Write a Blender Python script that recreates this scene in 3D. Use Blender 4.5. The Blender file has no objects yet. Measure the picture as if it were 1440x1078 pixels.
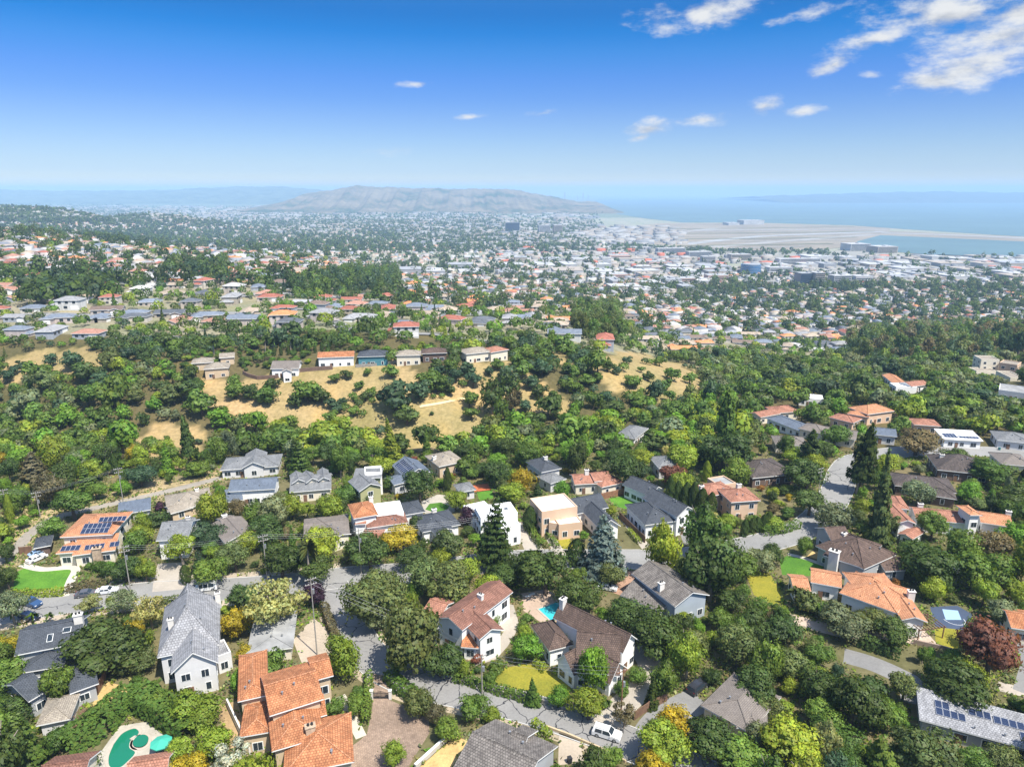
import bpy, math, random
import numpy as np
from mathutils import Vector, Matrix

SC = bpy.context.scene
COL = SC.collection
rnd = random.Random(7)
R = math.radians

# ------------------------------------------------------------------ camera, sky, sun, exposure
CAMH = 90.0
PITCH = 15.56
FPX = 973.0
cam_d = bpy.data.cameras.new("camera")
cam = bpy.data.objects.new("camera", cam_d)
COL.objects.link(cam)
cam.location = (0, 0, CAMH)
cam.rotation_euler = (R(90 - PITCH), 0, 0)
cam_d.sensor_width = 36
cam_d.lens = 36 * FPX / 1440
cam_d.clip_start = 1
cam_d.clip_end = 90000
SC.camera = cam
SC.view_settings.view_transform = 'Standard'
SC.view_settings.look = 'None'
SC.view_settings.gamma = 1
SC.view_settings.use_curve_mapping = False
SC.view_settings.exposure = 0.95
SC.cycles.max_bounces = 6
SC.cycles.diffuse_bounces = 3
SC.cycles.transparent_max_bounces = 6
SC.cycles.volume_bounces = 1
SC.cycles.use_denoising = True
try:
    SC.cycles.use_adaptive_sampling = False
except Exception:
    pass

SUN_EL = 60.0
SH_DIR = Vector((-0.70, 0.71, 0)).normalized()        # where shadows fall on the ground
sun_dir = Vector((-SH_DIR.x * math.cos(R(SUN_EL)), -SH_DIR.y * math.cos(R(SUN_EL)), math.sin(R(SUN_EL))))
sun_l = bpy.data.lights.new("sun", 'SUN')
sun_l.energy = 4.4
sun_l.angle = R(0.53)
sun_l.color = (1.0, 0.95, 0.855)
sun = bpy.data.objects.new("sun", sun_l)
COL.objects.link(sun)
sun.rotation_euler = (-sun_dir).to_track_quat('-Z', 'Y').to_euler()

W = bpy.data.worlds.new("World")
SC.world = W
W.use_nodes = True
wn, wl = W.node_tree.nodes, W.node_tree.links
wn.clear()

class NT:
    """small helper for node trees"""
    def __init__(s, tree):
        s.n, s.l = tree.nodes, tree.links
    def new(s, t, **k):
        n = s.n.new(t)
        for a, b in k.items():
            setattr(n, a, b)
        return n
    def put(s, sock, v):
        if hasattr(v, 'is_linked') or isinstance(v, bpy.types.NodeSocket):
            s.l.new(v, sock)
        else:
            sock.default_value = v
    def math(s, op, a, b=0.0, c=None, clamp=False):
        n = s.new('ShaderNodeMath', operation=op, use_clamp=clamp)
        s.put(n.inputs[0], a); s.put(n.inputs[1], b)
        if c is not None:
            s.put(n.inputs[2], c)
        return n.outputs[0]
    def mix(s, f, a, b, mode='MIX'):
        n = s.new('ShaderNodeMix', data_type='RGBA', blend_type=mode)
        s.put(n.inputs[0], f); s.put(n.inputs[6], a); s.put(n.inputs[7], b)
        return n.outputs[2]
    def noise(s, vec, scale, detail=4, rough=0.55, dims='3D'):
        n = s.new('ShaderNodeTexNoise', noise_dimensions=dims)
        if vec is not None:
            s.l.new(vec, n.inputs['Vector'])
        n.inputs['Scale'].default_value = scale
        n.inputs['Detail'].default_value = detail
        n.inputs['Roughness'].default_value = rough
        return n.outputs[0]
    def ramp(s, f, stops):
        n = s.new('ShaderNodeValToRGB')
        s.l.new(f, n.inputs[0])
        e = n.color_ramp.elements
        while len(e) < len(stops):
            e.new(0.5)
        for q, (p, c) in zip(e, stops):
            q.position = p
            q.color = (*c, 1) if len(c) == 3 else c
        return n.outputs[0]
    def smooth(s, v, lo, hi):
        n = s.new('ShaderNodeMapRange', interpolation_type='SMOOTHSTEP')
        s.put(n.inputs[0], v); s.put(n.inputs[1], lo); s.put(n.inputs[2], hi)
        return n.outputs[0]

_cp, _sp = math.cos(R(PITCH)), math.sin(R(PITCH))
def ray(px, py):
    """direction through a pixel of the 1440 x 1078 photograph, with forward (Y) component 1"""
    a, b = (px - 720) / FPX, (539 - py) / FPX
    d = Vector((a, _cp + b * _sp, -_sp + b * _cp))
    return d / d.y
def proj(x, y, z):
    dz = z - CAMH
    f = y * _cp - dz * _sp
    if f < 1:
        return (-9999, -9999, f)
    u = y * _sp + dz * _cp
    return (720 + FPX * x / f, 539 - FPX * u / f, f)

def build_world():
    t = NT(W.node_tree)
    sky = t.new('ShaderNodeTexSky', sky_type='NISHITA')
    sky.sun_disc = False
    sky.sun_elevation = R(SUN_EL)
    sky.sun_rotation = math.atan2(sun_dir.x, sun_dir.y)
    sky.altitude = 150
    sky.air_density = 1.0
    sky.dust_density = 0.4
    sky.ozone_density = 2.5
    co = t.new('ShaderNodeTexCoord').outputs['Generated']
    sx = t.new('ShaderNodeSeparateXYZ')
    t.l.new(co, sx.inputs[0])
    hs = t.new('ShaderNodeHueSaturation')
    hs.inputs['Saturation'].default_value = 0.9
    hs.inputs['Value'].default_value = 1.0
    t.l.new(sky.outputs[0], hs.inputs['Color'])
    az = t.math('ARCTAN2', sx.outputs[0], sx.outputs[1])
    el = t.math('ARCSINE', sx.outputs[2])
    # clouds: centre px, half sizes px, tilt, strength
    blobs = [(985, 20, 98, 24, -4, .58), (1160, 14, 44, 11, -8, .34), (1093, 30, 28, 9, -5, .40), (1172, 92, 42, 13, -20, .52),
             (1330, 22, 120, 30, 8, .62), (1400, 52, 95, 34, -4, .66), (1375, 92, 88, 26, -16, .72), (1230, 56, 62, 13, -10, .50), (1320, 116, 52, 14, 8, .62), (1432, 22, 60, 40, 0, .6),
             (1225, 106, 20, 8, 0, .42), (915, 180, 38, 15, -8, .62), (900, 194, 26, 7, -14, .5), (985, 169, 50, 11, -3, .58), (1075, 150, 32, 15, -14, .60),
             (1130, 157, 32, 9, -2, .52), (585, 119, 32, 7, -2, .46), (660, 165, 28, 5, -3, .42), (762, 160, 28, 6, -6, .40),
             (540, 212, 40, 9, 0, .22)]
    n1 = None
    cv = t.new('ShaderNodeCombineXYZ')
    t.put(cv.inputs[0], t.math('MULTIPLY', az, 1.0)); t.put(cv.inputs[1], t.math('MULTIPLY', el, 2.2)); cv.inputs[2].default_value = 3.7
    n1 = t.noise(cv.outputs[0], 17, 9, 0.62)
    n2 = t.noise(cv.outputs[0], 55, 5, 0.6)
    msum = None
    for (px, py, rx, ry, tilt, s) in blobs:
        d = ray(px, py).normalized()
        a0, e0 = math.atan2(d.x, d.y), math.asin(d.z)
        dx, dy = t.math('SUBTRACT', az, a0), t.math('SUBTRACT', el, e0)
        c, sn = math.cos(R(tilt)), math.sin(R(tilt))
        # tilt in image space: py grows downward
        u = t.math('ADD', t.math('MULTIPLY', dx, c / (rx / FPX)), t.math('MULTIPLY', dy, -sn / (rx / FPX)))
        v = t.math('ADD', t.math('MULTIPLY', dx, sn / (ry / FPX)), t.math('MULTIPLY', dy, c / (ry / FPX)))
        q = t.math('ADD', t.math('MULTIPLY', u, u), t.math('MULTIPLY', v, v))
        m = t.math('MULTIPLY', t.math('SUBTRACT', 1.15, t.math('SQRT', q)), s + .25, clamp=True)
        msum = m if msum is None else t.math('MAXIMUM', msum, m)
    dens = t.math('ADD', msum, t.math('MULTIPLY', t.math('SUBTRACT', n1, 0.5), 2.1))
    dens = t.math('ADD', dens, t.math('MULTIPLY', t.math('SUBTRACT', n2, 0.5), 0.5))
    gate = t.smooth(msum, 0.0, 0.16)
    alpha = t.math('MULTIPLY', t.smooth(dens, 0.22, 1.05), gate)
    # clouds keep to the upper side of the sky, lit from above, grey bellies where thick
    cv2 = t.new('ShaderNodeCombineXYZ')
    t.put(cv2.inputs[0], az); t.put(cv2.inputs[1], t.math('MULTIPLY', t.math('ADD', el, 0.018), 2.2)); cv2.inputs[2].default_value = 3.7
    n3 = t.noise(cv2.outputs[0], 17, 5, 0.6)
    shade = t.smooth(t.math('ADD', t.math('SUBTRACT', n3, n1), t.math('MULTIPLY', msum, .10)), -0.05, 0.30)
    ccol = t.mix(shade, (3.1, 3.15, 3.2, 1), (2.05, 2.15, 2.35, 1))
    skyc = hs.outputs[0]
    grad = t.ramp(sx.outputs[2], SKYRAMP)
    skyc = t.mix(1.0, skyc, grad, 'MULTIPLY')
    fin = t.mix(alpha, skyc, ccol)
    bg = t.new('ShaderNodeBackground')
    bg.inputs['Strength'].default_value = 0.14
    t.l.new(fin, bg.inputs['Color'])
    out = t.new('ShaderNodeOutputWorld')
    t.l.new(bg.outputs[0], out.inputs['Surface'])
SKYRAMP = [(0.0, (0.496, 0.476, 0.416)), (0.0088, (0.496, 0.476, 0.416)), (0.0246, (0.342, 0.399, 0.518)), (0.059, (0.283, 0.359, 0.515)), (0.0925, (0.217, 0.311, 0.516)), (0.1171, (0.16, 0.279, 0.525)), (0.1412, (0.124, 0.264, 0.536)), (0.1724, (0.065, 0.257, 0.519)), (0.1952, (0.02, 0.229, 0.492)), (0.2173, (0.02, 0.206, 0.451)), (0.3, (0.1, 0.28, 0.5)), (0.6, (1.0, 1.0, 1.0))]
build_world()
W.cycles.sampling_method = 'MANUAL'
W.cycles.sample_map_resolution = 512

# ------------------------------------------------------------------ terrain
T_T = [-1.3, -0.75, -0.375, 0.0, 0.375, 0.75, 1.3]
T_ROWS = [
    (-200, [0]*7), (60, [0]*7), (150, [0]*7), (222, [0]*7), (240, [-4, -4, -4, -1, 0, 0, 0]), (265, [-12, -12, -13, -10, -3, -1, -1]),
    (300, [-4, -4, 0, -1, -7, -3, -3]), (330, [6, 6, 11, 9, -9, -6, -6]), (380, [12, 12, 14, 9, -14, -11, -11]),
    (450, [15, 15, 15, 4, -22, -19, -19]), (550, [16, 16, 12, -8, -37, -31, -31]), (700, [23, 23, 9, -24, -57, -52, -52]),
    (900, [31, 31, 4, -44, -76, -72, -72]), (1200, [22, 22, -16, -66, -89, -87, -87]), (1600, [6, 2, -44, -84, -97, -96, -96]),
    (2200, [-14, -26, -70, -97, -100, -100, -100]), (3000, [-40, -56, -90, -100, -100, -100, -100]), (4500, [-80, -92, -100, -100, -100, -100, -100]),
    (7000, [-100]*7), (30000, [-100]*7)]
_ry = np.array([r[0] for r in T_ROWS], float)
_rz = np.array([r[1] for r in T_ROWS], float)
_tt = np.array(T_T)
HILLS = [(-1720, 2600, 330, 220, 70), (-1560, 3150, 330, 260, 66), (-2600, 3500, 600, 300, 84)]
def terrain(x, y):
    x = np.asarray(x, float); y = np.asarray(y, float)
    t = np.clip(x / np.maximum(y, 80.0), -1.3, 1.3)
    i = np.clip(np.searchsorted(_ry, y, 'right') - 1, 0, len(_ry) - 2)
    fy = np.clip((y - _ry[i]) / (_ry[i + 1] - _ry[i]), 0, 1)
    j = np.clip(np.searchsorted(_tt, t, 'right') - 1, 0, len(_tt) - 2)
    ft = (t - _tt[j]) / (_tt[j + 1] - _tt[j])
    ft = ft * ft * (3 - 2 * ft)
    z0 = _rz[i, j] * (1 - ft) + _rz[i, j + 1] * ft
    z1 = _rz[i + 1, j] * (1 - ft) + _rz[i + 1, j + 1] * ft
    fs = fy * fy * (3 - 2 * fy) * .5 + fy * .5
    z = z0 * (1 - fs) + z1 * fs
    k = np.clip((y - 232) / 60, 0, 1) * np.clip((2500 - y) / 1200, 0, 1)
    z = z + k * (1.3 * np.sin(x * .043 + y * .031) + 1.0 * np.sin(x * .091 - y * .07 + 1.3) + 1.6 * np.sin(x * .017 - y * .012 + .6))
    for (hx, hy, sx, sy, hh) in HILLS:
        z = z + hh * np.exp(-((x - hx) / sx) ** 2 - ((y - hy) / sy) ** 2)
    return z
_rows = [(r[0], r[1]) for r in T_ROWS]
_ryl = [r[0] for r in T_ROWS]
import bisect
def tz(x, y):
    t = max(-1.3, min(1.3, x / max(y, 80.0)))
    i = min(max(bisect.bisect_right(_ryl, y) - 1, 0), len(_ryl) - 2)
    fy = min(1.0, max(0.0, (y - _ryl[i]) / (_ryl[i + 1] - _ryl[i])))
    j = min(max(bisect.bisect_right(T_T, t) - 1, 0), len(T_T) - 2)
    ft = (t - T_T[j]) / (T_T[j + 1] - T_T[j])
    ft = ft * ft * (3 - 2 * ft)
    a, b = T_ROWS[i][1], T_ROWS[i + 1][1]
    fs = fy * fy * (3 - 2 * fy) * .5 + fy * .5
    z = (a[j] * (1 - ft) + a[j + 1] * ft) * (1 - fs) + (b[j] * (1 - ft) + b[j + 1] * ft) * fs
    if y > 232:
        k = min(1, (y - 232) / 60) * min(1, max(0, (2500 - y) / 1200))
        if k > 0:
            z += k * (1.3 * math.sin(x * .043 + y * .031) + math.sin(x * .091 - y * .07 + 1.3) + 1.6 * math.sin(x * .017 - y * .012 + .6))
        if y > 1200:
            for (hx, hy, sx, sy, hh) in HILLS:
                z += hh * math.exp(-((x - hx) / sx) ** 2 - ((y - hy) / sy) ** 2)
    return z
_march = [40.0]
while _march[-1] < 27000:
    _march.append(_march[-1] + max(3.0, _march[-1] * 0.012))
_marchn = np.array(_march)
def P(px, py, up=0.0):
    """the point `up` metres above the ground that is seen through a pixel"""
    d = ray(px, py)
    dx, dz = d.x, d.z
    below = CAMH + dz * _marchn <= terrain(dx * _marchn, _marchn) + up
    k = int(np.argmax(below))
    if not below[k]:
        y = _march[-1]
    else:
        a, b = _march[max(k - 1, 0)], _march[k]
        for _ in range(16):
            m = (a + b) / 2
            if CAMH + dz * m <= tz(dx * m, m) + up:
                b = m
            else:
                a = m
        y = b
    return Vector((dx * y, y, CAMH + dz * y))
def inpoly(x, y, poly):
    c = False
    n = len(poly)
    j = n - 1
    for i in range(n):
        xi, yi = poly[i]; xj, yj = poly[j]
        if (yi > y) != (yj > y) and x < (xj - xi) * (y - yi) / (yj - yi) + xi:
            c = not c
        j = i
    return c
def inpoly_np(x, y, poly):
    c = np.zeros(len(x), bool)
    n = len(poly); j = n - 1
    for i in range(n):
        xi, yi = poly[i]; xj, yj = poly[j]
        if yi != yj:
            c ^= ((yi > y) != (yj > y)) & (x < (xj - xi) * (y - yi) / (yj - yi) + xi)
        j = i
    return c

# ------------------------------------------------------------------ mesh and object helpers
class MB:
    """collects faces; build() links them as one mesh object"""
    def __init__(s):
        s.v, s.f, s.m, s.uv = [], [], [], []
    def face(s, pts, mat=0, uv=None):
        b = len(s.v)
        s.v.extend([tuple(p) for p in pts])
        s.f.append(tuple(range(b, b + len(pts))))
        s.m.append(mat)
        s.uv.append(uv if uv else [(p[0], p[1]) for p in pts])
    def box(s, c, size, M=None, mat=0, taper=1.0, bottom=True):
        cx, cy, cz = c; sx, sy, sz = size[0] / 2, size[1] / 2, size[2] / 2
        p = []
        for k, t in ((-1, 1.0), (1, taper)):
            for (i, j) in ((-1, -1), (1, -1), (1, 1), (-1, 1)):
                q = Vector((cx + i * sx * t, cy + j * sy * t, cz + k * sz))
                p.append(M @ q if M else q)
        fs = [(4, 5, 6, 7), (0, 1, 5, 4), (1, 2, 6, 5), (2, 3, 7, 6), (3, 0, 4, 7)] + ([(3, 2, 1, 0)] if bottom else [])
        for f in fs:
            s.face([p[i] for i in f], mat)
    def tube(s, pts, radii, n=8, mat=0, cap=True):
        pts = [Vector(p) for p in pts]
        rings = []
        for i, p in enumerate(pts):
            d = (pts[min(i + 1, len(pts) - 1)] - pts[max(i - 1, 0)]).normalized()
            a = d.cross(Vector((0, 0, 1)))
            if a.length < 1e-3:
                a = Vector((1, 0, 0))
            a.normalize(); b = d.cross(a)
            r = radii[i] if hasattr(radii, '__len__') else radii
            rings.append([p + (a * math.cos(2 * math.pi * k / n) + b * math.sin(2 * math.pi * k / n)) * r for k in range(n)])
        for i in range(len(rings) - 1):
            for k in range(n):
                s.face([rings[i][k], rings[i][(k + 1) % n], rings[i + 1][(k + 1) % n], rings[i + 1][k]][::-1], mat)
        if cap:
            s.face(rings[-1][::-1], mat)
            s.face(rings[0], mat)
    def cyl(s, c, r, h, n=12, mat=0, M=None, r2=None):
        r2 = r if r2 is None else r2
        a = [Vector((c[0] + r * math.cos(2 * math.pi * k / n), c[1] + r * math.sin(2 * math.pi * k / n), c[2])) for k in range(n)]
        b = [Vector((c[0] + r2 * math.cos(2 * math.pi * k / n), c[1] + r2 * math.sin(2 * math.pi * k / n), c[2] + h)) for k in range(n)]
        if M:
            a = [M @ p for p in a]; b = [M @ p for p in b]
        for k in range(n):
            s.face([a[k], a[(k + 1) % n], b[(k + 1) % n], b[k]], mat)
        s.face(b, mat); s.face(a[::-1], mat)
    def mesh(s, name, mats, smooth=False):
        me = bpy.data.meshes.new(name)
        me.from_pydata(s.v, [], s.f)
        for m in (mats if isinstance(mats, (list, tuple)) else [mats]):
            me.materials.append(m)
        me.polygons.foreach_set('material_index', s.m)
        ul = me.uv_layers.new(name='UVMap')
        ul.data.foreach_set('uv', [c for f in s.uv for p in f for c in p])
        if smooth:
            me.polygons.foreach_set('use_smooth', [True] * len(s.f))
        me.update()
        return me
    def build(s, name, mats, parent=None, smooth=False, loc=None):
        return link(name, s.mesh(name, mats, smooth), parent, loc)
def link(name, me, parent=None, loc=None):
    o = bpy.data.objects.new(name, me)
    COL.objects.link(o)
    if parent:
        o.parent = parent
    if loc is not None:
        o.location = loc
    return o
def empty(name, loc=(0, 0, 0), rz=0.0):
    o = bpy.data.objects.new(name, None)
    COL.objects.link(o)
    o.location = loc
    o.rotation_euler = (0, 0, rz)
    o.empty_display_size = 0.5
    return o
def tag(o, label=None, cat=None, group=None, kind=None):
    if label: o['label'] = label
    if cat: o['category'] = cat
    if group: o['group'] = group
    if kind: o['kind'] = kind
    return o
def copy_tree(o, parent=None):
    c = o.copy()
    COL.objects.link(c)
    c.parent = parent
    for ch in list(o.children):
        copy_tree(ch, c)
    return c
def np_mesh(name, V, F, mats, fattr=None, uv=None, vnorm=None, midx=None):
    """quads or triangles from numpy arrays; fattr {name: (n,4)} colours on faces; vnorm custom normals per vertex"""
    me = bpy.data.meshes.new(name)
    n, k = F.shape
    me.vertices.add(len(V)); me.vertices.foreach_set('co', np.ascontiguousarray(V, np.float32).ravel())
    me.loops.add(n * k); me.loops.foreach_set('vertex_index', np.ascontiguousarray(F, np.int32).ravel())
    me.polygons.add(n)
    me.polygons.foreach_set('loop_start', np.arange(0, n * k, k, dtype=np.int32))
    for m in (mats if isinstance(mats, (list, tuple)) else [mats]):
        me.materials.append(m)
    if midx is not None:
        me.polygons.foreach_set('material_index', np.ascontiguousarray(midx, np.int32))
    if fattr:
        for nm, a in fattr.items():
            at = me.attributes.new(nm, 'FLOAT_COLOR', 'FACE')
            at.data.foreach_set('color', np.ascontiguousarray(a, np.float32).ravel())
    me.update(calc_edges=True)
    me.validate()
    if vnorm is not None:
        me.polygons.foreach_set('use_smooth', np.ones(n, bool))
        me.normals_split_custom_set_from_vertices(np.ascontiguousarray(vnorm, np.float32))
    return me

# ------------------------------------------------------------------ materials
def mat(name):
    m = bpy.data.materials.new(name)
    m.use_nodes = True
    t = NT(m.node_tree)
    b = m.node_tree.nodes['Principled BSDF']
    b.inputs['Specular IOR Level'].default_value = 0.25
    return m, t, b
def c4(c):
    return (c[0], c[1], c[2], 1)
def plain(name, col, rough=0.8, var=0.12, scale=0.6, metal=0.0, spec=0.25):
    m, t, b = mat(name)
    tc = t.new('ShaderNodeTexCoord').outputs['Object']
    n = t.noise(tc, scale, 5, 0.6)
    lo = tuple(max(0, v * (1 - var)) for v in col); hi = tuple(min(1, v * (1 + var)) for v in col)
    t.l.new(t.ramp(n, [(0.3, lo), (0.7, hi)]), b.inputs['Base Color'])
    b.inputs['Roughness'].default_value = rough
    b.inputs['Metallic'].default_value = metal
    b.inputs['Specular IOR Level'].default_value = spec
    return m
def roofmat(name, c1, c2, gap, bw=0.9, bh=0.36, var=0.3, stain=0.25, rough=0.85):
    m, t, b = mat(name)
    uv = t.new('ShaderNodeUVMap').outputs[0]
    br = t.new('ShaderNodeTexBrick')
    t.l.new(uv, br.inputs['Vector'])
    br.inputs['Scale'].default_value = 1.0
    br.inputs['Brick Width'].default_value = bw
    br.inputs['Row Height'].default_value = bh
    br.inputs['Mortar Size'].default_value = 0.05
    br.inputs['Mortar Smooth'].default_value = 0.6
    br.inputs['Bias'].default_value = 0.0
    br.inputs['Color1'].default_value = c4(c1)
    br.inputs['Color2'].default_value = c4(c2)
    br.inputs['Mortar'].default_value = c4(gap)
    n = t.noise(uv, 0.35, 6, 0.65)
    mp = t.new('ShaderNodeMapping'); mp.inputs['Scale'].default_value = (2.2, 0.5, 1)
    t.l.new(uv, mp.inputs[0])
    n2 = t.noise(mp.outputs[0], 0.8, 6, 0.7)
    f = t.ramp(n, [(0.3, (1 - stain,) * 3), (0.7, (1 + stain * .5,) * 3)])
    f2 = t.ramp(n2, [(0.3, (1 - var,) * 3), (0.7, (1 + var * .6,) * 3)])
    c = t.mix(1.0, br.outputs[0], f, 'MULTIPLY')
    c = t.mix(1.0, c, f2, 'MULTIPLY')
    t.l.new(c, b.inputs['Base Color'])
    b.inputs['Roughness'].default_value = rough
    bp = t.new('ShaderNodeBump'); bp.inputs['Strength'].default_value = 0.5; bp.inputs['Distance'].default_value = 0.06
    t.l.new(br.outputs[1], bp.inputs['Height']); bp.invert = True
    t.l.new(bp.outputs[0], b.inputs['Normal'])
    return m
ROOF = {
    'orange': roofmat('roof_orange_tile', (.50, .225, .105), (.39, .155, .068), (.22, .08, .038), .45, .42, .4, .42),
    'paleorange': roofmat('roof_pale_orange_tile', (.54, .275, .15), (.45, .21, .11), (.28, .11, .05), .45, .42, .25, .25),
    'salmon': roofmat('roof_salmon_tile', (.44, .215, .145), (.34, .155, .10), (.17, .08, .055), .45, .42, .3, .35),
    'brownred': roofmat('roof_brown_red_tile', (.30, .15, .105), (.22, .105, .075), (.11, .055, .04), .45, .4, .35, .35),
    'brown': roofmat('roof_brown_shake', (.155, .105, .082), (.108, .073, .058), (.05, .036, .03), .4, .4, .35, .3),
    'weathered': roofmat('roof_weathered_shake', (.135, .108, .096), (.09, .074, .068), (.045, .038, .035), .4, .4, .45, .4),
    'wood': roofmat('roof_grey_wood_shake', (.24, .215, .19), (.165, .145, .13), (.07, .062, .056), .45, .42, .45, .35),
    'taupe': roofmat('roof_taupe_shingle', (.22, .19, .165), (.185, .16, .14), (.13, .11, .10), .8, .3, .15, .2),
    'tan': roofmat('roof_tan_shingle', (.36, .315, .25), (.29, .25, .20), (.19, .16, .13), .7, .32, .25, .25),
    'grey': roofmat('roof_grey_shingle', (.235, .24, .245), (.18, .185, .19), (.11, .112, .115), .7, .32, .25, .25),
    'lightgrey': roofmat('roof_light_grey_shake', (.36, .36, .37), (.27, .27, .28), (.13, .13, .135), .5, .45, .35, .25),
    'slate': roofmat('roof_dark_slate', (.085, .094, .11), (.062, .07, .084), (.035, .04, .046), .7, .3, .2, .2),
    'bluegrey': roofmat('roof_blue_grey', (.15, .18, .23), (.12, .145, .185), (.075, .09, .11), .7, .3, .2, .2),
    'white': plain('roof_white_membrane', (.74, .745, .74), .75, .1, .25),
    'palegrey': plain('roof_pale_gravel', (.25, .25, .245), .9, .3, .3),
}
WALL = {k: plain('wall_' + k, c, .85, .07, .4) for k, c in {
    'white': (.78, .77, .74), 'cream': (.66, .60, .48), 'tan': (.52, .40, .27), 'peach': (.60, .42, .29), 'grey': (.33, .34, .35), 'bluegrey': (.32, .36, .40),
    'olive': (.36, .35, .18), 'teal': (.07, .20, .24), 'brown': (.13, .09, .07), 'palegrey': (.58, .57, .56), 'stone': (.42, .33, .24), 'darkgrey': (.10, .105, .11)}.items()}
FRAME = plain('window_frame_white', (.72, .72, .70), .5, .03)
TRIM = plain('trim_white', (.76, .75, .72), .6, .04)
def glassmat():
    m, t, b = mat('window_glass')
    b.inputs['Base Color'].default_value = (.025, .035, .045, 1)
    b.inputs['Roughness'].default_value = .08
    b.inputs['Specular IOR Level'].default_value = .6
    return m
GLASS = glassmat()
def panelmat():
    m, t, b = mat('solar_cells')
    uv = t.new('ShaderNodeUVMap').outputs[0]
    br = t.new('ShaderNodeTexBrick'); br.offset = 0
    t.l.new(uv, br.inputs['Vector'])
    br.inputs['Scale'].default_value = 1
    br.inputs['Brick Width'].default_value = .16; br.inputs['Row Height'].default_value = .16
    br.inputs['Mortar Size'].default_value = .006
    br.inputs['Color1'].default_value = (.010, .018, .050, 1); br.inputs['Color2'].default_value = (.013, .024, .064, 1)
    br.inputs['Mortar'].default_value = (.10, .12, .17, 1)
    t.l.new(br.outputs[0], b.inputs['Base Color'])
    b.inputs['Roughness'].default_value = .15
    b.inputs['Specular IOR Level'].default_value = .5
    return m
PANEL = panelmat()
PFRAME = plain('solar_frame', (.55, .56, .58), .4, .05, metal=.3)
CHIM = plain('chimney_stucco', (.62, .59, .54), .85, .12)
BRICK = roofmat('brick_masonry', (.34, .16, .10), (.27, .12, .08), (.36, .32, .28), .25, .09, .2, .2)
STONE = plain('stone_cladding', (.40, .30, .21), .9, .3, 1.8)
WOOD = plain('fence_wood', (.17, .10, .065), .85, .3, 1.2)
GREYWOOD = plain('grey_wood', (.27, .25, .22), .85, .25, 1.2)
METAL = plain('metal_grey', (.35, .36, .37), .45, .08, metal=.6)
DARK = plain('dark_metal', (.03, .03, .032), .5, .1)
RUBBER = plain('tyre_rubber', (.02, .02, .02), .8, .1)
CONC = plain('concrete', (.42, .41, .385), .9, .14, .35)
BARK = plain('bark', (.11, .085, .065), .9, .35, 1.5)
PALEBARK = plain('pale_bark', (.26, .22, .18), .9, .3, 1.5)
# ------------------------------------------------------------------ foliage
def leafmat(name, objcol=True):
    m = bpy.data.materials.new(name)
    m.use_nodes = True
    t = NT(m.node_tree)
    t.n.clear()
    at = t.new('ShaderNodeAttribute'); at.attribute_name = 'lv'
    if objcol:
        oi = t.new('ShaderNodeObjectInfo')
        col = t.mix(1.0, oi.outputs['Color'], at.outputs['Color'], 'MULTIPLY')
    else:
        col = at.outputs['Color']
    b = t.new('ShaderNodeBsdfPrincipled')
    t.l.new(col, b.inputs['Base Color'])
    b.inputs['Roughness'].default_value = .55
    b.inputs['Specular IOR Level'].default_value = .3
    tr = t.new('ShaderNodeBsdfTranslucent')
    tc = t.mix(1.0, col, (1.25, 1.2, .55, 1), 'MULTIPLY')
    t.l.new(tc, tr.inputs['Color'])
    mx = t.new('ShaderNodeMixShader'); mx.inputs[0].default_value = .42
    t.l.new(b.outputs[0], mx.inputs[1]); t.l.new(tr.outputs[0], mx.inputs[2])
    o = t.new('ShaderNodeOutputMaterial')
    t.l.new(mx.outputs[0], o.inputs['Surface'])
    return m
LEAF = leafmat('leaf_foliage')
LEAFS = leafmat('leaf_foliage_mass', False)

def quads(C, N, size, g, nrm=None, aspect=1.5, droop=None):
    """leaf clumps: one bent-diamond quad each at centres C with facing N"""
    n = len(C)
    a = g.normal(size=(n, 3))
    U = np.cross(N, a); U /= np.linalg.norm(U, axis=1)[:, None] + 1e-9
    if droop is not None:
        U = droop
        V_ = np.cross(N, U); V_ /= np.linalg.norm(V_, axis=1)[:, None] + 1e-9
    else:
        V_ = np.cross(N, U)
    s = size[:, None]
    p = np.stack([C - U * s * aspect * .5, C - V_ * s * .5 + N * s * .12, C + U * s * aspect * .5, C + V_ * s * .5 + N * s * .12], 1)
    V = p.reshape(-1, 3)
    F = np.arange(4 * n).reshape(n, 4)
    vn = np.repeat(N if nrm is None else nrm, 4, axis=0)
    return V, F, vn
def lvcol(g, n, spread=.28, clump=None):
    v = 1 + spread * (g.random(n) * 2 - 1)
    if clump is not None:
        v = v * clump
    w = (g.random(n) * 2 - 1) * .13
    return np.stack([v * (1 + w), v, v * (1 - w * .8), np.ones(n)], 1)
def unit(g, n):
    d = g.normal(size=(n, 3))
    return d / np.linalg.norm(d, axis=1)[:, None]

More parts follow.
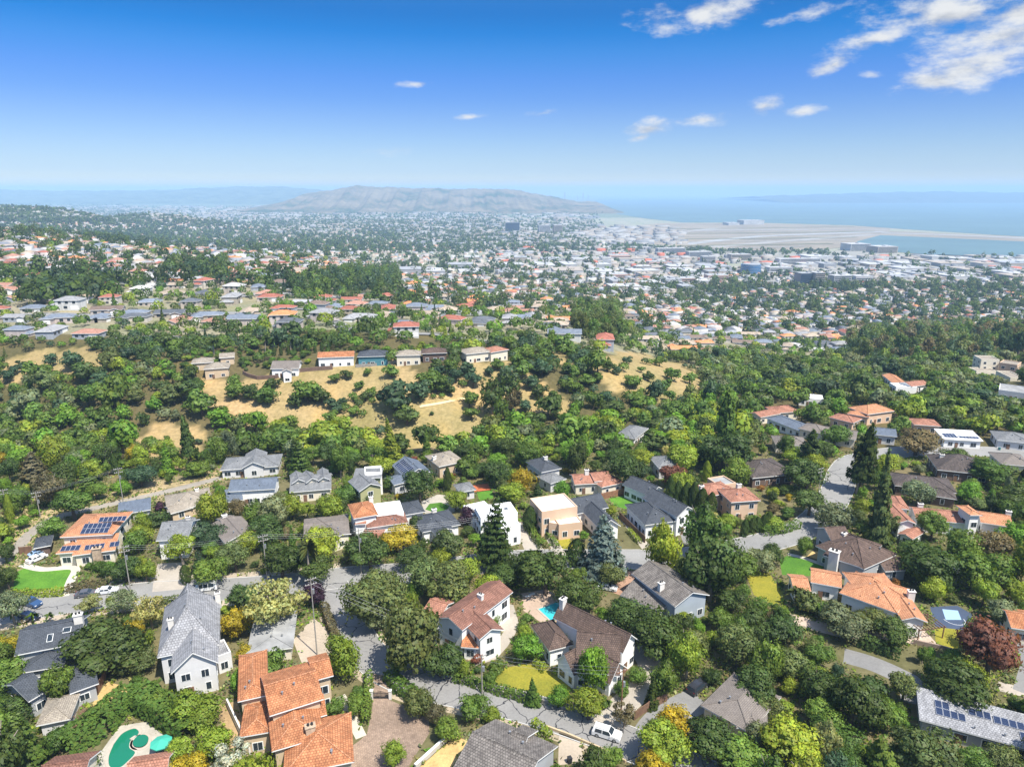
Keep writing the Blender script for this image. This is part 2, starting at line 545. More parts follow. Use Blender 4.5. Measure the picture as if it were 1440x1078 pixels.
def lobes(g, nl, flat=.62, zlo=.36, r0=.17, r1=.27, spread=.34):
    L = []
    for k in range(nl):
        for _ in range(30):
            d = unit(g, 1)[0]
            rr = g.random() ** .45
            c = np.array([d[0] * spread * rr, d[1] * spread * rr, zlo + (1 - zlo) * .5 + d[2] * (1 - zlo) * .38 * rr])
            if all(np.linalg.norm((c - q[0])) > .55 * (q[1]) for q in L):
                break
        L.append((c, (r0 * .72 + (r1 * 1.06 - r0 * .72) * g.random()), 1 + .3 * (g.random() - .5)))
    return L
def crown_lobed(seed, nl=14, per=150, size=.06, flat=.8, zlo=.3, r0=.15, r1=.25, spread=.36, jit=.55, up=.25, clumpvar=.24):
    """unit tree crown: 1 wide, top at z = 1"""
    g = np.random.default_rng(seed)
    Cs, Ns, Sn, Lv = [], [], [], []
    for (c, r, v) in lobes(g, nl, flat, zlo, r0, r1, spread):
        d = unit(g, per)
        d[:, 2] = d[:, 2] + up
        d /= np.linalg.norm(d, axis=1)[:, None]
        # small bumps on each lobe so that its outline is uneven
        bump = 1 + .26 * np.sin(d[:, 0] * 7 + seed + v * 11) * np.sin(d[:, 1] * 6 + v * 7) + .14 * np.sin(d[:, 2] * 11 + v * 20) + .08 * g.normal(size=per)
        rad = r * bump * (1 - .35 * g.random(per) ** 3) * (1 + .34 * g.random(per) ** 9)
        p = c + d * rad[:, None] * np.array([1, 1, flat])
        n = d + jit * unit(g, per)
        n /= np.linalg.norm(n, axis=1)[:, None]
        sn = d * .8 + n * .45
        sn[:, 2] += .12
        sn /= np.linalg.norm(sn, axis=1)[:, None]
        cv = (1 + clumpvar * (g.random() * 2 - 1))
        Cs.append(p); Ns.append(n); Sn.append(sn)
        Lv.append(lvcol(g, per, .26, cv))
    C = np.concatenate(Cs); N = np.concatenate(Ns); S = np.concatenate(Sn); L = np.concatenate(Lv)
    C[:, :2] -= (C[:, :2].max(0) + C[:, :2].min(0)) / 2
    w = max(np.ptp(C[:, 0]), np.ptp(C[:, 1]))
    C[:, :2] /= w * .96
    C[:, 2] = C[:, 2] / C[:, 2].max() * .98
    sz = size * (.6 + .8 * g.random(len(C)))
    V, F, vn = quads(C, N, sz, g, S)
    return V, F, vn, L
def crown_cone(seed, tiers=16, size=.055, dens=1.0, zlo=.08, shape=1.0, width=.5, gap=0.0, droop=.25):
    """conifer: whorls of boughs shortening to the tip"""
    g = np.random.default_rng(seed)
    Cs, Ns, Sn, Lv = [], [], [], []
    for k in range(tiers):
        f = k / (tiers - 1)
        z = zlo + (1 - zlo) * f * .97
        L = width * ((1 - f) ** shape) * (.82 + .36 * g.random()) + .02
        nb = int(5 + 7 * (1 - f))
        for b in range(nb):
            a = 2 * math.pi * (b + g.random() * .9) / nb
            Lb = L * (.65 + .5 * g.random())
            m = max(3, int(dens * 26 * Lb / .5))
            s = g.random(m) ** .7
            sw = (g.random(m) - .5) * .20 * (s + .25) * (1 - f * .5)
            zz = z - droop * s * Lb + .03 * (g.random(m) - .5) + .05 * s * s
            ca, sa = math.cos(a), math.sin(a)
            p = np.stack([ca * s * Lb - sa * sw, sa * s * Lb + ca * sw, zz], 1)
            n = np.stack([ca * .55 * np.ones(m), sa * .55 * np.ones(m), .8 * np.ones(m)], 1) + .5 * unit(g, m)
            n /= np.linalg.norm(n, axis=1)[:, None]
            sn = np.stack([ca * .8 * np.ones(m), sa * .8 * np.ones(m), .5 * np.ones(m)], 1) + .35 * n
            sn /= np.linalg.norm(sn, axis=1)[:, None]
            Cs.append(p); Ns.append(n); Sn.append(sn)
            Lv.append(lvcol(g, m, .26, 1 + .22 * (g.random() * 2 - 1)))
    C = np.concatenate(Cs); N = np.concatenate(Ns); S = np.concatenate(Sn); L = np.concatenate(Lv)
    w = max(np.ptp(C[:, 0]), np.ptp(C[:, 1]))
    C[:, :2] /= w
    sz = size * (.6 + .8 * g.random(len(C)))
    V, F, vn = quads(C, N, sz, g, S, 1.7)
    return V, F, vn, L
def crown_column(seed, n=900, size=.09, zlo=.04):
    g = np.random.default_rng(seed)
    d = unit(g, n)
    z = g.random(n)
    prof = np.sin(np.pi * np.clip(z * .86 + .14, 0, 1)) ** .55
    a = g.random(n) * 2 * math.pi
    rr = .5 * prof * (.82 + .25 * g.random(n)) * (1 + .13 * np.sin(a * 4 + z * 17))
    C = np.stack([np.cos(a) * rr, np.sin(a) * rr, zlo + (1 - zlo) * z], 1)
    o = np.stack([np.cos(a), np.sin(a), .4 * np.ones(n)], 1)
    N = o + .6 * unit(g, n); N /= np.linalg.norm(N, axis=1)[:, None]
    S = o + .3 * N; S /= np.linalg.norm(S, axis=1)[:, None]
    V, F, vn = quads(C, N, size * (.6 + .8 * g.random(n)), g, S, 1.4)
    return V, F, vn, lvcol(g, n)
def crown_palm(seed, nf=26):
    g = np.random.default_rng(seed)
    Vs, Fs, Ns, Ls = [], [], [], []
    off = 0
    for k in range(nf):
        a = 2 * math.pi * k / nf * 1.618 * 4 + g.random() * .3
        e = R(70 - 95 * (k / nf)) + g.normal() * .1
        L = .5 * (.85 + .25 * g.random())
        ca, sa = math.cos(a), math.sin(a)
        s = np.linspace(0.02, 1, 9)
        out = L * s * math.cos(e) * 1.0 + .04 * s
        z = .80 + L * .6 * (np.sin(e) * s - .55 * s * s)
        side = np.array([-sa, ca, 0])
        P0 = np.stack([ca * out, sa * out, z], 1)
        wd = .085 * np.sin(np.pi * np.clip(s * .9 + .08, 0, 1))
        for sg in (-1, 1):
            Q = P0 + side * (wd * sg)[:, None] + np.array([0, 0, -.035]) * (wd / .085)[:, None]
            V = np.concatenate([P0, Q])
            F = np.array([[i, i + 1, 9 + i + 1, 9 + i] for i in range(8)]) + off
            Vs.append(V); Fs.append(F); off += 18
            nn = np.tile(np.array([ca * .2, sa * .2, .95]) + side * sg * -.2, (18, 1))
            Ns.append(nn); Ls.append(lvcol(g, 8, .25, .8 + .4 * g.random()))
    return np.concatenate(Vs), np.concatenate(Fs), np.concatenate(Ns), np.concatenate(Ls)
def crown_mesh(name, data, extra=None):
    V, F, vn, L = data
    return np_mesh(name, V, F, LEAF, {'lv': L}, vnorm=vn)
def trunk_mesh(name, seed, top=.72, r=.035, limbs=5, m=None, fork=.34):
    g = random.Random(seed)
    mb = MB()
    lean = (g.uniform(-.03, .03), g.uniform(-.03, .03))
    pts = [(0, 0, -.03), (lean[0] * .4, lean[1] * .4, fork * .6), (lean[0], lean[1], fork), (lean[0] * 1.6, lean[1] * 1.6, top)]
    mb.tube(pts, [r * 1.25, r, r * .85, r * .3], 7)
    for k in range(limbs):
        a = 2 * math.pi * (k + g.random() * .6) / limbs
        z0 = fork * g.uniform(.85, 1.3)
        l = g.uniform(.2, .34)
        p0 = Vector((lean[0], lean[1], z0))
        p1 = p0 + Vector((math.cos(a) * l * .5, math.sin(a) * l * .5, .12))
        p2 = p0 + Vector((math.cos(a) * l, math.sin(a) * l, g.uniform(.2, .38)))
        mb.tube([p0, p1, p2], [r * .6, r * .42, r * .15], 5)
    return mb.mesh(name, m or BARK, smooth=True)

class Kind:
    def __init__(s, name, cat, crowns, trunks, ratio):
        s.name, s.cat, s.crowns, s.trunks, s.ratio = name, cat, crowns, trunks, ratio
KIND = {}
def mk(key, name, cat, crowns, trunks, ratio):
    KIND[key] = Kind(name, cat, [crown_mesh('crown', c) for c in crowns], trunks, ratio)
_tk = [trunk_mesh('trunk', 11 + i) for i in range(3)]
_tp = [trunk_mesh('trunk', 31 + i, m=PALEBARK, r=.03, fork=.42) for i in range(2)]
_ts = [trunk_mesh('trunk', 41, top=.9, r=.03, limbs=0, fork=.5)]
_tpalm = [trunk_mesh('trunk', 51, top=.80, r=.05, limbs=0, fork=.5, m=PALEBARK)]
mk('oak', 'oak_tree', 'tree', [crown_lobed(100 + i, 20, 380, .035, .78, .26, .14, .24, .37) for i in range(4)], _tk, .82)
mk('broad', 'broadleaf_tree', 'tree', [crown_lobed(120 + i, 17, 380, .037, .95, .2, .15, .24, .33) for i in range(4)], _tk, 1.05)
mk('tall', 'tall_broadleaf_tree', 'tree', [crown_lobed(140 + i, 20, 320, .038, 1.0, .14, .13, .2, .29, clumpvar=.3) for i in range(3)], _tp, 1.5)
mk('open', 'light_branched_tree', 'tree', [crown_lobed(160 + i, 18, 190, .034, .75, .3, .1, .17, .40, jit=.8) for i in range(3)], _tp, 1.0)
mk('shrub', 'shrub', 'shrub', [crown_lobed(180 + i, 11, 190, .066, .8, .04, .18, .28, .3, up=.4) for i in range(3)], _ts, .75)
mk('cone', 'conifer_tree', 'tree', [crown_cone(200 + i, 19, .040, 2.6) for i in range(3)], _ts, 1.9)
mk('pine', 'pine_tree', 'tree', [crown_cone(220 + i, 15, .055, 2.4, .22, .62, .5, droop=.05) for i in range(3)], _ts, 2.2)
mk('cedar', 'cedar_tree', 'tree', [crown_cone(240 + i, 12, .038, 3.0, .14, .72, .5, droop=.1) for i in range(2)], _ts, 1.25)
mk('cyp', 'cypress_tree', 'tree', [crown_column(260 + i, 2000, .06) for i in range(2)], _ts, 3.2)
mk('palm', 'palm_tree', 'palm', [crown_palm(280 + i) for i in range(2)], _tpalm, 1.7)
mk('fan', 'low_palm', 'palm', [crown_palm(290)], _ts, .9)
# lighter variants for trees more than 230 m away
MID = {}
def mkmid(key, datas, m):
    out = []
    for i, (V, F, vn, L) in enumerate(datas):
        out.append(crown_mesh('crown', (V, F, vn, L)))
    MID[key] = out
_midraw = {
    'oak': [crown_lobed(300 + i, 12, 75, .095, .78, .14, .16, .27, .36, jit=.5) for i in range(6)],
    'broad': [crown_lobed(320 + i, 11, 75, .095, .95, .12, .17, .26, .32, jit=.5) for i in range(5)],
    'euc': [crown_lobed(340 + i, 13, 60, .08, 1.0, .16, .12, .19, .28, jit=.65) for i in range(4)],
    'cone': [crown_cone(360 + i, 9, .12, .55) for i in range(3)],
}
for k in _midraw:
    mkmid(k, _midraw[k], None)

PAL = {  # leaf albedo
    'dark': (.078, .120, .027), 'green': (.112, .182, .030), 'mid': (.148, .226, .036), 'bright': (.155, .285, .030), 'yg': (.25, .315, .034),
    'yellow': (.38, .30, .022), 'olive': (.138, .172, .050), 'greygreen': (.19, .225, .11), 'blue': (.20, .25, .205), 'purple': (.055, .024, .040),
    'copper': (.24, .095, .055), 'brown': (.165, .140, .065), 'cream': (.36, .35, .12), 'bluedark': (.064, .112, .050), 'red': (.22, .05, .05), 'orange': (.40, .19, .04),
    'white': (.40, .43, .36)}
PALWORD = {'dark': 'dark green', 'green': 'deep green', 'mid': 'mid green', 'bright': 'bright green', 'yg': 'yellow-green', 'yellow': 'golden yellow', 'olive': 'olive',
           'greygreen': 'grey-green', 'blue': 'silvery blue', 'purple': 'dark purple', 'copper': 'copper red', 'brown': 'brownish', 'cream': 'creamy yellow',
           'bluedark': 'blue-green', 'red': 'dark red', 'orange': 'orange', 'white': 'silvery white'}
THINGS = []           # (object, px, py, noun, colour word, fixed label or None)
TREES = []            # (x, y, r) footprints
def jcol(pal, j=.16):
    c = PAL[pal]
    v = 1 + rnd.uniform(-j, j); w = rnd.uniform(-j, j) * .5
    return (min(1, c[0] * v * (1 + w)), c[1] * v, c[2] * v * (1 - w), 1)
def plant_at(key, x, y, w, h, pal, group=None, label=None, mid=False, lean=0):
    z = tz(x, y)
    if mid:
        K = MID[key]
        me = K[rnd.randrange(len(K))]
        nm = {'oak': 'oak_tree', 'broad': 'broadleaf_tree', 'euc': 'eucalyptus_tree', 'cone': 'conifer_tree'}[key]
        r = empty(nm, (x, y, z - .1), rnd.uniform(0, 6.28))
        c = link('crown', me, r)
        t = link('trunk', _tk[0] if key != 'euc' else _tp[0], r)
        cat = 'tree'
    else:
        K = KIND[key]
        nm, cat = K.name, K.cat
        r = empty(nm, (x, y, z - .05), rnd.uniform(0, 6.28))
        c = link('crown', K.crowns[rnd.randrange(len(K.crowns))], r)
        t = link('trunk', K.trunks[rnd.randrange(len(K.trunks))], r)
    r.scale = (w * rnd.uniform(.88, 1.12), w * rnd.uniform(.82, 1.15), h * rnd.uniform(.9, 1.12))
    r.rotation_euler = (rnd.gauss(0, .05), rnd.gauss(0, .05), r.rotation_euler[2])
    c.color = jcol(pal)
    tag(r, label, cat, group)
    px, py, _ = proj(x, y, z + h * .55)
    THINGS.append([r, px, py, nm.replace('_', ' '), PALWORD[pal], label, w])
    TREES.append((x, y, w * .5))
    return r
def tree_px(key, px, py, wpx, pal, hr=None, label=None, mid=False, group=None):
    """tree whose crown is centred on a pixel and wpx wide there"""
    ratio = hr or (KIND[key].ratio if not mid else {'oak': .8, 'broad': 1.0, 'euc': 1.6, 'cone': 2.0}[key])
    hc = 4.0
    for _ in range(4):
        p = P(px, py, hc)
        f = proj(*p)[2]
        w = wpx * (1.1 if not mid else 1.0) * f / FPX
        h = w * ratio
        hc = h * .58
    return plant_at(key, p.x, p.y, w, h, pal, group, label, mid)
# ------------------------------------------------------------------ ground
DRY = [[(335, 537), (400, 520), (447, 517), (500, 509), (560, 512), (615, 530), (650, 512), (690, 506), (745, 520), (772, 545), (815, 570), (785, 586), (745, 578), (705, 572), (690, 580),
        (690, 624), (610, 634), (520, 634), (485, 606), (430, 604), (330, 602), (312, 570), (345, 556)],
       [(5, 508), (60, 494), (110, 487), (150, 500), (150, 528), (110, 526), (60, 526), (5, 538)], [(210, 598), (245, 592), (290, 606), (298, 656), (212, 650)],
       [(180, 615), (215, 610), (214, 656), (186, 652)], [(834, 508), (880, 494), (930, 505), (990, 516), (988, 562), (930, 566), (852, 542)],
       [(770, 492), (800, 498), (805, 520), (775, 512)], [(275, 530), (330, 540), (330, 572), (285, 572)]]
DIRT = [[(0, 760), (20, 720), (60, 700), (120, 690), (180, 690), (150, 715), (90, 728), (60, 765), (10, 800)], [(150, 690), (320, 660), (320, 676), (150, 712)]]
def build_terrain():
    rows = list(np.arange(-200, 60, 40)) + list(np.arange(60, 220, 8)) + list(np.arange(220, 430, 3))
    y = 430.0
    while y < 27000:
        rows.append(y); y *= 1.018
    rows = np.array(rows, float)
    ts = np.linspace(-1.3, 1.3, 281)
    Y, T = np.meshgrid(rows, ts, indexing='ij')
    X = T * np.maximum(Y, 80)
    Z = terrain(X, Y)
    V = np.stack([X, Y, Z], -1).reshape(-1, 3)
    nr, nc = Y.shape
    i = np.arange(nr - 1)[:, None] * nc + np.arange(nc - 1)[None, :]
    F = np.stack([i, i + 1, i + nc + 1, i + nc], -1).reshape(-1, 4)
    me = np_mesh('ground', V, F, [])
    # real cover: soil and leaf litter near, straw on the open slopes, leaf litter in the woods, built-up ground beyond
    x, y, z = V.T
    dz = z - CAMH
    f = np.maximum(y * _cp - dz * _sp, 1)
    px = 720 + FPX * x / f; py = 539 - FPX * (y * _sp + dz * _cp) / f
    col = np.tile(np.array([.145, .125, .075]), (len(V), 1))
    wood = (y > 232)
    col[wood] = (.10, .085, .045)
    town = y > 380
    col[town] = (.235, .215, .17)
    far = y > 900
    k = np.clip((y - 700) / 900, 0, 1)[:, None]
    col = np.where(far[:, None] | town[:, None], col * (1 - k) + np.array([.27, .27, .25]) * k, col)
    jx = 5 * np.sin(x * .21 + y * .13) + 4 * np.sin(x * .47 - y * .39 + 1) + 2.5 * np.sin(x * 1.1 + y * .9); jy = 2.4 * np.sin(x * .26 - y * .17 + 2) + 1.8 * np.sin(x * .6 + y * .5)
    sl = np.sin(x * .05 + .7) * np.sin(y * .09 + x * .02) * .5 + .5
    for p in DRY:
        k_ = inpoly_np(px + jx, py + jy, p)
        col[k_] = (np.array([.35, .25, .148])[None] * (1 - sl[k_, None]) + np.array([.285, .215, .115])[None] * sl[k_, None])
    for p in DIRT:
        col[inpoly_np(px, py, p)] = (.36, .28, .185)
    flat = y > 5200
    col[flat] = (.16, .19, .17)
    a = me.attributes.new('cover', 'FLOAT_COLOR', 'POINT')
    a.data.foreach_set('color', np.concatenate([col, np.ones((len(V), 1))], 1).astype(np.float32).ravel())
    m, t, b = mat('ground_cover')
    at = t.new('ShaderNodeAttribute'); at.attribute_name = 'cover'
    g = t.new('ShaderNodeNewGeometry').outputs['Position']
    n1 = t.noise(g, .045, 6, .65); n2 = t.noise(g, .6, 6, .7); n3 = t.noise(g, .011, 4, .6)
    c = t.mix(1.0, at.outputs['Color'], t.ramp(n1, [(.3, (.70, .74, .62)), (.5, (1, 1, 1)), (.72, (1.22, 1.12, .95))]), 'MULTIPLY')
    c = t.mix(1.0, c, t.ramp(n2, [(.3, (.68, .70, .64)), (.7, (1.26, 1.24, 1.2))]), 'MULTIPLY')
    c = t.mix(1.0, c, t.ramp(n3, [(.35, (.80, .90, .72)), (.65, (1.12, 1.06, 1.0))]), 'MULTIPLY')
    t.l.new(c, b.inputs['Base Color'])
    b.inputs['Roughness'].default_value = .95
    b.inputs['Specular IOR Level'].default_value = .1
    me.materials.append(m)
    me.polygons.foreach_set('use_smooth', np.ones(len(me.polygons), bool))
    o = link('ground', me)
    tag(o, kind='structure')
build_terrain()

def gmat(name, col, n1=.25, n2=.18, s1=.09, s2=1.6, rough=.9, cracks=0, tint=None):
    m, t, b = mat(name)
    g = t.new('ShaderNodeNewGeometry').outputs['Position']
    a = t.noise(g, s1, 6, .65); c2 = t.noise(g, s2, 6, .7)
    hi = tint or (1 + n1, 1 + n1, 1 + n1)
    c = t.mix(1.0, c4(col), t.ramp(a, [(.3, (1 - n1,) * 3), (.7, hi)]), 'MULTIPLY')
    c = t.mix(1.0, c, t.ramp(c2, [(.3, (1 - n2,) * 3), (.7, (1 + n2,) * 3)]), 'MULTIPLY')
    if cracks:
        wv = t.new('ShaderNodeTexNoise'); wv.inputs['Scale'].default_value = .5
        t.l.new(g, wv.inputs['Vector'])
        dv = t.new('ShaderNodeVectorMath', operation='MULTIPLY_ADD')
        t.l.new(wv.outputs['Color'], dv.inputs[0]); dv.inputs[1].default_value = (2.2, 2.2, 0); t.l.new(g, dv.inputs[2])
        vo = t.new('ShaderNodeTexVoronoi', feature='DISTANCE_TO_EDGE', voronoi_dimensions='2D')
        vo.inputs['Scale'].default_value = .21
        t.l.new(dv.outputs[0], vo.inputs['Vector'])
        k = t.smooth(vo.outputs['Distance'], .012, .03)
        gate = t.smooth(t.noise(g, .06, 3), .44 if cracks == 1 else .53, .5 if cracks == 1 else .57)
        k = t.math('MAXIMUM', k, t.math('SUBTRACT', 1.0, gate))
        c = t.mix(k, (.035, .036, .04, 1), c)
    t.l.new(c, b.inputs['Base Color'])
    b.inputs['Roughness'].default_value = rough
    b.inputs['Specular IOR Level'].default_value = .2
    return m
def catmull(pts, n=8):
    out = []
    p = [pts[0]] + list(pts) + [pts[-1]]
    for i in range(1, len(p) - 2):
        for k in range(n):
            t = k / n
            a, b, c, d = p[i - 1], p[i], p[i + 1], p[i + 2]
            out.append(.5 * ((2 * b) + (c - a) * t + (2 * a - 5 * b + 4 * c - d) * t * t + (3 * b - a - 3 * c + d) * t ** 3))
    out.append(pts[-1])
    return out
ZONES = []     # (polygon in px, weight) ground that stays open: no trees in front of it
GROUNDS = []   # polygons in world xy: nothing is planted there
def sheet(name, pts, m, z=.004, world=False, keep=True, kind='structure', tess=None):
    W_ = [Vector((p[0], p[1], 0)) for p in pts] if world else [P(*p) for p in pts]
    import bmesh
    bm = bmesh.new()
    vs = [bm.verts.new((p.x, p.y, 0)) for p in W_]
    f = bm.faces.new(vs)
    if f.normal.z < 0:
        f.normal_flip()
    bmesh.ops.triangulate(bm, faces=bm.faces[:])
    far = max(p.y for p in W_)
    if far > 215 or tess:
        lim = tess or (5 if far < 600 else 400)
        for _ in range(7):
            es = [e for e in bm.edges if e.calc_length() > lim]
            if not es:
                break
            bmesh.ops.subdivide_edges(bm, edges=es, cuts=1)
            bmesh.ops.triangulate(bm, faces=bm.faces[:])
    for v in bm.verts:
        v.co.z = tz(v.co.x, v.co.y) + z + (0.12 if v.co.y > 232 else 0)
    bm.normal_update()
    for f in bm.faces:
        if f.normal.z < 0:
            f.normal_flip()
    me = bpy.data.meshes.new(name)
    bm.to_mesh(me); bm.free()
    me.materials.append(m)
    o = link(name, me)
    tag(o, kind=kind)
    w = [(p.x, p.y) for p in W_]
    if keep:
        GROUNDS.append(w)
        ZONES.append([proj(p.x, p.y, tz(p.x, p.y))[:2] for p in W_])
    return o
def ribbon(name, pts, width, m, z=.004, kerb=None, keep=True, kind='structure', n=8, far=False):
    c = catmull([Vector((p.x, p.y, 0)) for p in [P(*q) for q in pts]], n)
    L, Rr, mb = [], [], MB()
    for i, p in enumerate(c):
        d = (c[min(i + 1, len(c) - 1)] - c[max(i - 1, 0)]).normalized()
        nn = Vector((-d.y, d.x, 0))
        L.append(p + nn * width / 2); Rr.append(p - nn * width / 2)
    def zed(q, e=0):
        return Vector((q.x, q.y, tz(q.x, q.y) + z + e + (0.15 if q.y > 232 else 0)))
    for i in range(len(c) - 1):
        for k in range(4):
            a0, a1 = L[i].lerp(Rr[i], k / 4), L[i].lerp(Rr[i], (k + 1) / 4)
            b0, b1 = L[i + 1].lerp(Rr[i + 1], k / 4), L[i + 1].lerp(Rr[i + 1], (k + 1) / 4)
            mb.face([zed(a1), zed(b1), zed(b0), zed(a0)])
    o = mb.build(name, m)
    tag(o, kind=kind)
    if keep:
        w = [(p.x, p.y) for p in L] + [(p.x, p.y) for p in reversed(Rr)]
        GROUNDS.append(w)
        ZONES.append([proj(x, y, tz(x, y))[:2] for x, y in w])
    if kerb:
        for S in (L, Rr):
            kb = MB()
            for i in range(len(S) - 1):
                d = (S[i + 1] - S[i]).normalized(); nn = Vector((-d.y, d.x, 0)) * .1
                a, b, e, f = S[i] - nn, S[i + 1] - nn, S[i + 1] + nn, S[i] + nn
                kb.face([zed(a, .12), zed(b, .12), zed(e, .12), zed(f, .12)])
                kb.face([zed(a), zed(b), zed(b, .12), zed(a, .12)]); kb.face([zed(e), zed(f), zed(f, .12), zed(e, .12)])
            tag(kb.build('kerb', kerb), kind='structure')
    return c
ASPH = gmat('asphalt_worn', (.215, .212, .205), .14, .12, .08, 2.5)
ASPHC = gmat('asphalt_cracked', (.215, .208, .198), .16, .14, .1, 2.5, cracks=1)
ASPHL = gmat('asphalt_street', (.23, .225, .215), .18, .14, .07, 2.5, cracks=2)
ASPHD = gmat('asphalt_drive', (.19, .186, .18), .18, .12, .12, 2)
DRIVE = gmat('drive_concrete', (.35, .31, .26), .16, .1, .12, 1.5)
PINKD = gmat('drive_pinkish', (.42, .31, .235), .16, .12, .12, 1.5)
LAWN = gmat('lawn_grass', (.055, .155, .018), .25, .3, .16, 2.5, tint=(1.5, 1.2, 1.1))
LAWND = gmat('lawn_dryish', (.20, .215, .028), .3, .28, .16, 2.5, tint=(1.45, 1.15, 1))
LAWNV = gmat('lawn_vivid', (.072, .20, .022), .3, .3, .2, 2.5, tint=(1.5, 1.2, 1.1))
STRAW = gmat('straw_ground', (.44, .31, .13), .25, .25, .15, 2)
TANP = gmat('tan_paving', (.36, .30, .23), .15, .12, .2, 2)
PATIO = gmat('patio_stone', (.36, .33, .275), .18, .14, .3, 2)
PALEP = gmat('pale_path', (.46, .42, .35), .12, .12, .3, 2)
BRKP = None
def brickground(name, c1, c2, mo):
    m, t, b = mat(name)
    g = t.new('ShaderNodeNewGeometry').outputs['Position']
    mp = t.new('ShaderNodeMapping'); mp.inputs['Rotation'].default_value = (0, 0, .5)
    t.l.new(g, mp.inputs[0])
    br = t.new('ShaderNodeTexBrick')
    t.l.new(mp.outputs[0], br.inputs['Vector'])
    br.inputs['Scale'].default_value = 1; br.inputs['Brick Width'].default_value = .5; br.inputs['Row Height'].default_value = .25
    br.inputs['Mortar Size'].default_value = .03
    br.inputs['Color1'].default_value = c4(c1); br.inputs['Color2'].default_value = c4(c2); br.inputs['Mortar'].default_value = c4(mo)
    n = t.noise(g, .14, 5, .6); n2 = t.noise(g, 1.1, 5, .7)
    c = t.mix(1.0, br.outputs[0], t.ramp(n, [(.3, (.72,) * 3), (.7, (1.25,) * 3)]), 'MULTIPLY')
    c = t.mix(1.0, c, t.ramp(n2, [(.3, (.8,) * 3), (.7, (1.2,) * 3)]), 'MULTIPLY')
    t.l.new(c, b.inputs['Base Color']); b.inputs['Roughness'].default_value = .9
    return m
BRKP = brickground('brick_paving', (.31, .225, .165), (.24, .17, .125), (.15, .115, .09))
BRKR = brickground('red_brick_paving', (.42, .25, .17), (.34, .195, .13), (.25, .17, .12))
def watermat(name, col, rough=.05, wave=.6, dist=.05, spec=.5):
    m, t, b = mat(name)
    g = t.new('ShaderNodeNewGeometry').outputs['Position']
    n = t.noise(g, wave, 4, .5)
    bp = t.new('ShaderNodeBump'); bp.inputs['Strength'].default_value = .25; bp.inputs['Distance'].default_value = dist
    t.l.new(n, bp.inputs['Height']); t.l.new(bp.outputs[0], b.inputs['Normal'])
    n2 = t.noise(g, wave * .12, 4, .6)
    t.l.new(t.ramp(n2, [(.3, tuple(v * .88 for v in col)), (.7, tuple(v * 1.1 for v in col))]), b.inputs['Base Color'])
    b.inputs['Roughness'].default_value = rough
    b.inputs['Specular IOR Level'].default_value = spec
    return m
POOLG = watermat('pool_water_green', (.008, .15, .085))
POOLB = watermat('pool_water_turquoise', (.05, .42, .46))

_st = [(-120, 882), (-40, 868), (40, 856), (110, 845), (200, 834), (300, 829), (400, 822), (480, 812)]
ribbon('verge', _st, 14.5, gmat('verge_gravel', (.36, .30, .23), .2, .2), .004, keep=False)
ribbon('verge', [(478, 850), (495, 882), (515, 915), (545, 943), (590, 962), (650, 975), (720, 990), (790, 1010), (860, 1035)], 10.5, gmat('verge_soil', (.33, .27, .19), .25, .2), .004, keep=False)
street = ribbon('street', [(-120, 882), (-40, 868), (40, 856), (110, 845), (200, 834), (300, 829), (400, 822), (480, 812), (560, 806), (640, 797), (700, 789), (760, 786), (830, 786), (905, 786)],
                9.5, ASPHL, .008, CONC)
lane = ribbon('road', [(466, 822), (478, 850), (495, 882), (515, 915), (545, 943), (590, 962), (650, 975), (720, 990), (790, 1010), (860, 1035), (930, 1064), (1000, 1095)], 7.6, ASPHC, .012, CONC)
ribbon('road', [(905, 786), (950, 785), (1010, 776), (1085, 760), (1130, 744), (1160, 718), (1177, 690), (1187, 662), (1210, 645), (1290, 634), (1400, 636), (1480, 642)], 9.0, ASPHL, .016, CONC)
ribbon('road', [(-40, 815), (15, 778), (45, 748), (80, 727), (150, 710), (225, 693), (310, 672)], 3.4, gmat('lane_dusty', (.27, .24, .20), .2, .15), .020)
ribbon('driveway', [(905, 1052), (922, 1022), (945, 1002), (985, 982)], 6, ASPHD, .020)
ribbon('driveway', [(850, 1022), (872, 995), (897, 970), (915, 940), (905, 918), (897, 908)], 5, DRIVE, .016)
ribbon('driveway', [(1187, 921), (1225, 932), (1262, 948), (1284, 962), (1288, 990)], 5, ASPHD, .008)
sheet('driveway', [(1425, 888), (1480, 880), (1480, 990), (1424, 968), (1436, 930)], ASPHD, .012)
ribbon('path', [(1404, 964), (1440, 973), (1480, 982)], 3.0, DRIVE, .008)
sheet('plaza', [(524, 946), (548, 951), (549, 984), (603, 1008), (604, 1030), (585, 1060), (570, 1085), (470, 1100), (486, 1056), (516, 1032), (524, 992)], BRKP, .016)
ribbon('path', [(478, 978), (487, 992), (497, 1014), (508, 1036)], 1.9, PALEP, .012)
sheet('lawn', [(22, 804), (40, 796), (100, 800), (92, 828), (18, 831)], LAWNV, .008)
ribbon('path', [(30, 793), (60, 800), (104, 798), (100, 815), (90, 838)], 2.0, PALEP, .012)
sheet('driveway', [(222, 792), (258, 790), (262, 818), (256, 828), (214, 832), (216, 815)], DRIVE, .012)
sheet('lawn', [(696, 942), (745, 931), (803, 955), (801, 990), (745, 978), (690, 970)], LAWND, .008)
sheet('lawn', [(900, 921), (938, 922), (934, 940)], LAWNV, .008)
sheet('lawn', [(856, 701), (902, 692), (914, 702), (882, 716), (864, 711)], LAWNV, .008)
sheet('lawn', [(598, 716), (604, 708), (620, 706), (632, 711), (628, 718), (610, 720)], LAWN, .012)
sheet('patio', [(592, 705), (615, 695), (640, 697), (648, 712), (634, 722), (598, 722)], PATIO, .008)
sheet('lawn', [(1046, 800), (1082, 806), (1104, 838), (1092, 852), (1060, 836)], LAWND, .008)
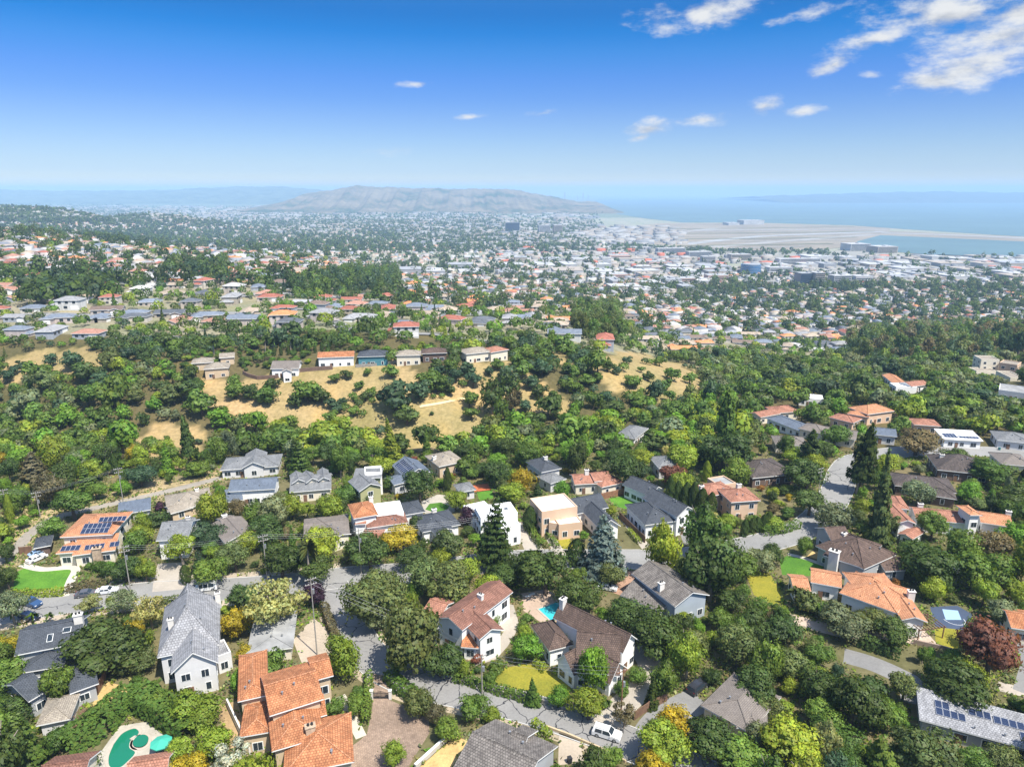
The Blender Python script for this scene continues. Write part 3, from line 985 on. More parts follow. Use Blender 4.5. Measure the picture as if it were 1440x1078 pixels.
sheet('lawn', [(1096, 786), (1112, 779), (1158, 795), (1152, 810), (1100, 808)], LAWN, .008)
ribbon('path', [(1108, 779), (1130, 784), (1158, 794)], 1.4, PALEP, .012)
sheet('lawn', [(772, 749), (800, 755), (813, 775), (797, 787), (780, 772)], LAWND, .008)
sheet('driveway', [(721, 734), (737, 734), (764, 772), (757, 784), (742, 783)], DRIVE, .008)
sheet('driveway', [(757, 736), (768, 736), (797, 780), (784, 788)], DRIVE, .012)
sheet('driveway', [(868, 724), (878, 730), (914, 766), (903, 772)], DRIVE, .008)
sheet('driveway', [(955, 746), (985, 738), (984, 760), (962, 766)], ASPHD, .008)
sheet('driveway', [(874, 803), (897, 802), (901, 823), (876, 838), (860, 832)], BRKR, .012)
sheet('lawn', [(1314, 880), (1362, 884), (1358, 908), (1330, 914), (1316, 904)], LAWND, .008)
sheet('sports_court', [(1308, 853), (1346, 851), (1367, 863), (1361, 886), (1315, 881)], gmat('court_blue', (.055, .075, .12), .1, .06), .012)
sheet('court_key', [(1325, 856), (1347, 858), (1352, 871), (1330, 871)], gmat('court_light_blue', (.27, .40, .55), .06, .05), .016)
def court_arc():
    mb = MB()
    c, a, b = P(1341, 870), P(1352, 871), P(1330, 871)
    r = (a - b).length * .62
    for k in range(14):
        t0, t1 = math.pi * (1 + k / 14), math.pi * (1 + (k + 1) / 14)
        q = lambda t, rr: (c.x + rr * math.cos(t), c.y + rr * math.sin(t), .021)
        mb.face([q(t0, r), q(t0, r + .09), q(t1, r + .09), q(t1, r)])
    tag(mb.build('court_line', FRAME), kind='structure')
court_arc()
sheet('lawn', [(1330, 750), (1362, 752), (1366, 760), (1338, 758)], LAWN, .008)
sheet('dirt', [(128, 992), (150, 958), (182, 966), (172, 988), (140, 1002)], STRAW, .008)
sheet('dirt', [(303, 992), (333, 985), (353, 1046), (322, 1052)], gmat('bare_earth', (.34, .235, .125), .25, .2), .008)
sheet('dirt', [(641, 1034), (659, 1042), (628, 1090), (576, 1090)], STRAW, .012)
sheet('garden_path', [(412, 900), (440, 868), (456, 880), (470, 916), (440, 936), (424, 931)], TANP, .008)
sheet('driveway', [(699, 846), (722, 850), (731, 880), (714, 908), (698, 926), (668, 936), (664, 926), (706, 892)], DRIVE, .012)
sheet('lawn', [(670, 691), (692, 688), (694, 700), (674, 704)], LAWNV, .012)
sheet('patio', [(662, 682), (686, 680), (691, 689), (668, 692)], gmat('red_clay', (.42, .12, .05), .1, .1), .012)
sheet('patio', [(733, 834), (770, 828), (803, 850), (792, 874), (760, 874), (736, 858)], gmat('pool_deck_tan', (.40, .30, .23), .15, .12), .008)
sheet('patio', [(138, 1062), (168, 1020), (206, 1014), (246, 1042), (240, 1068), (200, 1100), (120, 1110)], PATIO, .008)
sheet('patio', [(655, 902), (676, 903), (680, 925), (658, 928)], BRKR, .008)
sheet('patio', [(1110, 862), (1180, 880), (1260, 892), (1300, 885), (1318, 905), (1270, 905), (1180, 895), (1112, 878)], gmat('terrace_stone', (.42, .33, .26), .2, .15), .008)
sheet('patio', [(1362, 758), (1420, 752), (1400, 765), (1372, 766)], BRKR, .012)
sheet('yard', [(786, 1030), (815, 1040), (822, 1072), (785, 1075)], TANP, .012)
sheet('dirt', [(1142, 775), (1160, 775), (1158, 788), (1135, 782)], STRAW, .016)
# ------------------------------------------------------------------ houses
HOUSES = []   # (name, landmark phrase, px, py)
FOOT = []     # footprints in world xy (polygons)
def roof_polys(w, d, h, typ, p):
    if typ == 'gable':
        r = h + p * d / 2
        return [[(0, 0, h), (w, 0, h), (w, d / 2, r), (0, d / 2, r)], [(w, d, h), (0, d, h), (0, d / 2, r), (w, d / 2, r)]], r
    if typ == 'gablef':
        r = h + p * w / 2
        return [[(w, 0, h), (w, d, h), (w / 2, d, r), (w / 2, 0, r)], [(0, d, h), (0, 0, h), (w / 2, 0, r), (w / 2, d, r)]], r
    if typ == 'hip':
        if w >= d:
            r = h + p * d / 2; k = d / 2
            a, b = (k, d / 2, r), (w - k, d / 2, r)
        else:
            r = h + p * w / 2; k = w / 2
            a, b = (w / 2, k, r), (w / 2, d - k, r)
        if w >= d:
            return [[(0, 0, h), (w, 0, h), b, a], [(w, d, h), (0, d, h), a, b], [(0, d, h), (0, 0, h), a], [(w, 0, h), (w, d, h), b]], r
        return [[(0, 0, h), (w, 0, h), a], [(w, d, h), (0, d, h), b], [(0, d, h), (0, 0, h), a, b], [(w, 0, h), (w, d, h), b, a]], r
    if typ == 'shed':
        r = h + p * d
        return [[(0, 0, h), (w, 0, h), (w, d, r), (0, d, r)]], r
    return [[(0, 0, h), (w, 0, h), (w, d, h), (0, d, h)]], h
def roof_z(x, y, w, d, h, typ, p):
    if typ == 'gable': return h + p * min(y, d - y)
    if typ == 'gablef': return h + p * min(x, w - x)
    if typ == 'hip': return h + p * min(x, w - x, y, d - y)
    if typ == 'shed': return h + p * y
    return h
def add_roof(mb, M, w, d, h, typ, p, th=.22):
    polys, r = roof_polys(w, d, h, typ, p)
    edges = {}
    for q in polys:
        e = (Vector(q[1]) - Vector(q[0])).normalized()
        nrm = (Vector(q[1]) - Vector(q[0])).cross(Vector(q[2]) - Vector(q[0])).normalized()
        up = nrm.cross(e)
        uv = [((Vector(v) - Vector(q[0])).dot(e) + M.translation.x, (Vector(v) - Vector(q[0])).dot(up) + M.translation.y) for v in q]
        mb.face([M @ Vector(v) for v in q], 0, uv)
        mb.face([M @ Vector((v[0], v[1], v[2] - th)) for v in reversed(q)], 1)
        n = len(q)
        for i in range(n):
            a, b = q[i], q[(i + 1) % n]
            ka, kb = tuple(round(c, 3) for c in a), tuple(round(c, 3) for c in b)
            if (kb, ka) in edges: del edges[(kb, ka)]
            else: edges[(ka, kb)] = (a, b)
    for a, b in edges.values():
        lo = lambda v: (v[0], v[1], v[2] - th)
        mb.face([M @ Vector(lo(a)), M @ Vector(lo(b)), M @ Vector(b), M @ Vector(a)], 1)
    # ridge and hip caps
    if typ in ('hip', 'gable', 'gablef'):
        seen = set()
        for q in polys:
            n = len(q)
            for i in range(n):
                a, b = q[i], q[(i + 1) % n]
                if max(a[2], b[2]) > h + .1:
                    k = tuple(sorted((tuple(round(c, 2) for c in a), tuple(round(c, 2) for c in b))))
                    if typ != 'hip' and min(a[2], b[2]) < h + .1:
                        continue
                    if k in seen:
                        continue
                    seen.add(k)
                    A, B = M @ Vector((a[0], a[1], a[2] + .03)), M @ Vector((b[0], b[1], b[2] + .03))
                    if (A - B).length > .5:
                        mb.tube([A, B], .13, 5, 2)
    return r
def house(name, label, lm, wall, roof, wings, chim=(), solar=(), garage=(), sky=(), deck=(), trim=None, cat='house', sep=3.4, nowin=False, z0=None, group=None, windows=True):
    """wings: (A px, B px, eave height, depth, roof type, pitch[, roof key[, wall key]]): A to B is the lower edge of the roof seen in the photograph"""
    fr = []
    base = None
    for wg in wings:
        A, B, h = wg[0], wg[1], wg[2]
        a, b = P(*A, up=h), P(*B, up=h)
        fr.append((a, b))
    cx = sum((a.x + b.x) / 2 for a, b in fr) / len(fr); cy = sum((a.y + b.y) / 2 for a, b in fr) / len(fr)
    zb = tz(cx, cy) if z0 is None else z0
    flatland = cy < 222
    root = empty(name, (cx, cy, zb))
    tag(root, label, cat, group)
    Minv = Matrix.Translation((-cx, -cy, -zb))
    wmb, roofs, W_ = {}, {}, []
    for wg, (a, b) in zip(wings, fr):
        h, d, typ, p = wg[2:6]
        rk = wg[6] if len(wg) > 6 and wg[6] else roof
        wk = wg[7] if len(wg) > 7 else wall
        zz = (a.z + b.z) / 2 - h
        ux = Vector((b.x - a.x, b.y - a.y, 0)); w = ux.length; ux.normalize()
        uy = Vector((-ux.y, ux.x, 0))
        M = Matrix(((ux.x, uy.x, 0, a.x), (ux.y, uy.y, 0, a.y), (0, 0, 1, zz), (0, 0, 0, 1)))
        W_.append((Minv @ M, M, w, d, h, typ, p, rk, wk))
        FOOT.append([tuple((M @ Vector(q))[:2]) for q in ((0, 0, 0), (w, 0, 0), (w, d, 0), (0, d, 0))])
    bot = -.6 if flatland else -4.0
    for (M, MW, w, d, h, typ, p, rk, wk) in W_:
        mb = wmb.setdefault(wk, MB())
        rb = roofs.setdefault(rk, MB())
        o = .55 if typ != 'flat' else 0.0
        o = min(o, w * .2, d * .2)
        x0, x1, y0, y1 = o, w - o, o, d - o
        zt = lambda x, y: roof_z(x, y, w, d, h, typ, p) - .2
        V = lambda x, y, z: M @ Vector((x, y, z))
        if typ == 'flat':
            tp, th = h + .35, .28
            for (p0, p1) in (((0, 0), (w, 0)), ((w, 0), (w, d)), ((w, d), (0, d)), ((0, d), (0, 0))):
                mb.face([V(*p0, bot), V(*p1, bot), V(*p1, tp), V(*p0, tp)])
            inn = [(th, th), (w - th, th), (w - th, d - th), (th, d - th)]; out = [(0, 0), (w, 0), (w, d), (0, d)]
            for i in range(4):
                j = (i + 1) % 4
                mb.face([V(*out[i], tp), V(*out[j], tp), V(*inn[j], tp), V(*inn[i], tp)])
                mb.face([V(*inn[j], h - .02), V(*inn[i], h - .02), V(*inn[i], tp), V(*inn[j], tp)])
            rb.face([V(*q, h) for q in inn], 0, [(q[0] + MW.translation.x, q[1]) for q in inn])
        else:
            mb.face([V(x0, y0, bot), V(x1, y0, bot)] + ([V(x1, y0, zt(x1, y0)), V(w / 2, y0, zt(w / 2, y0)), V(x0, y0, zt(x0, y0))] if typ == 'gablef' else [V(x1, y0, zt(x1, y0)), V(x0, y0, zt(x0, y0))]))
            mb.face([V(x1, y1, bot), V(x0, y1, bot)] + ([V(x0, y1, zt(x0, y1)), V(w / 2, y1, zt(w / 2, y1)), V(x1, y1, zt(x1, y1))] if typ == 'gablef' else [V(x0, y1, zt(x0, y1)), V(x1, y1, zt(x1, y1))]))
            mb.face([V(x1, y0, bot), V(x1, y1, bot)] + ([V(x1, y1, zt(x1, y1)), V(x1, d / 2, zt(x1, d / 2)), V(x1, y0, zt(x1, y0))] if typ == 'gable' else [V(x1, y1, zt(x1, y1)), V(x1, y0, zt(x1, y0))]))
            mb.face([V(x0, y1, bot), V(x0, y0, bot)] + ([V(x0, y0, zt(x0, y0)), V(x0, d / 2, zt(x0, d / 2)), V(x0, y1, zt(x0, y1))] if typ == 'gable' else [V(x0, y0, zt(x0, y0)), V(x0, y1, zt(x0, y1))]))
            add_roof(rb, M, w, d, h, typ, p)
        ZONES.append(hullpx([MW @ Vector(q) for q in ((0, 0, h), (w, 0, h), (w, d, h), (0, d, h), (0, 0, h * .35), (w, 0, h * .35))]))
    for k, mb in wmb.items():
        mb.build('wall', WALL[k], root)
    ridge = {'orange': 'paleorange', 'paleorange': 'paleorange', 'salmon': 'salmon'}
    for k, mb in roofs.items():
        mb.build('roof', [ROOF[k], trim or TRIM, ROOF[ridge.get(k, k)]], root)
    def insides(P_, me):
        for i, (M, MW, w, d, h, typ, p, rk, wk) in enumerate(W_):
            if i == me: continue
            q = M.inverted() @ P_
            if -.1 < q.x < w + .1 and -.1 < q.y < d + .1 and q.z < h + .2:
                return True
        return False
    nwin = 0
    cam_l = Vector((-cx, -cy, CAMH - zb))
    gar = {(g[0], g[1]): g for g in garage}
    for i, (M, MW, w, d, h, typ, p, rk, wk) in enumerate(W_):
        if nowin or h < 2.3: continue
        o = min(.55 if typ != 'flat' else 0.0, w * .2, d * .2)
        sides = [('F', (o, o), (1, 0), w - 2 * o, (0, -1)), ('R', (w - o, o), (0, 1), d - 2 * o, (1, 0)), ('L', (o, d - o), (0, -1), d - 2 * o, (-1, 0)), ('B', (w - o, d - o), (-1, 0), w - 2 * o, (0, 1))]
        for (sd, p0, du, Ln, nn) in sides:
            N = (M.to_3x3() @ Vector((nn[0], nn[1], 0))).normalized()
            C = M @ Vector((p0[0] + du[0] * Ln / 2, p0[1] + du[1] * Ln / 2, h / 2))
            if N.dot(cam_l - C) <= 0 or Ln < 2.0: continue
            U = (M.to_3x3() @ Vector((du[0], du[1], 0))).normalized()
            B = Matrix(((U.x, N.x, 0, 0), (U.y, N.y, 0, 0), (0, 0, 1, 0), (0, 0, 0, 1)))
            def put(u, z, ww, hh, kind):
                c = M @ Vector((p0[0] + du[0] * u, p0[1] + du[1] * u, z))
                if insides(c + N * .2, i): return False
                T = Matrix.Translation(c) @ B
                if kind == 'window':
                    fm = MB(); fm.box((0, 0, 0), (ww + .24, .10, hh + .24), T)
                    f = fm.build('window', FRAME, root)
                    pm = MB()
                    k = 2 if ww > 1.0 else 1
                    for q in range(k):
                        pm.box((-ww / 2 + ww / k * (q + .5), .035, 0), (ww / k - .07, .08, hh), T)
                    pm.build('pane', GLASS, f)
                else:
                    fm = MB(); fm.box((0, 0, 0), (ww, .12, hh), T)
                    for q in range(3):
                        fm.box((0, .03, -hh / 2 + hh / 3 * (q + .5)), (ww - .2, .09, hh / 3 - .12), T)
                    fm.build(kind, gar[(i, sd)][4] if (i, sd) in gar and len(gar[(i, sd)]) > 4 else TRIM, root)
                return True
            ground_done = False
            if (i, sd) in gar:
                g = gar[(i, sd)]
                put(Ln * g[2], 1.15, g[3], 2.3, 'garage_door')
                ground_done = True
            nst = max(1, int((h - .3) // 2.75))
            for s in range(nst):
                zc = 1.55 + s * 2.8
                if zc + .85 > h - .05: zc = h - 1.0
                n = max(1, int(Ln // sep))
                for q in range(n):
                    if nwin >= 22: break
                    u = Ln * (q + .5) / n
                    if ground_done and s == 0 and abs(u - Ln * gar[(i, sd)][2]) < gar[(i, sd)][3] / 2 + 1: continue
                    rr = random.Random(i * 100 + q * 7 + s + int(w * 10))
                    ww = rr.choice((.9, 1.3, 1.5, 1.9)); hh = rr.choice((1.15, 1.3, 1.45))
                    if put(u + rr.uniform(-.25, .25), zc, min(ww, Ln / n - .5), hh, 'window'): nwin += 1
    # a front door on the first wing that shows its front
    for i, (M, MW, w, d, h, typ, p, rk, wk) in enumerate(W_[:1]):
        if nowin: break
        o = min(.55 if typ != 'flat' else 0.0, w * .2)
        c = M @ Vector((w * .36, o, 1.05))
        N = (M.to_3x3() @ Vector((0, -1, 0))).normalized(); U = (M.to_3x3() @ Vector((1, 0, 0))).normalized()
        if not insides(c + N * .2, i) and (i, 'F') not in gar:
            T = Matrix.Translation(c) @ Matrix(((U.x, N.x, 0, 0), (U.y, N.y, 0, 0), (0, 0, 1, 0), (0, 0, 0, 1)))
            dm = MB(); dm.box((0, .03, 0), (1.0, .16, 2.1), T)
            dm.build('door', WOOD, root)
    for c in chim:      # (wing, fu, fv, height above the roof, size, material)
        M, MW, w, d, h, typ, p, rk, wk = W_[c[0]]
        x, y = w * c[1], d * c[2]
        z = roof_z(max(0, min(w, x)), max(0, min(d, y)), w, d, h, typ, p)
        s = c[4] if len(c) > 4 else 1.0
        mm = c[5] if len(c) > 5 else CHIM
        cb = MB()
        zb0 = bot if (y <= 0 or x <= 0 or x >= w) else z - 1.2
        cb.box((x, y, (z + c[3] + zb0) / 2), (s * 1.25, s * .85, z + c[3] - zb0), M)
        cb.box((x, y, z + c[3] + .08), (s * 1.45, s * 1.05, .16), M)
        o_ = cb.build('chimney', mm, root)
        pb = MB()
        for q in (-.25, .25):
            pb.cyl((x + q * s, y, z + c[3] + .16), .17 * s, .4, 8, 0, M)
        pb.build('flue', DARK, o_)
    for s in solar:     # (wing, plane, u0, v0, nu, nv[, skip])
        M, MW, w, d, h, typ, p, rk, wk = W_[s[0]]
        if s[1] == 'F': o0, du, dv, nn = Vector((0, 0, h)), Vector((1, 0, 0)), Vector((0, 1, p)).normalized(), None
        elif s[1] == 'R': o0, du, dv = Vector((w, 0, h)), Vector((0, 1, 0)), Vector((-1, 0, p)).normalized()
        else: o0, du, dv = Vector((0, d, h)), Vector((0, -1, 0)), Vector((1, 0, p)).normalized()
        nn = du.cross(dv)
        L3 = M.to_3x3()
        pw, ph = 1.05, 1.7
        for iu in range(s[4]):
            for iv in range(s[5]):
                if len(s) > 6 and (iu, iv) in s[6]: continue
                c = o0 + du * (s[2] + (iu + .5) * (pw + .06)) + dv * (s[3] + (iv + .5) * (ph + .06)) + nn * .14
                T = M @ Matrix(((du.x, dv.x, nn.x, c.x), (du.y, dv.y, nn.y, c.y), (du.z, dv.z, nn.z, c.z), (0, 0, 0, 1)))
                b1 = MB(); b1.box((0, 0, 0), (pw, ph, .05), T)
                f = b1.build('solar_panel', PFRAME, root)
                b2 = MB()
                q = [(-pw / 2 + .035, -ph / 2 + .035), (pw / 2 - .035, -ph / 2 + .035), (pw / 2 - .035, ph / 2 - .035), (-pw / 2 + .035, ph / 2 - .035)]
                b2.face([T @ Vector((a, b_, .030)) for a, b_ in q], 0, q)
                b2.build('cells', PANEL, f)
    for s in sky:       # skylights (wing, plane, u, v, w, l)
        M, MW, w, d, h, typ, p, rk, wk = W_[s[0]]
        du, dv = Vector((1, 0, 0)), Vector((0, 1, p)).normalized(); nn = du.cross(dv)
        c = Vector((0, 0, h)) + du * s[1] + dv * s[2] + nn * .1
        T = M @ Matrix(((du.x, dv.x, nn.x, c.x), (du.y, dv.y, nn.y, c.y), (du.z, dv.z, nn.z, c.z), (0, 0, 0, 1)))
        b1 = MB(); b1.box((0, 0, 0), (s[3], s[4], .2), T); f = b1.build('skylight', FRAME, root)
        b2 = MB(); b2.box((0, 0, .03), (s[3] - .16, s[4] - .16, .2), T); b2.build('pane', GLASS, f)
    # small vents on the roof
    rr = random.Random(int(cx * 10))
    for i, (M, MW, w, d, h, typ, p, rk, wk) in enumerate(W_):
        if w * d > 60 and typ != 'flat' and cy < 235:
            for q in range(2):
                x, y = w * rr.uniform(.25, .75), d * rr.uniform(.15, .4)
                z = roof_z(x, y, w, d, h, typ, p)
                vb = MB(); vb.cyl((x, y, z - .1), .14, .55, 8, 0, M); vb.cyl((x, y, z + .45), .2, .08, 8, 0, M)
                vb.build('vent', METAL, root)
    zc = zb + max(w_[4] for w_ in W_) * .7
    ppx, ppy, _ = proj(cx, cy, zc)
    if lm: HOUSES.append((root, lm, ppx, ppy))
    return root
def hullpx(pts):
    q = sorted(set(tuple(round(v, 2) for v in proj(*p)[:2]) for p in pts))
    def half(ps):
        o = []
        for p in ps:
            while len(o) >= 2 and (o[-1][0] - o[-2][0]) * (p[1] - o[-2][1]) - (o[-1][1] - o[-2][1]) * (p[0] - o[-2][0]) <= 0:
                o.pop()
            o.append(p)
        return o[:-1]
    return half(q) + half(q[::-1])

G = 'garage_door'
house('tile_roof_house', 'large salmon tile house with four blue solar arrays and a stone chimney', 'the four-array solar house', 'cream', 'salmon',
      [((84, 755), (158, 751), 6.2, 13, 'hip', .36, 'paleorange'), ((78, 778), (106, 776), 3.8, 9, 'hip', .33, 'paleorange'), ((101, 781), (162, 773), 3.5, 6, 'shed', .3, 'paleorange')],
      chim=[(2, .58, -.02, 1.2, 1.5, STONE)], solar=[(0, 'F', 7.5, 4.4, 6, 1), (0, 'F', 4.5, .6, 6, 2), (1, 'F', .8, .5, 4, 1), (2, 'F', 2.4, 1.2, 4, 1), (2, 'F', 8.0, 1.2, 2, 1)], windows=True)
house('carport', 'small dark grey roofed carport with brown board sides beside the solar house', None, 'brown', 'slate', [((46, 771), (72, 766), 2.6, 6, 'hip', .5)], nowin=True, cat='carport')
house('flat_roof_house', 'low building with a pale blue-grey metal roof behind the solar house', 'the pale metal-roofed house', 'palegrey', 'bluegrey', [((165, 724), (212, 716), 3, 7, 'shed', .12)])
house('shingle_roof_house', 'long house with a tan shingle hip roof at the edge of the woods', 'the tan shingle house', 'tan', 'tan', [((235, 719), (301, 706), 3.1, 12, 'hip', .36), ((240, 722), (272, 713), 2.9, 6, 'gable', .3)], chim=[(0, .7, .6, .8, .8)])
house('grey_roof_house', 'white house with a plain grey gable roof above a concrete driveway', 'the white driveway house', 'white', 'grey', [((219, 760), (264, 757), 5.6, 11, 'gable', .42), ((250, 752), (281, 744), 4.8, 9, 'gable', .36)],
      garage=[(0, 'F', .35, 4.6)], chim=[(0, .8, .6, .9, .8)])
house('ranch_house', 'long light grey ranch house with a peaked centre below the oak woods', 'the grey ranch house', 'palegrey', 'grey', [((309, 661), (392, 655), 3.2, 11, 'hip', .36), ((340, 658), (372, 655), 3.8, 13, 'gablef', .5)])
house('white_trim_house', 'two-storey house with a blue-grey roof and tall white windows', 'the blue-grey tall-windowed house', 'white', 'bluegrey', [((320, 691), (387, 687), 5.2, 9, 'gable', .4), ((318, 706), (342, 702), 3.2, 6, 'shed', .25)], sep=2.0)
house('taupe_roof_house', 'house with a taupe gable roof and dark skylights facing the lane', 'the skylit taupe house', 'cream', 'taupe', [((316, 764), (363, 750), 4.2, 13, 'gablef', .3), ((316, 742), (336, 736), 4.4, 7, 'gable', .3)], chim=[(1, .4, .6, .8)])
house('sawtooth_house', 'cream house with a long grey roof and small peaks along its ridge', 'the cream peaked-ridge house', 'cream', 'grey', [((407, 692), (466, 687), 3.6, 11, 'gable', .5), ((410, 680), (430, 677), 5.4, 7, 'gablef', .6), ((430, 679), (449, 675), 5.4, 7, 'gablef', .6), ((447, 676), (464, 674), 5.6, 8, 'gablef', .6)])
house('olive_house', 'olive green house with a grey roof and a white rear deck roof', 'the olive green house', 'olive', 'grey', [((505, 691), (538, 683), 6.0, 9, 'gablef', .45), ((496, 672), (536, 671), 6.4, 6, 'shed', .12), ((513, 668), (537, 666), 6.8, 6, 'flat', 0, 'white', 'white')])
house('solar_roof_house', 'grey house whose blue solar field covers the left roof slope', 'the blue-solar grey house', 'palegrey', 'bluegrey', [((570, 672), (608, 664), 4.8, 12, 'gablef', .5), ((554, 682), (577, 676), 3.6, 7, 'gable', .3)], solar=[(0, 'L', 1.5, .6, 8, 2)])
house('hip_roof_house', 'house with a tan hip roof and chimney tucked into the trees', 'the tan hip-roofed house', 'tan', 'tan', [((617, 656), (654, 648), 4.2, 11, 'hip', .42)], chim=[(0, .1, .5, 1.0)])
house('mission_house', 'white house with a bright orange hip roof and lower salmon roofs', 'the orange hip-roofed house', 'white', 'orange',
      [((497, 729), (532, 723), 7, 9, 'hip', .5), ((516, 742), (574, 734), 4.4, 6, 'hip', .4, 'brownred'), ((530, 727), (568, 722), 5.4, 8, 'flat', 0, 'white'), ((507, 757), (537, 757), 3.4, 5, 'hip', .4, 'salmon'), ((499, 737), (515, 736), 5.2, 4, 'shed', .3, 'salmon')], chim=[(0, .95, .9, 1.5, .9)])
house('taupe_low_house', 'low taupe roofed house with bare soil behind it', 'the low taupe house', 'cream', 'taupe', [((427, 758), (492, 750), 3.2, 12, 'gable', .22), ((468, 760), (494, 750), 3.6, 13, 'gablef', .3)], sky=[(0, 6, 3, 1, 1.4)])
house('pavilion_house', 'small dark grey hip roofed pavilion beside the round lawn', 'the dark grey pavilion', 'white', 'slate', [((568, 724), (598, 719), 3.6, 8, 'hip', .42)])
house('slate_hip_house', 'dark grey slate house with crossing hips in front of the round lawn', 'the crossing-hips slate house', 'white', 'slate', [((594, 748), (648, 737), 3.6, 10, 'hip', .42), ((614, 752), (640, 744), 3.6, 9, 'gablef', .42)], chim=[(0, .55, .8, 1.0)])
house('garden_pavilion', 'little grey hip roofed pavilion next to the red clay court', None, 'palegrey', 'grey', [((646, 692), (670, 688), 3.0, 6, 'hip', .5)], cat='pavilion')
house('modern_house', 'white flat-roofed modern house with a green turf court behind', 'the white flat-roofed house', 'white', 'white', [((676, 729), (728, 722), 6.2, 7, 'flat', 0), ((704, 744), (732, 738), 5.4, 7, 'flat', 0), ((664, 724), (694, 717), 4.0, 6, 'flat', 0)], sep=2.2, sky=[(0, 4, 3, 1.2, 1.2), (0, 8, 3.5, 1.2, 1.2)])
house('dark_roof_house', 'dark grey roofed house with a chimney deep in the trees', 'the hidden dark grey house', 'palegrey', 'slate', [((761, 664), (790, 658), 4.2, 11, 'hip', .42), ((774, 680), (797, 673), 3.2, 7, 'hip', .35, 'grey')], chim=[(0, .7, .6, 1.0)])
house('salmon_roof_house', 'low house with salmon tile roofs and a cream chimney among trees', 'the low salmon house', 'cream', 'salmon', [((808, 681), (846, 679), 3.6, 8, 'gable', .36), ((846, 685), (878, 678), 3.4, 7, 'hip', .38), ((836, 677), (862, 674), 4.2, 7, 'gable', .36)], chim=[(0, .55, .5, 1.4)])
house('deco_house', 'peach stucco house with stepped flat white roofs and parapets', 'the peach flat-roofed house', 'peach', 'white', [((762, 721), (812, 713), 7.0, 9, 'flat', 0), ((786, 739), (819, 735), 4.2, 7, 'flat', 0), ((772, 736), (787, 738), 4.0, 6, 'flat', 0)], sep=2.4)
house('slate_gable_house', 'dark slate roofed house with a white front gable beside the blue spruce', 'the white-gabled slate house', 'white', 'slate', [((844, 744), (873, 739), 4.0, 12, 'gablef', .75), ((808, 723), (856, 713), 4.0, 9, 'gable', .55)])
house('farmhouse', 'big white farmhouse with dark slate roofs around a bright lawn', 'the white farmhouse', 'white', 'slate',
      [((952, 727), (981, 718), 6, 14, 'gablef', .6), ((907, 738), (952, 732), 4.4, 13, 'hip', .5), ((914, 698), (937, 689), 4.2, 11, 'gablef', .6)], sep=2.2)
house('cedar_house', 'grey-blue house with a broad wood shingle roof and a skylight', 'the grey cedar-shake house', 'bluegrey', 'wood', [((949, 853), (998, 836), 5.4, 15, 'gablef', .42), ((872, 836), (930, 860), 3.2, 9, 'shed', .2)], chim=[(0, .12, .4, 1.6, 1.0)], sep=2.6)
house('salmon_two_storey_house', 'two-storey cream house with a salmon tile roof beside clipped cypresses', 'the two-storey salmon house', 'peach', 'salmon', [((1028, 706), (1070, 703), 6.2, 9, 'hip', .38), ((996, 698), (1038, 690), 5.4, 8, 'hip', .36), ((1012, 684), (1035, 680), 5.6, 6, 'flat', 0, 'palegrey')], chim=[(0, .65, .8, 1.2), (1, .05, .5, 1.4)])
house('brown_roof_house', 'large house with a spreading brown shingle roof and a tall pale chimney', 'the big brown-roofed house', 'grey', 'brown', [((1157, 780), (1216, 799), 4.6, 15, 'hip', .5), ((1215, 800), (1262, 779), 4.6, 13, 'hip', .5), ((1245, 803), (1278, 801), 2.9, 7, 'gable', .4), ((1170, 762), (1200, 760), 4.8, 8, 'gable', .5)], chim=[(0, .28, -.03, 2.2, 1.7, CHIM), (1, .7, .9, .8)])
house('spanish_house', 'white stucco house with faded salmon roofs and an arched tower entry', 'the white towered house', 'white', 'salmon', [((1263, 735), (1289, 736), 4.8, 12, 'gablef', .4), ((1288, 729), (1362, 736), 4.0, 8, 'gable', .36), ((1364, 724), (1382, 724), 7.4, 6, 'hip', .3, 'paleorange'), ((1379, 734), (1425, 741), 4.2, 8, 'gable', .36, 'paleorange'), ((1262, 750), (1283, 758), 3.0, 7, 'gablef', .34), ((1258, 714), (1280, 716), 4.8, 9, 'hip', .34)],
      chim=[(1, .2, .7, 1.2), (3, .95, .6, 1.2)])
house('villa', 'long rambling villa with pale orange tile roofs and a white chimney', 'the long orange villa', 'white', 'paleorange', [((1140, 818), (1184, 826), 4.2, 7, 'gable', .34), ((1180, 833), (1262, 862), 4.6, 12, 'hip', .36), ((1210, 838), (1273, 840), 5.0, 10, 'hip', .36), ((1268, 871), (1305, 874), 4.2, 12, 'gablef', .36), ((1116, 829), (1141, 831), 3.6, 7, 'gable', .32)], chim=[(3, .95, .7, 1.8, 1.1)], sep=2.8)
house('weathered_house', 'long low house with a blotchy weathered shake roof beyond the tall conifers', 'the long weathered-roof house', 'brown', 'weathered', [((1258, 682), (1346, 693), 3.4, 11, 'hip', .36), ((1308, 696), (1346, 702), 3.2, 7, 'hip', .34)])
house('weathered_peak_house', 'house with a steep dark weathered roof below the upper road', 'the steep weathered-roof house', 'brown', 'weathered', [((1318, 660), (1396, 668), 3.6, 14, 'hip', .5)], chim=[(0, .2, .6, .8)])
house('dark_brown_house', 'dark brown roofed house above the round green tree', 'the dark brown house', 'brown', 'weathered', [((1058, 672), (1120, 666), 3.6, 14, 'hip', .4)])
house('brown_hip_house', 'small house with a light brown hip roof near the top of the road', 'the light brown hip house', 'cream', 'taupe', [((1090, 624), (1137, 627), 3.4, 9, 'hip', .4)])
house('brown_long_house', 'light brown roofed house with cream walls left of the tall pine', 'the cream-walled brown house', 'cream', 'taupe', [((1158, 611), (1204, 618), 3.6, 10, 'gable', .34), ((1122, 604), (1158, 608), 3.4, 9, 'hip', .38)])
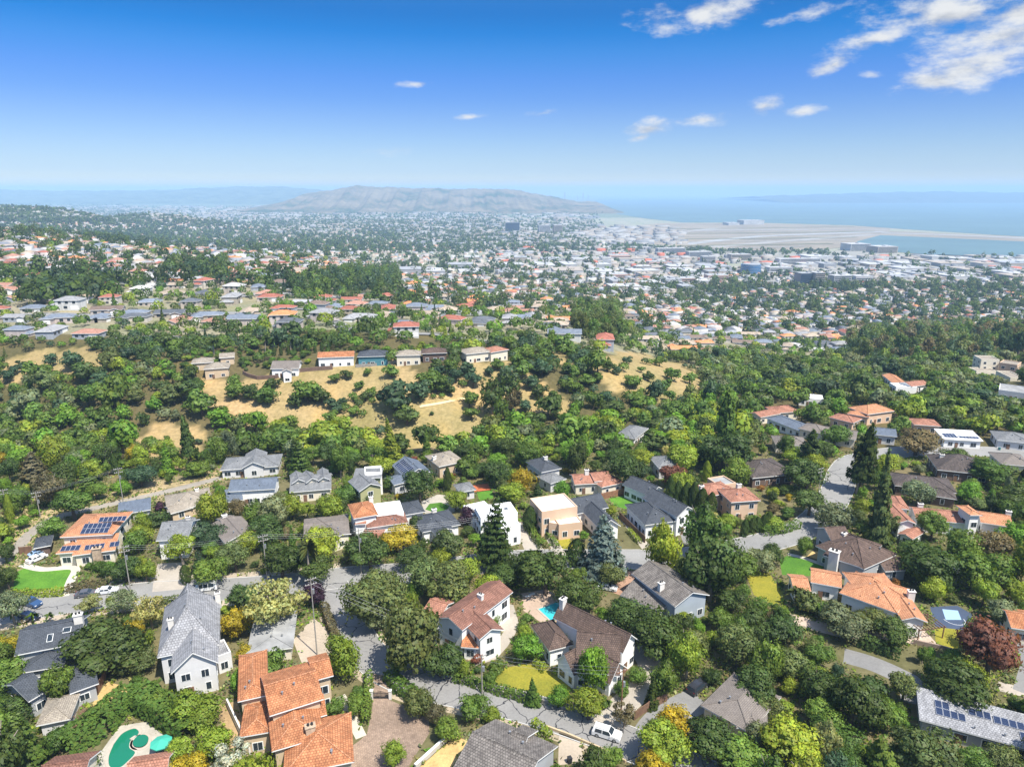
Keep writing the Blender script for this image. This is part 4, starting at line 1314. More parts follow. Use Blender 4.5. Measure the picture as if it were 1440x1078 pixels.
house('white_solar_house', 'flat white roofed house with dark solar panels beside the upper road', 'the white-roofed solar house', 'white', 'white', [((1327, 617), (1383, 620), 3.4, 9, 'shed', .1)], solar=[(0, 'F', 1.0, 1.5, 4, 2), (0, 'F', 6.0, 1.5, 6, 1)])
house('grey_ranch_house', 'grey hip roofed house at the far edge of the upper road', 'the grey upper-road house', 'palegrey', 'grey', [((1402, 618), (1452, 624), 3.4, 11, 'hip', .36)])
house('taupe_ranch_house', 'taupe roofed house cut by the picture edge below the upper road', 'the taupe upper-road house', 'cream', 'taupe', [((1408, 652), (1456, 656), 3.4, 11, 'hip', .38)])
house('slate_house', 'rambling dark slate house with skylights and a white chimney', 'the rambling slate house', 'grey', 'slate', [((20, 921), (113, 903), 6, 10, 'gable', .42), ((26, 946), (88, 936), 4.2, 7, 'hip', .3), ((40, 986), (70, 968), 4.0, 9, 'gable', .4), ((98, 975), (139, 960), 3.6, 9, 'gable', .3)],
      chim=[(0, .93, .45, 1.6, 1.2)], sky=[(0, 5.5, 2.3, 1.0, 1.7), (0, 8.2, 3.4, 1.4, 1.2), (0, 11.5, 2.3, 1.0, 1.5)])
house('gabled_house', 'tall pale house with steep light grey shake gables and a pointed turret', 'the turreted grey-gabled house', 'palegrey', 'lightgrey', [((240, 947), (307, 931), 6.2, 9, 'gablef', .82), ((221, 924), (309, 905), 6.4, 17, 'hip', 1.12), ((246, 866), (284, 859), 7.0, 7, 'hip', 1.7), ((306, 925), (325, 918), 3.6, 5, 'flat', 0)],
      chim=[(1, .22, .3, 1.6, .8), (1, .97, .85, 2.2, .8)], sep=3.0)
house('shed', 'tan hip roofed garden shed beside the wooden stairs', None, 'palegrey', 'tan', [((50, 1020), (99, 1010), 2.7, 7, 'hip', .4)], cat='shed', nowin=True)
house('poolside_house', 'corner of a terracotta and grey roof above the green hedge', None, 'cream', 'brownred', [((44, 1122), (114, 1112), 4.2, 8, 'gable', .5)])
house('pool_cabana', 'salmon shingle gable roof at the near end of the green pool', None, 'cream', 'salmon', [((172, 1106), (233, 1096), 3.4, 6, 'gable', .5)], cat='cabana')
house('tile_mansion', 'big tan mansion with stepped bright orange tile roofs', 'the bright orange mansion', 'tan', 'orange',
      [((379, 1006), (455, 982), 7.2, 11, 'gable', .32), ((440, 957), (469, 949), 7.2, 7, 'gable', .32), ((334, 986), (378, 976), 6.0, 13, 'hip', .34), ((382, 1056), (457, 1034), 5.2, 11, 'hip', .34), ((398, 1090), (498, 1070), 4.2, 11, 'hip', .36), ((438, 1010), (460, 1004), 4.8, 4, 'shed', .3), ((336, 1036), (382, 1028), 4.4, 8, 'hip', .3)],
      chim=[(3, .75, .12, 1.1, 1.2, STONE)], sep=3.2)
house('flat_grey_house', 'low house with a flat pale gravel roof beside the purple tree', 'the flat gravel-roofed house', 'cream', 'palegrey', [((346, 919), (412, 910), 3.0, 13, 'hip', .08)])
house('stucco_house', 'white stucco house with brownish tile gables and an orange porch roof', 'the white stucco house', 'white', 'brownred', [((612, 868), (650, 886), 6.4, 17, 'gablef', .42, 'brownred'), ((674, 899), (709, 885), 5.8, 9, 'gablef', .45), ((648, 909), (673, 911), 3.2, 3.5, 'shed', .3, 'orange'), ((594, 858), (620, 866), 4.4, 6, 'gable', .36, 'salmon')], chim=[(0, .6, .55, .9, .9)], sep=3.4)
house('shake_roof_house', 'big weathered wood shake roof with white ridge lines nearest the lane', 'the big near shake roof', 'grey', 'wood', [((785, 1048), (697, 1010), 4.4, 14, 'gable', .42), ((757, 1026), (735, 1018), 4.2, 8, 'gable', .5)], nowin=True)
house('cottage', 'white cottage with steep dark brown shingle gables and a small balcony', 'the white steep-gabled cottage', 'white', 'brown', [((876, 918), (898, 899), 5.6, 17, 'gablef', .95), ((779, 928), (807, 950), 3.6, 12, 'gablef', 1.05), ((772, 915), (806, 906), 4.0, 9, 'hip', .7), ((808, 944), (872, 950), 4.2, 12, 'gable', .75), ((858, 962), (882, 938), 3.2, 8, 'gablef', .95)],
      chim=[(0, .4, .95, 1.6, 1.1)], sep=2.2)
house('taupe_hip_house', 'house with a broad taupe shingle roof beside the dark parked car', 'the broad taupe-roofed house', 'cream', 'taupe', [((985, 991), (1054, 1030), 3.2, 12, 'hip', .26), ((1035, 1022), (1080, 1032), 3.0, 9, 'hip', .22)], trim=TRIM)
house('solar_ranch_house', 'long light grey flat ranch house with rows of black solar panels', 'the long solar ranch', 'grey', 'lightgrey', [((1293, 1011), (1462, 1057), 3.2, 8, 'shed', .1)],
      solar=[(0, 'F', 2.6, 2.2, 4, 2, ((2, 1), (3, 1))), (0, 'F', 7.6, 4.2, 3, 1), (0, 'F', 11.2, 3.8, 6, 1), (0, 'F', 14.6, 1.6, 3, 1), (0, 'F', 18.8, 1.8, 3, 2)])
house('orange_cottage', 'small orange tile roof at the far edge behind the copper tree', None, 'cream', 'orange', [((1422, 882), (1462, 888), 3.6, 8, 'gable', .34)])
# farther ones, half in the trees
for (nm, lab, lm, wall, roof, wings, kw) in [
    ('grey_hip_house', 'grey hip roof showing between tall trees behind the farmhouse', 'the tree-hidden grey roof', 'palegrey', 'grey', [((926, 658), (962, 656), 4, 10, 'hip', .42)], {}),
    ('salmon_ranch_house', 'salmon roofed house on the wooded slope left of the grey flat house', 'the far salmon ranch', 'cream', 'salmon', [((1092, 581), (1126, 578), 3.6, 9, 'hip', .36), ((1070, 586), (1098, 582), 3.4, 7, 'gable', .3)], {}),
    ('slate_ranch_house', 'blue-grey low roofed house with white eaves on the wooded slope', 'the blue-grey slope house', 'white', 'bluegrey', [((1076, 592), (1128, 602), 3.4, 9, 'hip', .3)], {}),
    ('tile_house', 'peach house with several orange-brown tile hips above the eucalyptus', 'the peach tile-hip house', 'peach', 'paleorange', [((1220, 582), (1258, 578), 5, 10, 'hip', .4), ((1191, 582), (1222, 586), 4, 9, 'hip', .36), ((1165, 588), (1200, 593), 3.6, 8, 'hip', .34, 'salmon')], {}),
    ('tile_ranch_house', 'pale brown tile house right of the cream clearing on the slope', 'the pale tile slope house', 'peach', 'salmon', [((1285, 597), (1324, 599), 3.6, 8, 'hip', .34)], {}),
    ('blue_house', 'pale house with a blue tarp-coloured roof behind the tall pine', 'the pale blue-roofed house', 'palegrey', 'bluegrey', [((1226, 610), (1262, 614), 3.6, 9, 'gable', .3)], {}),
    ('grey_tree_house', 'small grey roof low in the woods above the farmhouse', None, 'palegrey', 'grey', [((893, 611), (912, 608), 3.6, 8, 'hip', .4)], {}),
    ('ridge_house', 'tan many-roofed house at the left end of the ridge row', 'the tan ridge house', 'tan', 'tan', [((286, 521), (322, 515), 5, 10, 'hip', .36), ((268, 512), (300, 508), 4, 9, 'hip', .34), ((308, 504), (330, 501), 4, 8, 'gable', .34)], {}),
    ('ridge_house', 'white ridge house with a grey roof behind the curved retaining wall', 'the white ridge house', 'white', 'taupe', [((380, 520), (420, 516), 4.6, 10, 'gable', .5), ((396, 523), (410, 521), 5.6, 6, 'gablef', .5)], {}),
    ('ridge_house', 'ridge house with a bright orange roof over white and blue walls', 'the orange ridge house', 'white', 'orange', [((446, 504), (498, 500), 5.2, 9, 'gable', .36)], {}),
    ('ridge_house', 'ridge house with a slate roof and teal walls', 'the teal ridge house', 'teal', 'slate', [((502, 502), (546, 500), 5.0, 11, 'hip', .36)], {}),
    ('ridge_house', 'tan roofed ridge house with balconies over the dry slope', 'the balcony ridge house', 'cream', 'tan', [((556, 501), (592, 498), 5.2, 9, 'hip', .36)], {}),
    ('ridge_house', 'brown ridge house with a brown hip roof', 'the brown ridge house', 'brown', 'brown', [((593, 498), (629, 495), 4.6, 9, 'hip', .4)], {}),
    ('ridge_house', 'pale tan ridge house with a pinkish roof beside the salmon one', 'the pinkish ridge house', 'cream', 'tan', [((655, 498), (692, 494), 5.0, 10, 'hip', .36)], {}),
    ('ridge_house', 'salmon roofed ridge house at the right end of the row', 'the salmon ridge house', 'cream', 'salmon', [((690, 495), (716, 492), 5.4, 9, 'hip', .36)], {}),
    ('school_building', 'blocky cream institutional building with rows of windows on the wooded slope', 'the cream institution', 'peach', 'tan', [((1380, 507), (1406, 505), 9, 10, 'flat', 0, 'tan', 'cream'), ((1405, 512), (1431, 512), 6.5, 10, 'flat', 0, 'tan', 'peach'), ((1373, 523), (1402, 521), 3.5, 8, 'flat', 0, 'tan', 'cream'), ((1400, 526), (1422, 527), 3.5, 7, 'flat', 0, 'tan', 'cream')], {'cat': 'building'}),
    ('club_building', 'white and orange roofed long building with courtyards in the woods', 'the courtyard building', 'white', 'white', [((1282, 544), (1308, 540), 3.5, 8, 'gable', .3, 'salmon'), ((1240, 530), (1262, 540), 3.5, 7, 'gable', .3, 'paleorange'), ((1260, 545), (1290, 544), 3.4, 7, 'flat', 0, 'white')], {'cat': 'building'}),
    ('warehouse', 'pale grey flat roofed hall at the right edge below the institution', None, 'palegrey', 'palegrey', [((1404, 551), (1456, 553), 4, 13, 'flat', 0)], {'cat': 'hall'}),
    ('white_shed', 'long white roof deep in the woods above the peach tile house', None, 'white', 'white', [((1124, 560), (1158, 562), 3.5, 8, 'flat', 0)], {'cat': 'shed'}),
]:
    house(nm, lab, lm, wall, roof, wings, **kw)
# ------------------------------------------------------------------ pools, walls, hedges, poles, vehicles
def extra(o, label, cat, px, py):
    tag(o, label, cat)
    return o
def ring(name, pts, wdt, hgt, m, parent=None, zb=0.0, closed=True):
    mb = MB(); n = len(pts)
    c = sum((Vector(p) for p in pts), Vector((0, 0))) / n
    out = []
    for i in range(n):
        a, b, d = Vector(pts[i - 1]), Vector(pts[i]), Vector(pts[(i + 1) % n])
        t = (d - a).normalized(); nn = Vector((t.y, -t.x))
        if nn.dot(b - c) < 0: nn = -nn
        out.append(b + nn * wdt)
    for i in range(n):
        j = (i + 1) % n
        p, q, r, s = pts[i], pts[j], out[j], out[i]
        mb.face([(p[0], p[1], zb + hgt), (q[0], q[1], zb + hgt), (r[0], r[1], zb + hgt), (s[0], s[1], zb + hgt)])
        mb.face([(s[0], s[1], zb), (r[0], r[1], zb), (r[0], r[1], zb + hgt), (s[0], s[1], zb + hgt)])
        mb.face([(q[0], q[1], zb), (p[0], p[1], zb), (p[0], p[1], zb + hgt), (q[0], q[1], zb + hgt)])
    return mb.build(name, m, parent)
def pool(px_pts, wm, cm, label, z=.03, smooth=True):
    pts = [P(*p) for p in px_pts]
    v = [Vector((p.x, p.y, 0)) for p in pts]
    if smooth:
        v = catmull(v + [v[0]], 6)[:-1]
    c = sum(v, Vector()) / len(v)
    root = empty('swimming_pool', (c.x, c.y, 0))
    loc = [(q.x - c.x, q.y - c.y) for q in v]
    mb = MB(); mb.face([(x, y, z) for x, y in loc])
    o = mb.build('water', wm, root)
    if o.data.polygons[0].normal.z < 0: o.data.flip_normals()
    ring('coping', loc, .45, .09, cm, root)
    tag(root, label, 'pool')
    GROUNDS.append([(q.x, q.y) for q in v])
    ZONES.append([proj(q.x, q.y, 0)[:2] for q in v])
    return root
COPE = plain('pool_coping', (.40, .35, .29), .85, .12, 1.2)
pool([(160, 1046), (172, 1031), (188, 1024), (195, 1028), (193, 1034), (184, 1041), (182, 1051), (190, 1058), (180, 1070), (168, 1079), (155, 1078), (153, 1064)], POOLG, COPE, 'kidney shaped pool of emerald green water in a stone patio')
spa = pool([(188, 1042), (194, 1036), (203, 1034), (209, 1038), (207, 1046), (200, 1051), (191, 1051), (187, 1047)], POOLG, COPE, 'round raised spa of green water beside the kidney pool', .30)
spa.name = 'spa'
pool([(757, 856), (767, 853), (783, 846), (797, 853), (789, 866), (776, 874), (768, 866)], POOLB, COPE, 'turquoise swimming pool in a tan deck behind the white cottage', smooth=False)
def umbrella(px, py, label):
    p = P(px, py, 0)
    root = empty('patio_umbrella', p)
    mb = MB(); mb.tube([(0, 0, 0), (0, 0, 2.7)], .035, 8); mb.build('pole', METAL, root)
    mb = MB()
    n = 8; r = 1.75
    tops = (0, 0, 2.75)
    for k in range(n):
        a, b = 2 * math.pi * k / n, 2 * math.pi * (k + 1) / n
        A, B = (r * math.cos(a), r * math.sin(a), 2.15), (r * math.cos(b), r * math.sin(b), 2.15)
        mb.face([tops, A, B]); mb.face([A, (A[0], A[1], 1.98), (B[0], B[1], 1.98), B])
        mb.face([B, A, (0, 0, 2.70)])
    mb.build('canopy', plain('umbrella_green', (.05, .36, .26), .7, .06), root)
    mb = MB(); mb.cyl((0, 0, 0), .35, .1, 12); mb.build('base', DARK, root)
    tag(root, label, 'umbrella')
umbrella(229, 1058, 'green patio umbrella standing right of the spa')
def table(px, py, label):
    p = P(px, py)
    root = empty('garden_table', p)
    mb = MB(); mb.cyl((0, 0, .70), .65, .05, 16); mb.build('tabletop', DARK, root)
    for k in range(4):
        a = k * math.pi / 2
        mb = MB(); mb.tube([(.4 * math.cos(a), .4 * math.sin(a), 0), (.25 * math.cos(a), .25 * math.sin(a), .7)], .03, 6); mb.build('leg', DARK, root)
    tag(root, label, 'table')
table(222, 1055, 'dark round garden table under the green umbrella')
def chaise(px, py, rz, label, col=FRAME):
    p = P(px, py)
    root = empty('sun_lounger', p, rz)
    mb = MB(); mb.box((.25, 0, .34), (1.3, .62, .08)); mb.build('seat', col, root)
    mb = MB(); mb.face([(-.4, -.31, .38), (-.4, .31, .38), (-.95, .31, .85), (-.95, -.31, .85)]); mb.face([(-.4, .31, .32), (-.4, -.31, .32), (-.95, -.31, .79), (-.95, .31, .79)]); mb.build('backrest', col, root)
    for x in (-.35, .8):
        for y in (-.27, .27):
            mb = MB(); mb.box((x, y, .15), (.05, .05, .3)); mb.build('leg', METAL, root)
    tag(root, label, 'lounger', )
chaise(741, 840, .4, 'white sun lounger on the tan pool deck, nearer the dark trees')
chaise(747, 837, .4, 'white sun lounger on the tan pool deck, farther from the water')

def wall_line(name, pts, h, th, m, label, cat, up=0.0, cap=None, posts=0, pickets=False):
    v = [P(*p) for p in pts]
    root = empty(name, v[0])
    mb = MB(); pm = []
    for i in range(len(v) - 1):
        a, b = v[i], v[i + 1]
        L = math.hypot(b.x - a.x, b.y - a.y); n = max(1, int(L / 4))
        for k in range(n):
            p, q = a.lerp(b, k / n), a.lerp(b, (k + 1) / n)
            d = Vector((q.x - p.x, q.y - p.y, 0)).normalized(); nn = Vector((-d.y, d.x, 0)) * th / 2
            o = -v[0]
            zp, zq = tz(p.x, p.y), tz(q.x, q.y)
            A, B = Vector((p.x, p.y, zp)), Vector((q.x, q.y, zq))
            dn, tp = Vector((0, 0, -1.2)), Vector((0, 0, h))
            mb.face([A - nn + dn + o, B - nn + dn + o, B - nn + tp + o, A - nn + tp + o])
            mb.face([B + nn + dn + o, A + nn + dn + o, A + nn + tp + o, B + nn + tp + o])
            mb.face([A - nn + tp + o, B - nn + tp + o, B + nn + tp + o, A + nn + tp + o])
            if k == 0: mb.face([A + nn + dn + o, A - nn + dn + o, A - nn + tp + o, A + nn + tp + o])
            if k == n - 1: mb.face([B - nn + dn + o, B + nn + dn + o, B + nn + tp + o, B - nn + tp + o])
            if posts: pm.append(A + o)
    mb.build('panel' if posts else 'wall_body', m, root)
    for A in pm[:60]:
        pb = MB(); pb.box((A.x, A.y, A.z + h / 2), (.16, .16, h + .25)); pb.build('post', m, root)
    if cap:
        cb = MB()
        for i in range(len(v) - 1):
            a, b = v[i], v[i + 1]
            d = Vector((b.x - a.x, b.y - a.y, 0)); L = d.length
            T = Matrix.Translation((a + b) / 2 - v[0] + Vector((0, 0, h + .05))) @ Matrix.Rotation(math.atan2(d.y, d.x), 4, 'Z')
            cb.box((0, 0, 0), (L, th + .12, .1), T)
        cb.build('cap', cap, root)
    tag(root, label, cat)
    return root
wall_line('retaining_wall', [(342, 526), (350, 530), (362, 533.5), (387, 532), (402, 528), (417, 523.5), (440, 521), (468, 519)], 1.7, .5, plain('retaining_block', (.16, .105, .08), .9, .25, .6), 'curved dark brown retaining wall below the white ridge house', 'wall')
wall_line('retaining_wall', [(500, 516), (520, 515), (545, 512), (575, 507)], 1.3, .4, GREYWOOD, 'low brown wall below the teal ridge house', 'wall')
wall_line('wood_fence', [(845, 702), (868, 697), (900, 691)], 2.0, .12, plain('fence_redwood', (.24, .12, .07), .85, .3, 1.2), 'redwood fence behind the bright farmhouse lawn', 'fence', posts=1)
wall_line('wood_fence', [(871, 728), (888, 745), (907, 763)], 1.9, .12, WOOD, 'brown board fence along the farmhouse drive', 'fence', posts=1)
wall_line('wood_fence', [(28, 779), (46, 777)], 2.0, .12, WOOD, 'dark board fence left of the small carport', 'fence', posts=1)
wall_line('wood_fence', [(118, 990), (138, 975), (150, 952)], 2.0, .12, WOOD, 'brown board fence between the slate house and the dirt yard', 'fence', posts=1)
wall_line('wood_fence', [(892, 1012), (912, 998), (938, 985)], 1.8, .12, WOOD, 'dark board fence beside the driveway to the taupe house', 'fence', posts=1)
wall_line('garden_wall', [(584, 1081), (618, 1050), (640, 1032)], .9, .35, CONC, 'pale low wall along the straw-coloured strip', 'wall', cap=TRIM)
wall_line('garden_wall', [(767, 1022), (800, 1034), (846, 1054), (880, 1072)], .5, .3, plain('kerb_tan', (.45, .35, .22), .9, .15), 'low tan wall along the near side of the lane', 'wall')
wall_line('garden_wall', [(455, 866), (466, 892), (478, 912)], 1.0, .3, plain('wall_tan', (.42, .33, .22), .9, .15), 'tan wall between the lane hedge and the paved garden', 'wall')
wall_line('garden_wall', [(697, 944), (690, 972), (745, 982), (800, 997)], .6, .3, GREYWOOD, 'low grey wall round the cottage lawn', 'wall')
wall_line('garden_wall', [(1284, 905), (1325, 914), (1345, 920)], 1.1, .3, plain('terrace_wall', (.28, .21, .17), .9, .2), 'brown terrace wall under the patch of lawn by the court', 'wall')
wall_line('garden_wall', [(320, 992), (345, 1046), (352, 1062)], 1.6, .3, CHIM, 'pale wall between the bare yard and the orange mansion', 'wall')
def gate(a, b, label):
    A, B = P(*a), P(*b)
    d = Vector((B.x - A.x, B.y - A.y, 0)); L = d.length
    root = empty('driveway_gate', A, math.atan2(d.y, d.x))
    for x in (0, L):
        mb = MB(); mb.box((x, 0, .9), (.5, .5, 1.8), None); mb.box((x, 0, 1.86), (.65, .65, .12)); mb.build('gate_post', CHIM, root)
    for s in (0, 1):
        mb = MB()
        x0, x1 = (.3, L / 2 - .03) if s == 0 else (L / 2 + .03, L - .3)
        n = 12
        for k in range(n + 1):
            x = x0 + (x1 - x0) * k / n
            f = (k / n if s == 0 else 1 - k / n)
            mb.box((x, 0, .15 + (1.1 + .5 * f) / 2), (.05, .05, 1.1 + .5 * f))
        mb.box(((x0 + x1) / 2, 0, .25), (x1 - x0, .06, .07)); mb.box(((x0 + x1) / 2, 0, 1.15), (x1 - x0, .06, .07))
        mb.build('gate_leaf', DARK, root)
    tag(root, label, 'gate')
gate((523, 982), (549, 982), 'dark iron double gate across the brown brick drive')

def stairs(a, b, label):
    A, B = P(*a), P(*b)
    d = Vector((B.x - A.x, B.y - A.y, 0)); L = d.length
    root = empty('wooden_stairs', A, math.atan2(d.y, d.x))
    n = 10
    for k in range(n):
        mb = MB(); mb.box((L * (k + .5) / n, 0, .2 + .17 * k), (L / n + .04, 1.3, .06)); mb.build('tread', WOOD, root)
    for y in (-.65, .65):
        mb = MB(); mb.tube([(0, y, 1.0), (L, y, 1.0 + .17 * n)], .05, 6)
        for k in range(4):
            mb.tube([(L * k / 3, y, 0), (L * k / 3, y, 1.0 + .17 * n * k / 3)], .05, 6)
        mb.build('railing', WOOD, root)
    tag(root, label, 'stairs')
stairs((103, 1022), (122, 1010), 'brown wooden garden stairs beside the tan shed')

def pergola(px, py, rz, label, w=7, d=5, m=WOOD):
    p = P(px, py)
    root = empty('pergola', p, rz)
    for x in (-w / 2, w / 2):
        for y in (-d / 2, d / 2):
            mb = MB(); mb.box((x, y, 1.3), (.18, .18, 2.6)); mb.build('post', m, root)
    for y in (-d / 2, d / 2):
        mb = MB(); mb.box((0, y, 2.68), (w + .6, .14, .2)); mb.build('beam', m, root)
    for k in range(9):
        mb = MB(); mb.box((-w / 2 + w * k / 8, 0, 2.85), (.1, d + .9, .16)); mb.build('rafter', m, root)
    tag(root, label, 'pergola')
pergola(1296, 890, .2, 'brown slatted pergola on the terrace below the orange villa', 6, 4.5)
pergola(573, 786, .3, 'dark trellis over the brick drive beside the yellow tree', 4, 2.6, DARK)

def hedge(pts, wdt, h, pal, label, size=.34, dens=16, seed=0):
    g = np.random.default_rng(900 + seed)
    v = [P(*p) for p in pts]
    Cs, Ns = [], []
    o = v[0]
    for i in range(len(v) - 1):
        a, b = v[i], v[i + 1]
        d = Vector((b.x - a.x, b.y - a.y, 0)); L = d.length; d.normalize(); nn = Vector((-d.y, d.x, 0))
        n = int(L * (2 * h + wdt) * dens)
        s = g.random(n) * L
        q = g.random(n) * (2 * h + wdt)
        side = np.where(q < h, -1, np.where(q > h + wdt, 1, 0))
        zz = np.where(side == -1, q, np.where(side == 1, q - h - wdt, h))
        lat = np.where(side == 0, q - h - wdt / 2, side * wdt / 2)
        bulge = .12 * np.sin(s * 1.3 + seed) + .10 * np.sin(s * 3.1 + zz * 2) + .12 * g.normal(size=n)
        lat = lat + np.where(side == 0, 0, side * bulge)
        zz = zz + np.where(side == 0, bulge, 0)
        # rounded shoulders
        lat = lat * np.where(zz > h * .8, .93, 1)
        C = np.stack([a.x - o.x + d.x * s + nn.x * lat, a.y - o.y + d.y * s + nn.y * lat, zz], 1)
        N0 = np.stack([nn.x * side, nn.y * side, np.where(side == 0, 1.0, .35)], 1)
        Cs.append(C); Ns.append(N0)
    C = np.concatenate(Cs); N0 = np.concatenate(Ns)
    N = N0 + .55 * unit(g, len(C)); N /= np.linalg.norm(N, axis=1)[:, None]
    S = N0 + .4 * N; S /= np.linalg.norm(S, axis=1)[:, None]
    V, F, vn = quads(C, N, size * (.6 + .8 * g.random(len(C))), g, S, 1.4)
    ob = link('hedge', np_mesh('hedge', V, F, LEAF, {'lv': lvcol(g, len(C), .3)}, vnorm=vn), None, (o.x, o.y, tz(o.x, o.y)))
    ob.color = jcol(pal, .08)
    tag(ob, label, 'hedge')
    for i in range(len(v) - 1):
        a, b = v[i], v[i + 1]
        for k in range(6):
            p = a.lerp(b, k / 5); TREES.append((p.x, p.y, wdt * .6))
    return ob
hedge([(88, 1062), (140, 1030), (188, 984)], 4.5, 3.6, 'green', 'tall clipped green hedge climbing to the left of the kidney pool', .5, 10, 1)
hedge([(190, 986), (238, 1012), (272, 1040)], 4.5, 3.6, 'green', 'tall clipped green hedge behind the spa and umbrella', .5, 10, 2)
hedge([(14, 838), (55, 838), (92, 835)], 1.6, 1.5, 'yg', 'clipped yellow-topped hedge in front of the square lawn', .3, 18, 3)
hedge([(94, 832), (120, 829), (152, 825)], 1.8, 1.8, 'brown', 'reddish brown topped hedge along the street by the solar house', .3, 18, 4)
hedge([(226, 851), (253, 846)], 1.2, 1.6, 'olive', 'brownish trimmed hedge behind the turreted house', .3, 18, 5)
hedge([(455, 855), (464, 878), (474, 905)], 1.6, 1.8, 'brown', 'orange-brown trimmed hedge along the lane', .3, 20, 6)
hedge([(640, 955), (700, 973), (760, 990)], 1.6, 1.5, 'green', 'dark trimmed hedge along the lane in front of the cottage lawn', .32, 18, 7)
hedge([(548, 952), (560, 968), (578, 980), (605, 1002)], 2.6, 1.8, 'green', 'loose green hedge along the brick plaza and lane', .4, 14, 8)
hedge([(519, 952), (517, 985), (513, 1020)], 1.3, 1.8, 'mid', 'narrow green hedge left of the brick drive', .3, 18, 9)
hedge([(752, 933), (768, 944)], 1.5, 1.0, 'yg', 'low rounded hedge bordering the cottage lawn', .25, 24, 10)
hedge([(780, 944), (800, 953)], 1.5, 1.1, 'yg', 'low clipped hedge under the cottage gable window', .25, 24, 11)
hedge([(1072, 752), (1100, 748), (1122, 741)], 1.8, 2.2, 'green', 'dark clipped hedge along the upper road beside the cypresses', .32, 16, 12)
hedge([(770, 752), (785, 772)], 1.3, 1.2, 'mid', 'trimmed hedge edging the peach house lawn', .28, 20, 13)
hedge([(740, 728), (752, 758), (764, 772)], 1.6, 1.8, 'mid', 'leafy hedge between the two sloping drives', .32, 16, 14)
hedge([(884, 748), (900, 765)], 1.3, 1.2, 'yg', 'yellow-green hedge beside the farmhouse drive', .28, 20, 15)
hedge([(865, 692), (885, 688), (905, 686)], 1.0, 1.0, 'orange', 'orange flowering strip at the foot of the redwood fence', .25, 24, 16)
hedge([(1205, 905), (1235, 915), (1265, 925)], 2.4, 2.2, 'dark', 'dark shrub border above the curved driveway', .4, 12, 17)
hedge([(750, 1018), (775, 1040)], 1.4, 1.2, 'yg', 'yellow-green hedge beside the near shake roof', .28, 20, 18)

def pole(px, py, h, label, lamp=False, m=None, arms=2, name='utility_pole'):
    p = P(px, py)
    root = empty(name, p, .5)
    mb = MB(); mb.tube([(0, 0, -.5), (0, 0, h)], [.14, .09], 8); mb.build('shaft', m or GREYWOOD, root)
    for k in range(arms):
        z = h - .5 - 1.1 * k
        a = MB(); a.box((0, .12, z), (2.3, .1, .13)); ar = a.build('crossarm', m or GREYWOOD, root)
        for x in (-1.0, -.5, .5, 1.0):
            i = MB(); i.cyl((x, .12, z + .065), .05, .18, 6); i.build('insulator', FRAME, ar)
    if arms:
        c = MB(); c.cyl((.3, -.05, h - 3.6), .24, 1.0, 10); c.build('transformer', METAL, root)
    if lamp:
        a = MB(); a.tube([(0, 0, h - 2.5), (-1.1, 0, h - 1.9), (-1.9, 0, h - 1.9)], .05, 6); ar = a.build('lamp_arm', METAL, root)
        a = MB(); a.box((-2.1, 0, h - 1.95), (.7, .3, .16)); a.build('lamp_head', METAL, ar)
    tag(root, label, 'pole')
    q = proj(p.x, p.y, h * .5)
    return Vector((p.x, p.y, tz(p.x, p.y) + h - .4))
PL = [pole(184, 832, 12, 'weathered utility pole at the roadside left of the concrete driveway'),
      pole(446, 920, 17.5, 'tall utility pole in the paved garden beside the purple tree'),
      pole(612, 942, 9.5, 'roadside pole with a street lamp arm beside the brick drive gate', lamp=True, arms=1),
      pole(678, 975, 8.5, 'thin grey pole on the lane in front of the cottage lawn', arms=1),
      pole(376, 815, 12, 'utility pole among the yellow-green trees along the street'),
      pole(873, 1008, 10, 'rusty brown pole beside the cottage driveway', m=plain('rusty_pole', (.22, .11, .06), .9, .2), arms=1),
      pole(12, 728, 9, 'grey pole at the left edge of the woods'),
      pole(57, 727, 8, 'short pole beside the dusty lane above the carport'),
      pole(174, 710, 12, 'tall pole with white insulators at the edge of the woods behind the solar house'),
      pole(508, 806, 12, 'utility pole in front of the orange hip-roofed house', arms=1),
      pole(688, 790, 13, 'utility pole between the cedar and the street'),
      pole(1150, 700, 10, 'utility pole with wires beside the upper road')]
def wires(i, j, label):
    a, b = PL[i], PL[j]
    root = empty('power_line', a)
    for k in (-1.0, 0, 1.0):
        mb = MB(); pts = []
        d = (b - a); nn = Vector((-d.y, d.x, 0)).normalized() * k
        for s in range(13):
            t = s / 12
            pts.append((b - a) * t + nn + Vector((0, 0, -4 * t * (1 - t) * d.length * .025)))
        mb.tube(pts, .013, 4, cap=False); mb.build('wire', METAL, root)
    tag(root, label, 'power line')
wires(0, 4, 'wires strung along the street from the driveway pole to the next pole')
wires(4, 9, 'wires strung along the street towards the orange hip-roofed house')
wires(9, 10, 'wires strung along the street past the yellow tree to the cedar')
wires(1, 2, 'wires strung from the tall garden pole across the lane to the lamp pole')
wires(2, 3, 'wires strung along the lane from the lamp pole to the thin grey pole')
wires(3, 5, 'wires strung along the lane from the thin pole to the rusty pole')
wires(6, 7, 'wires along the dusty lane between the two poles at far left')
wires(7, 8, 'wires along the edge of the woods behind the solar house')

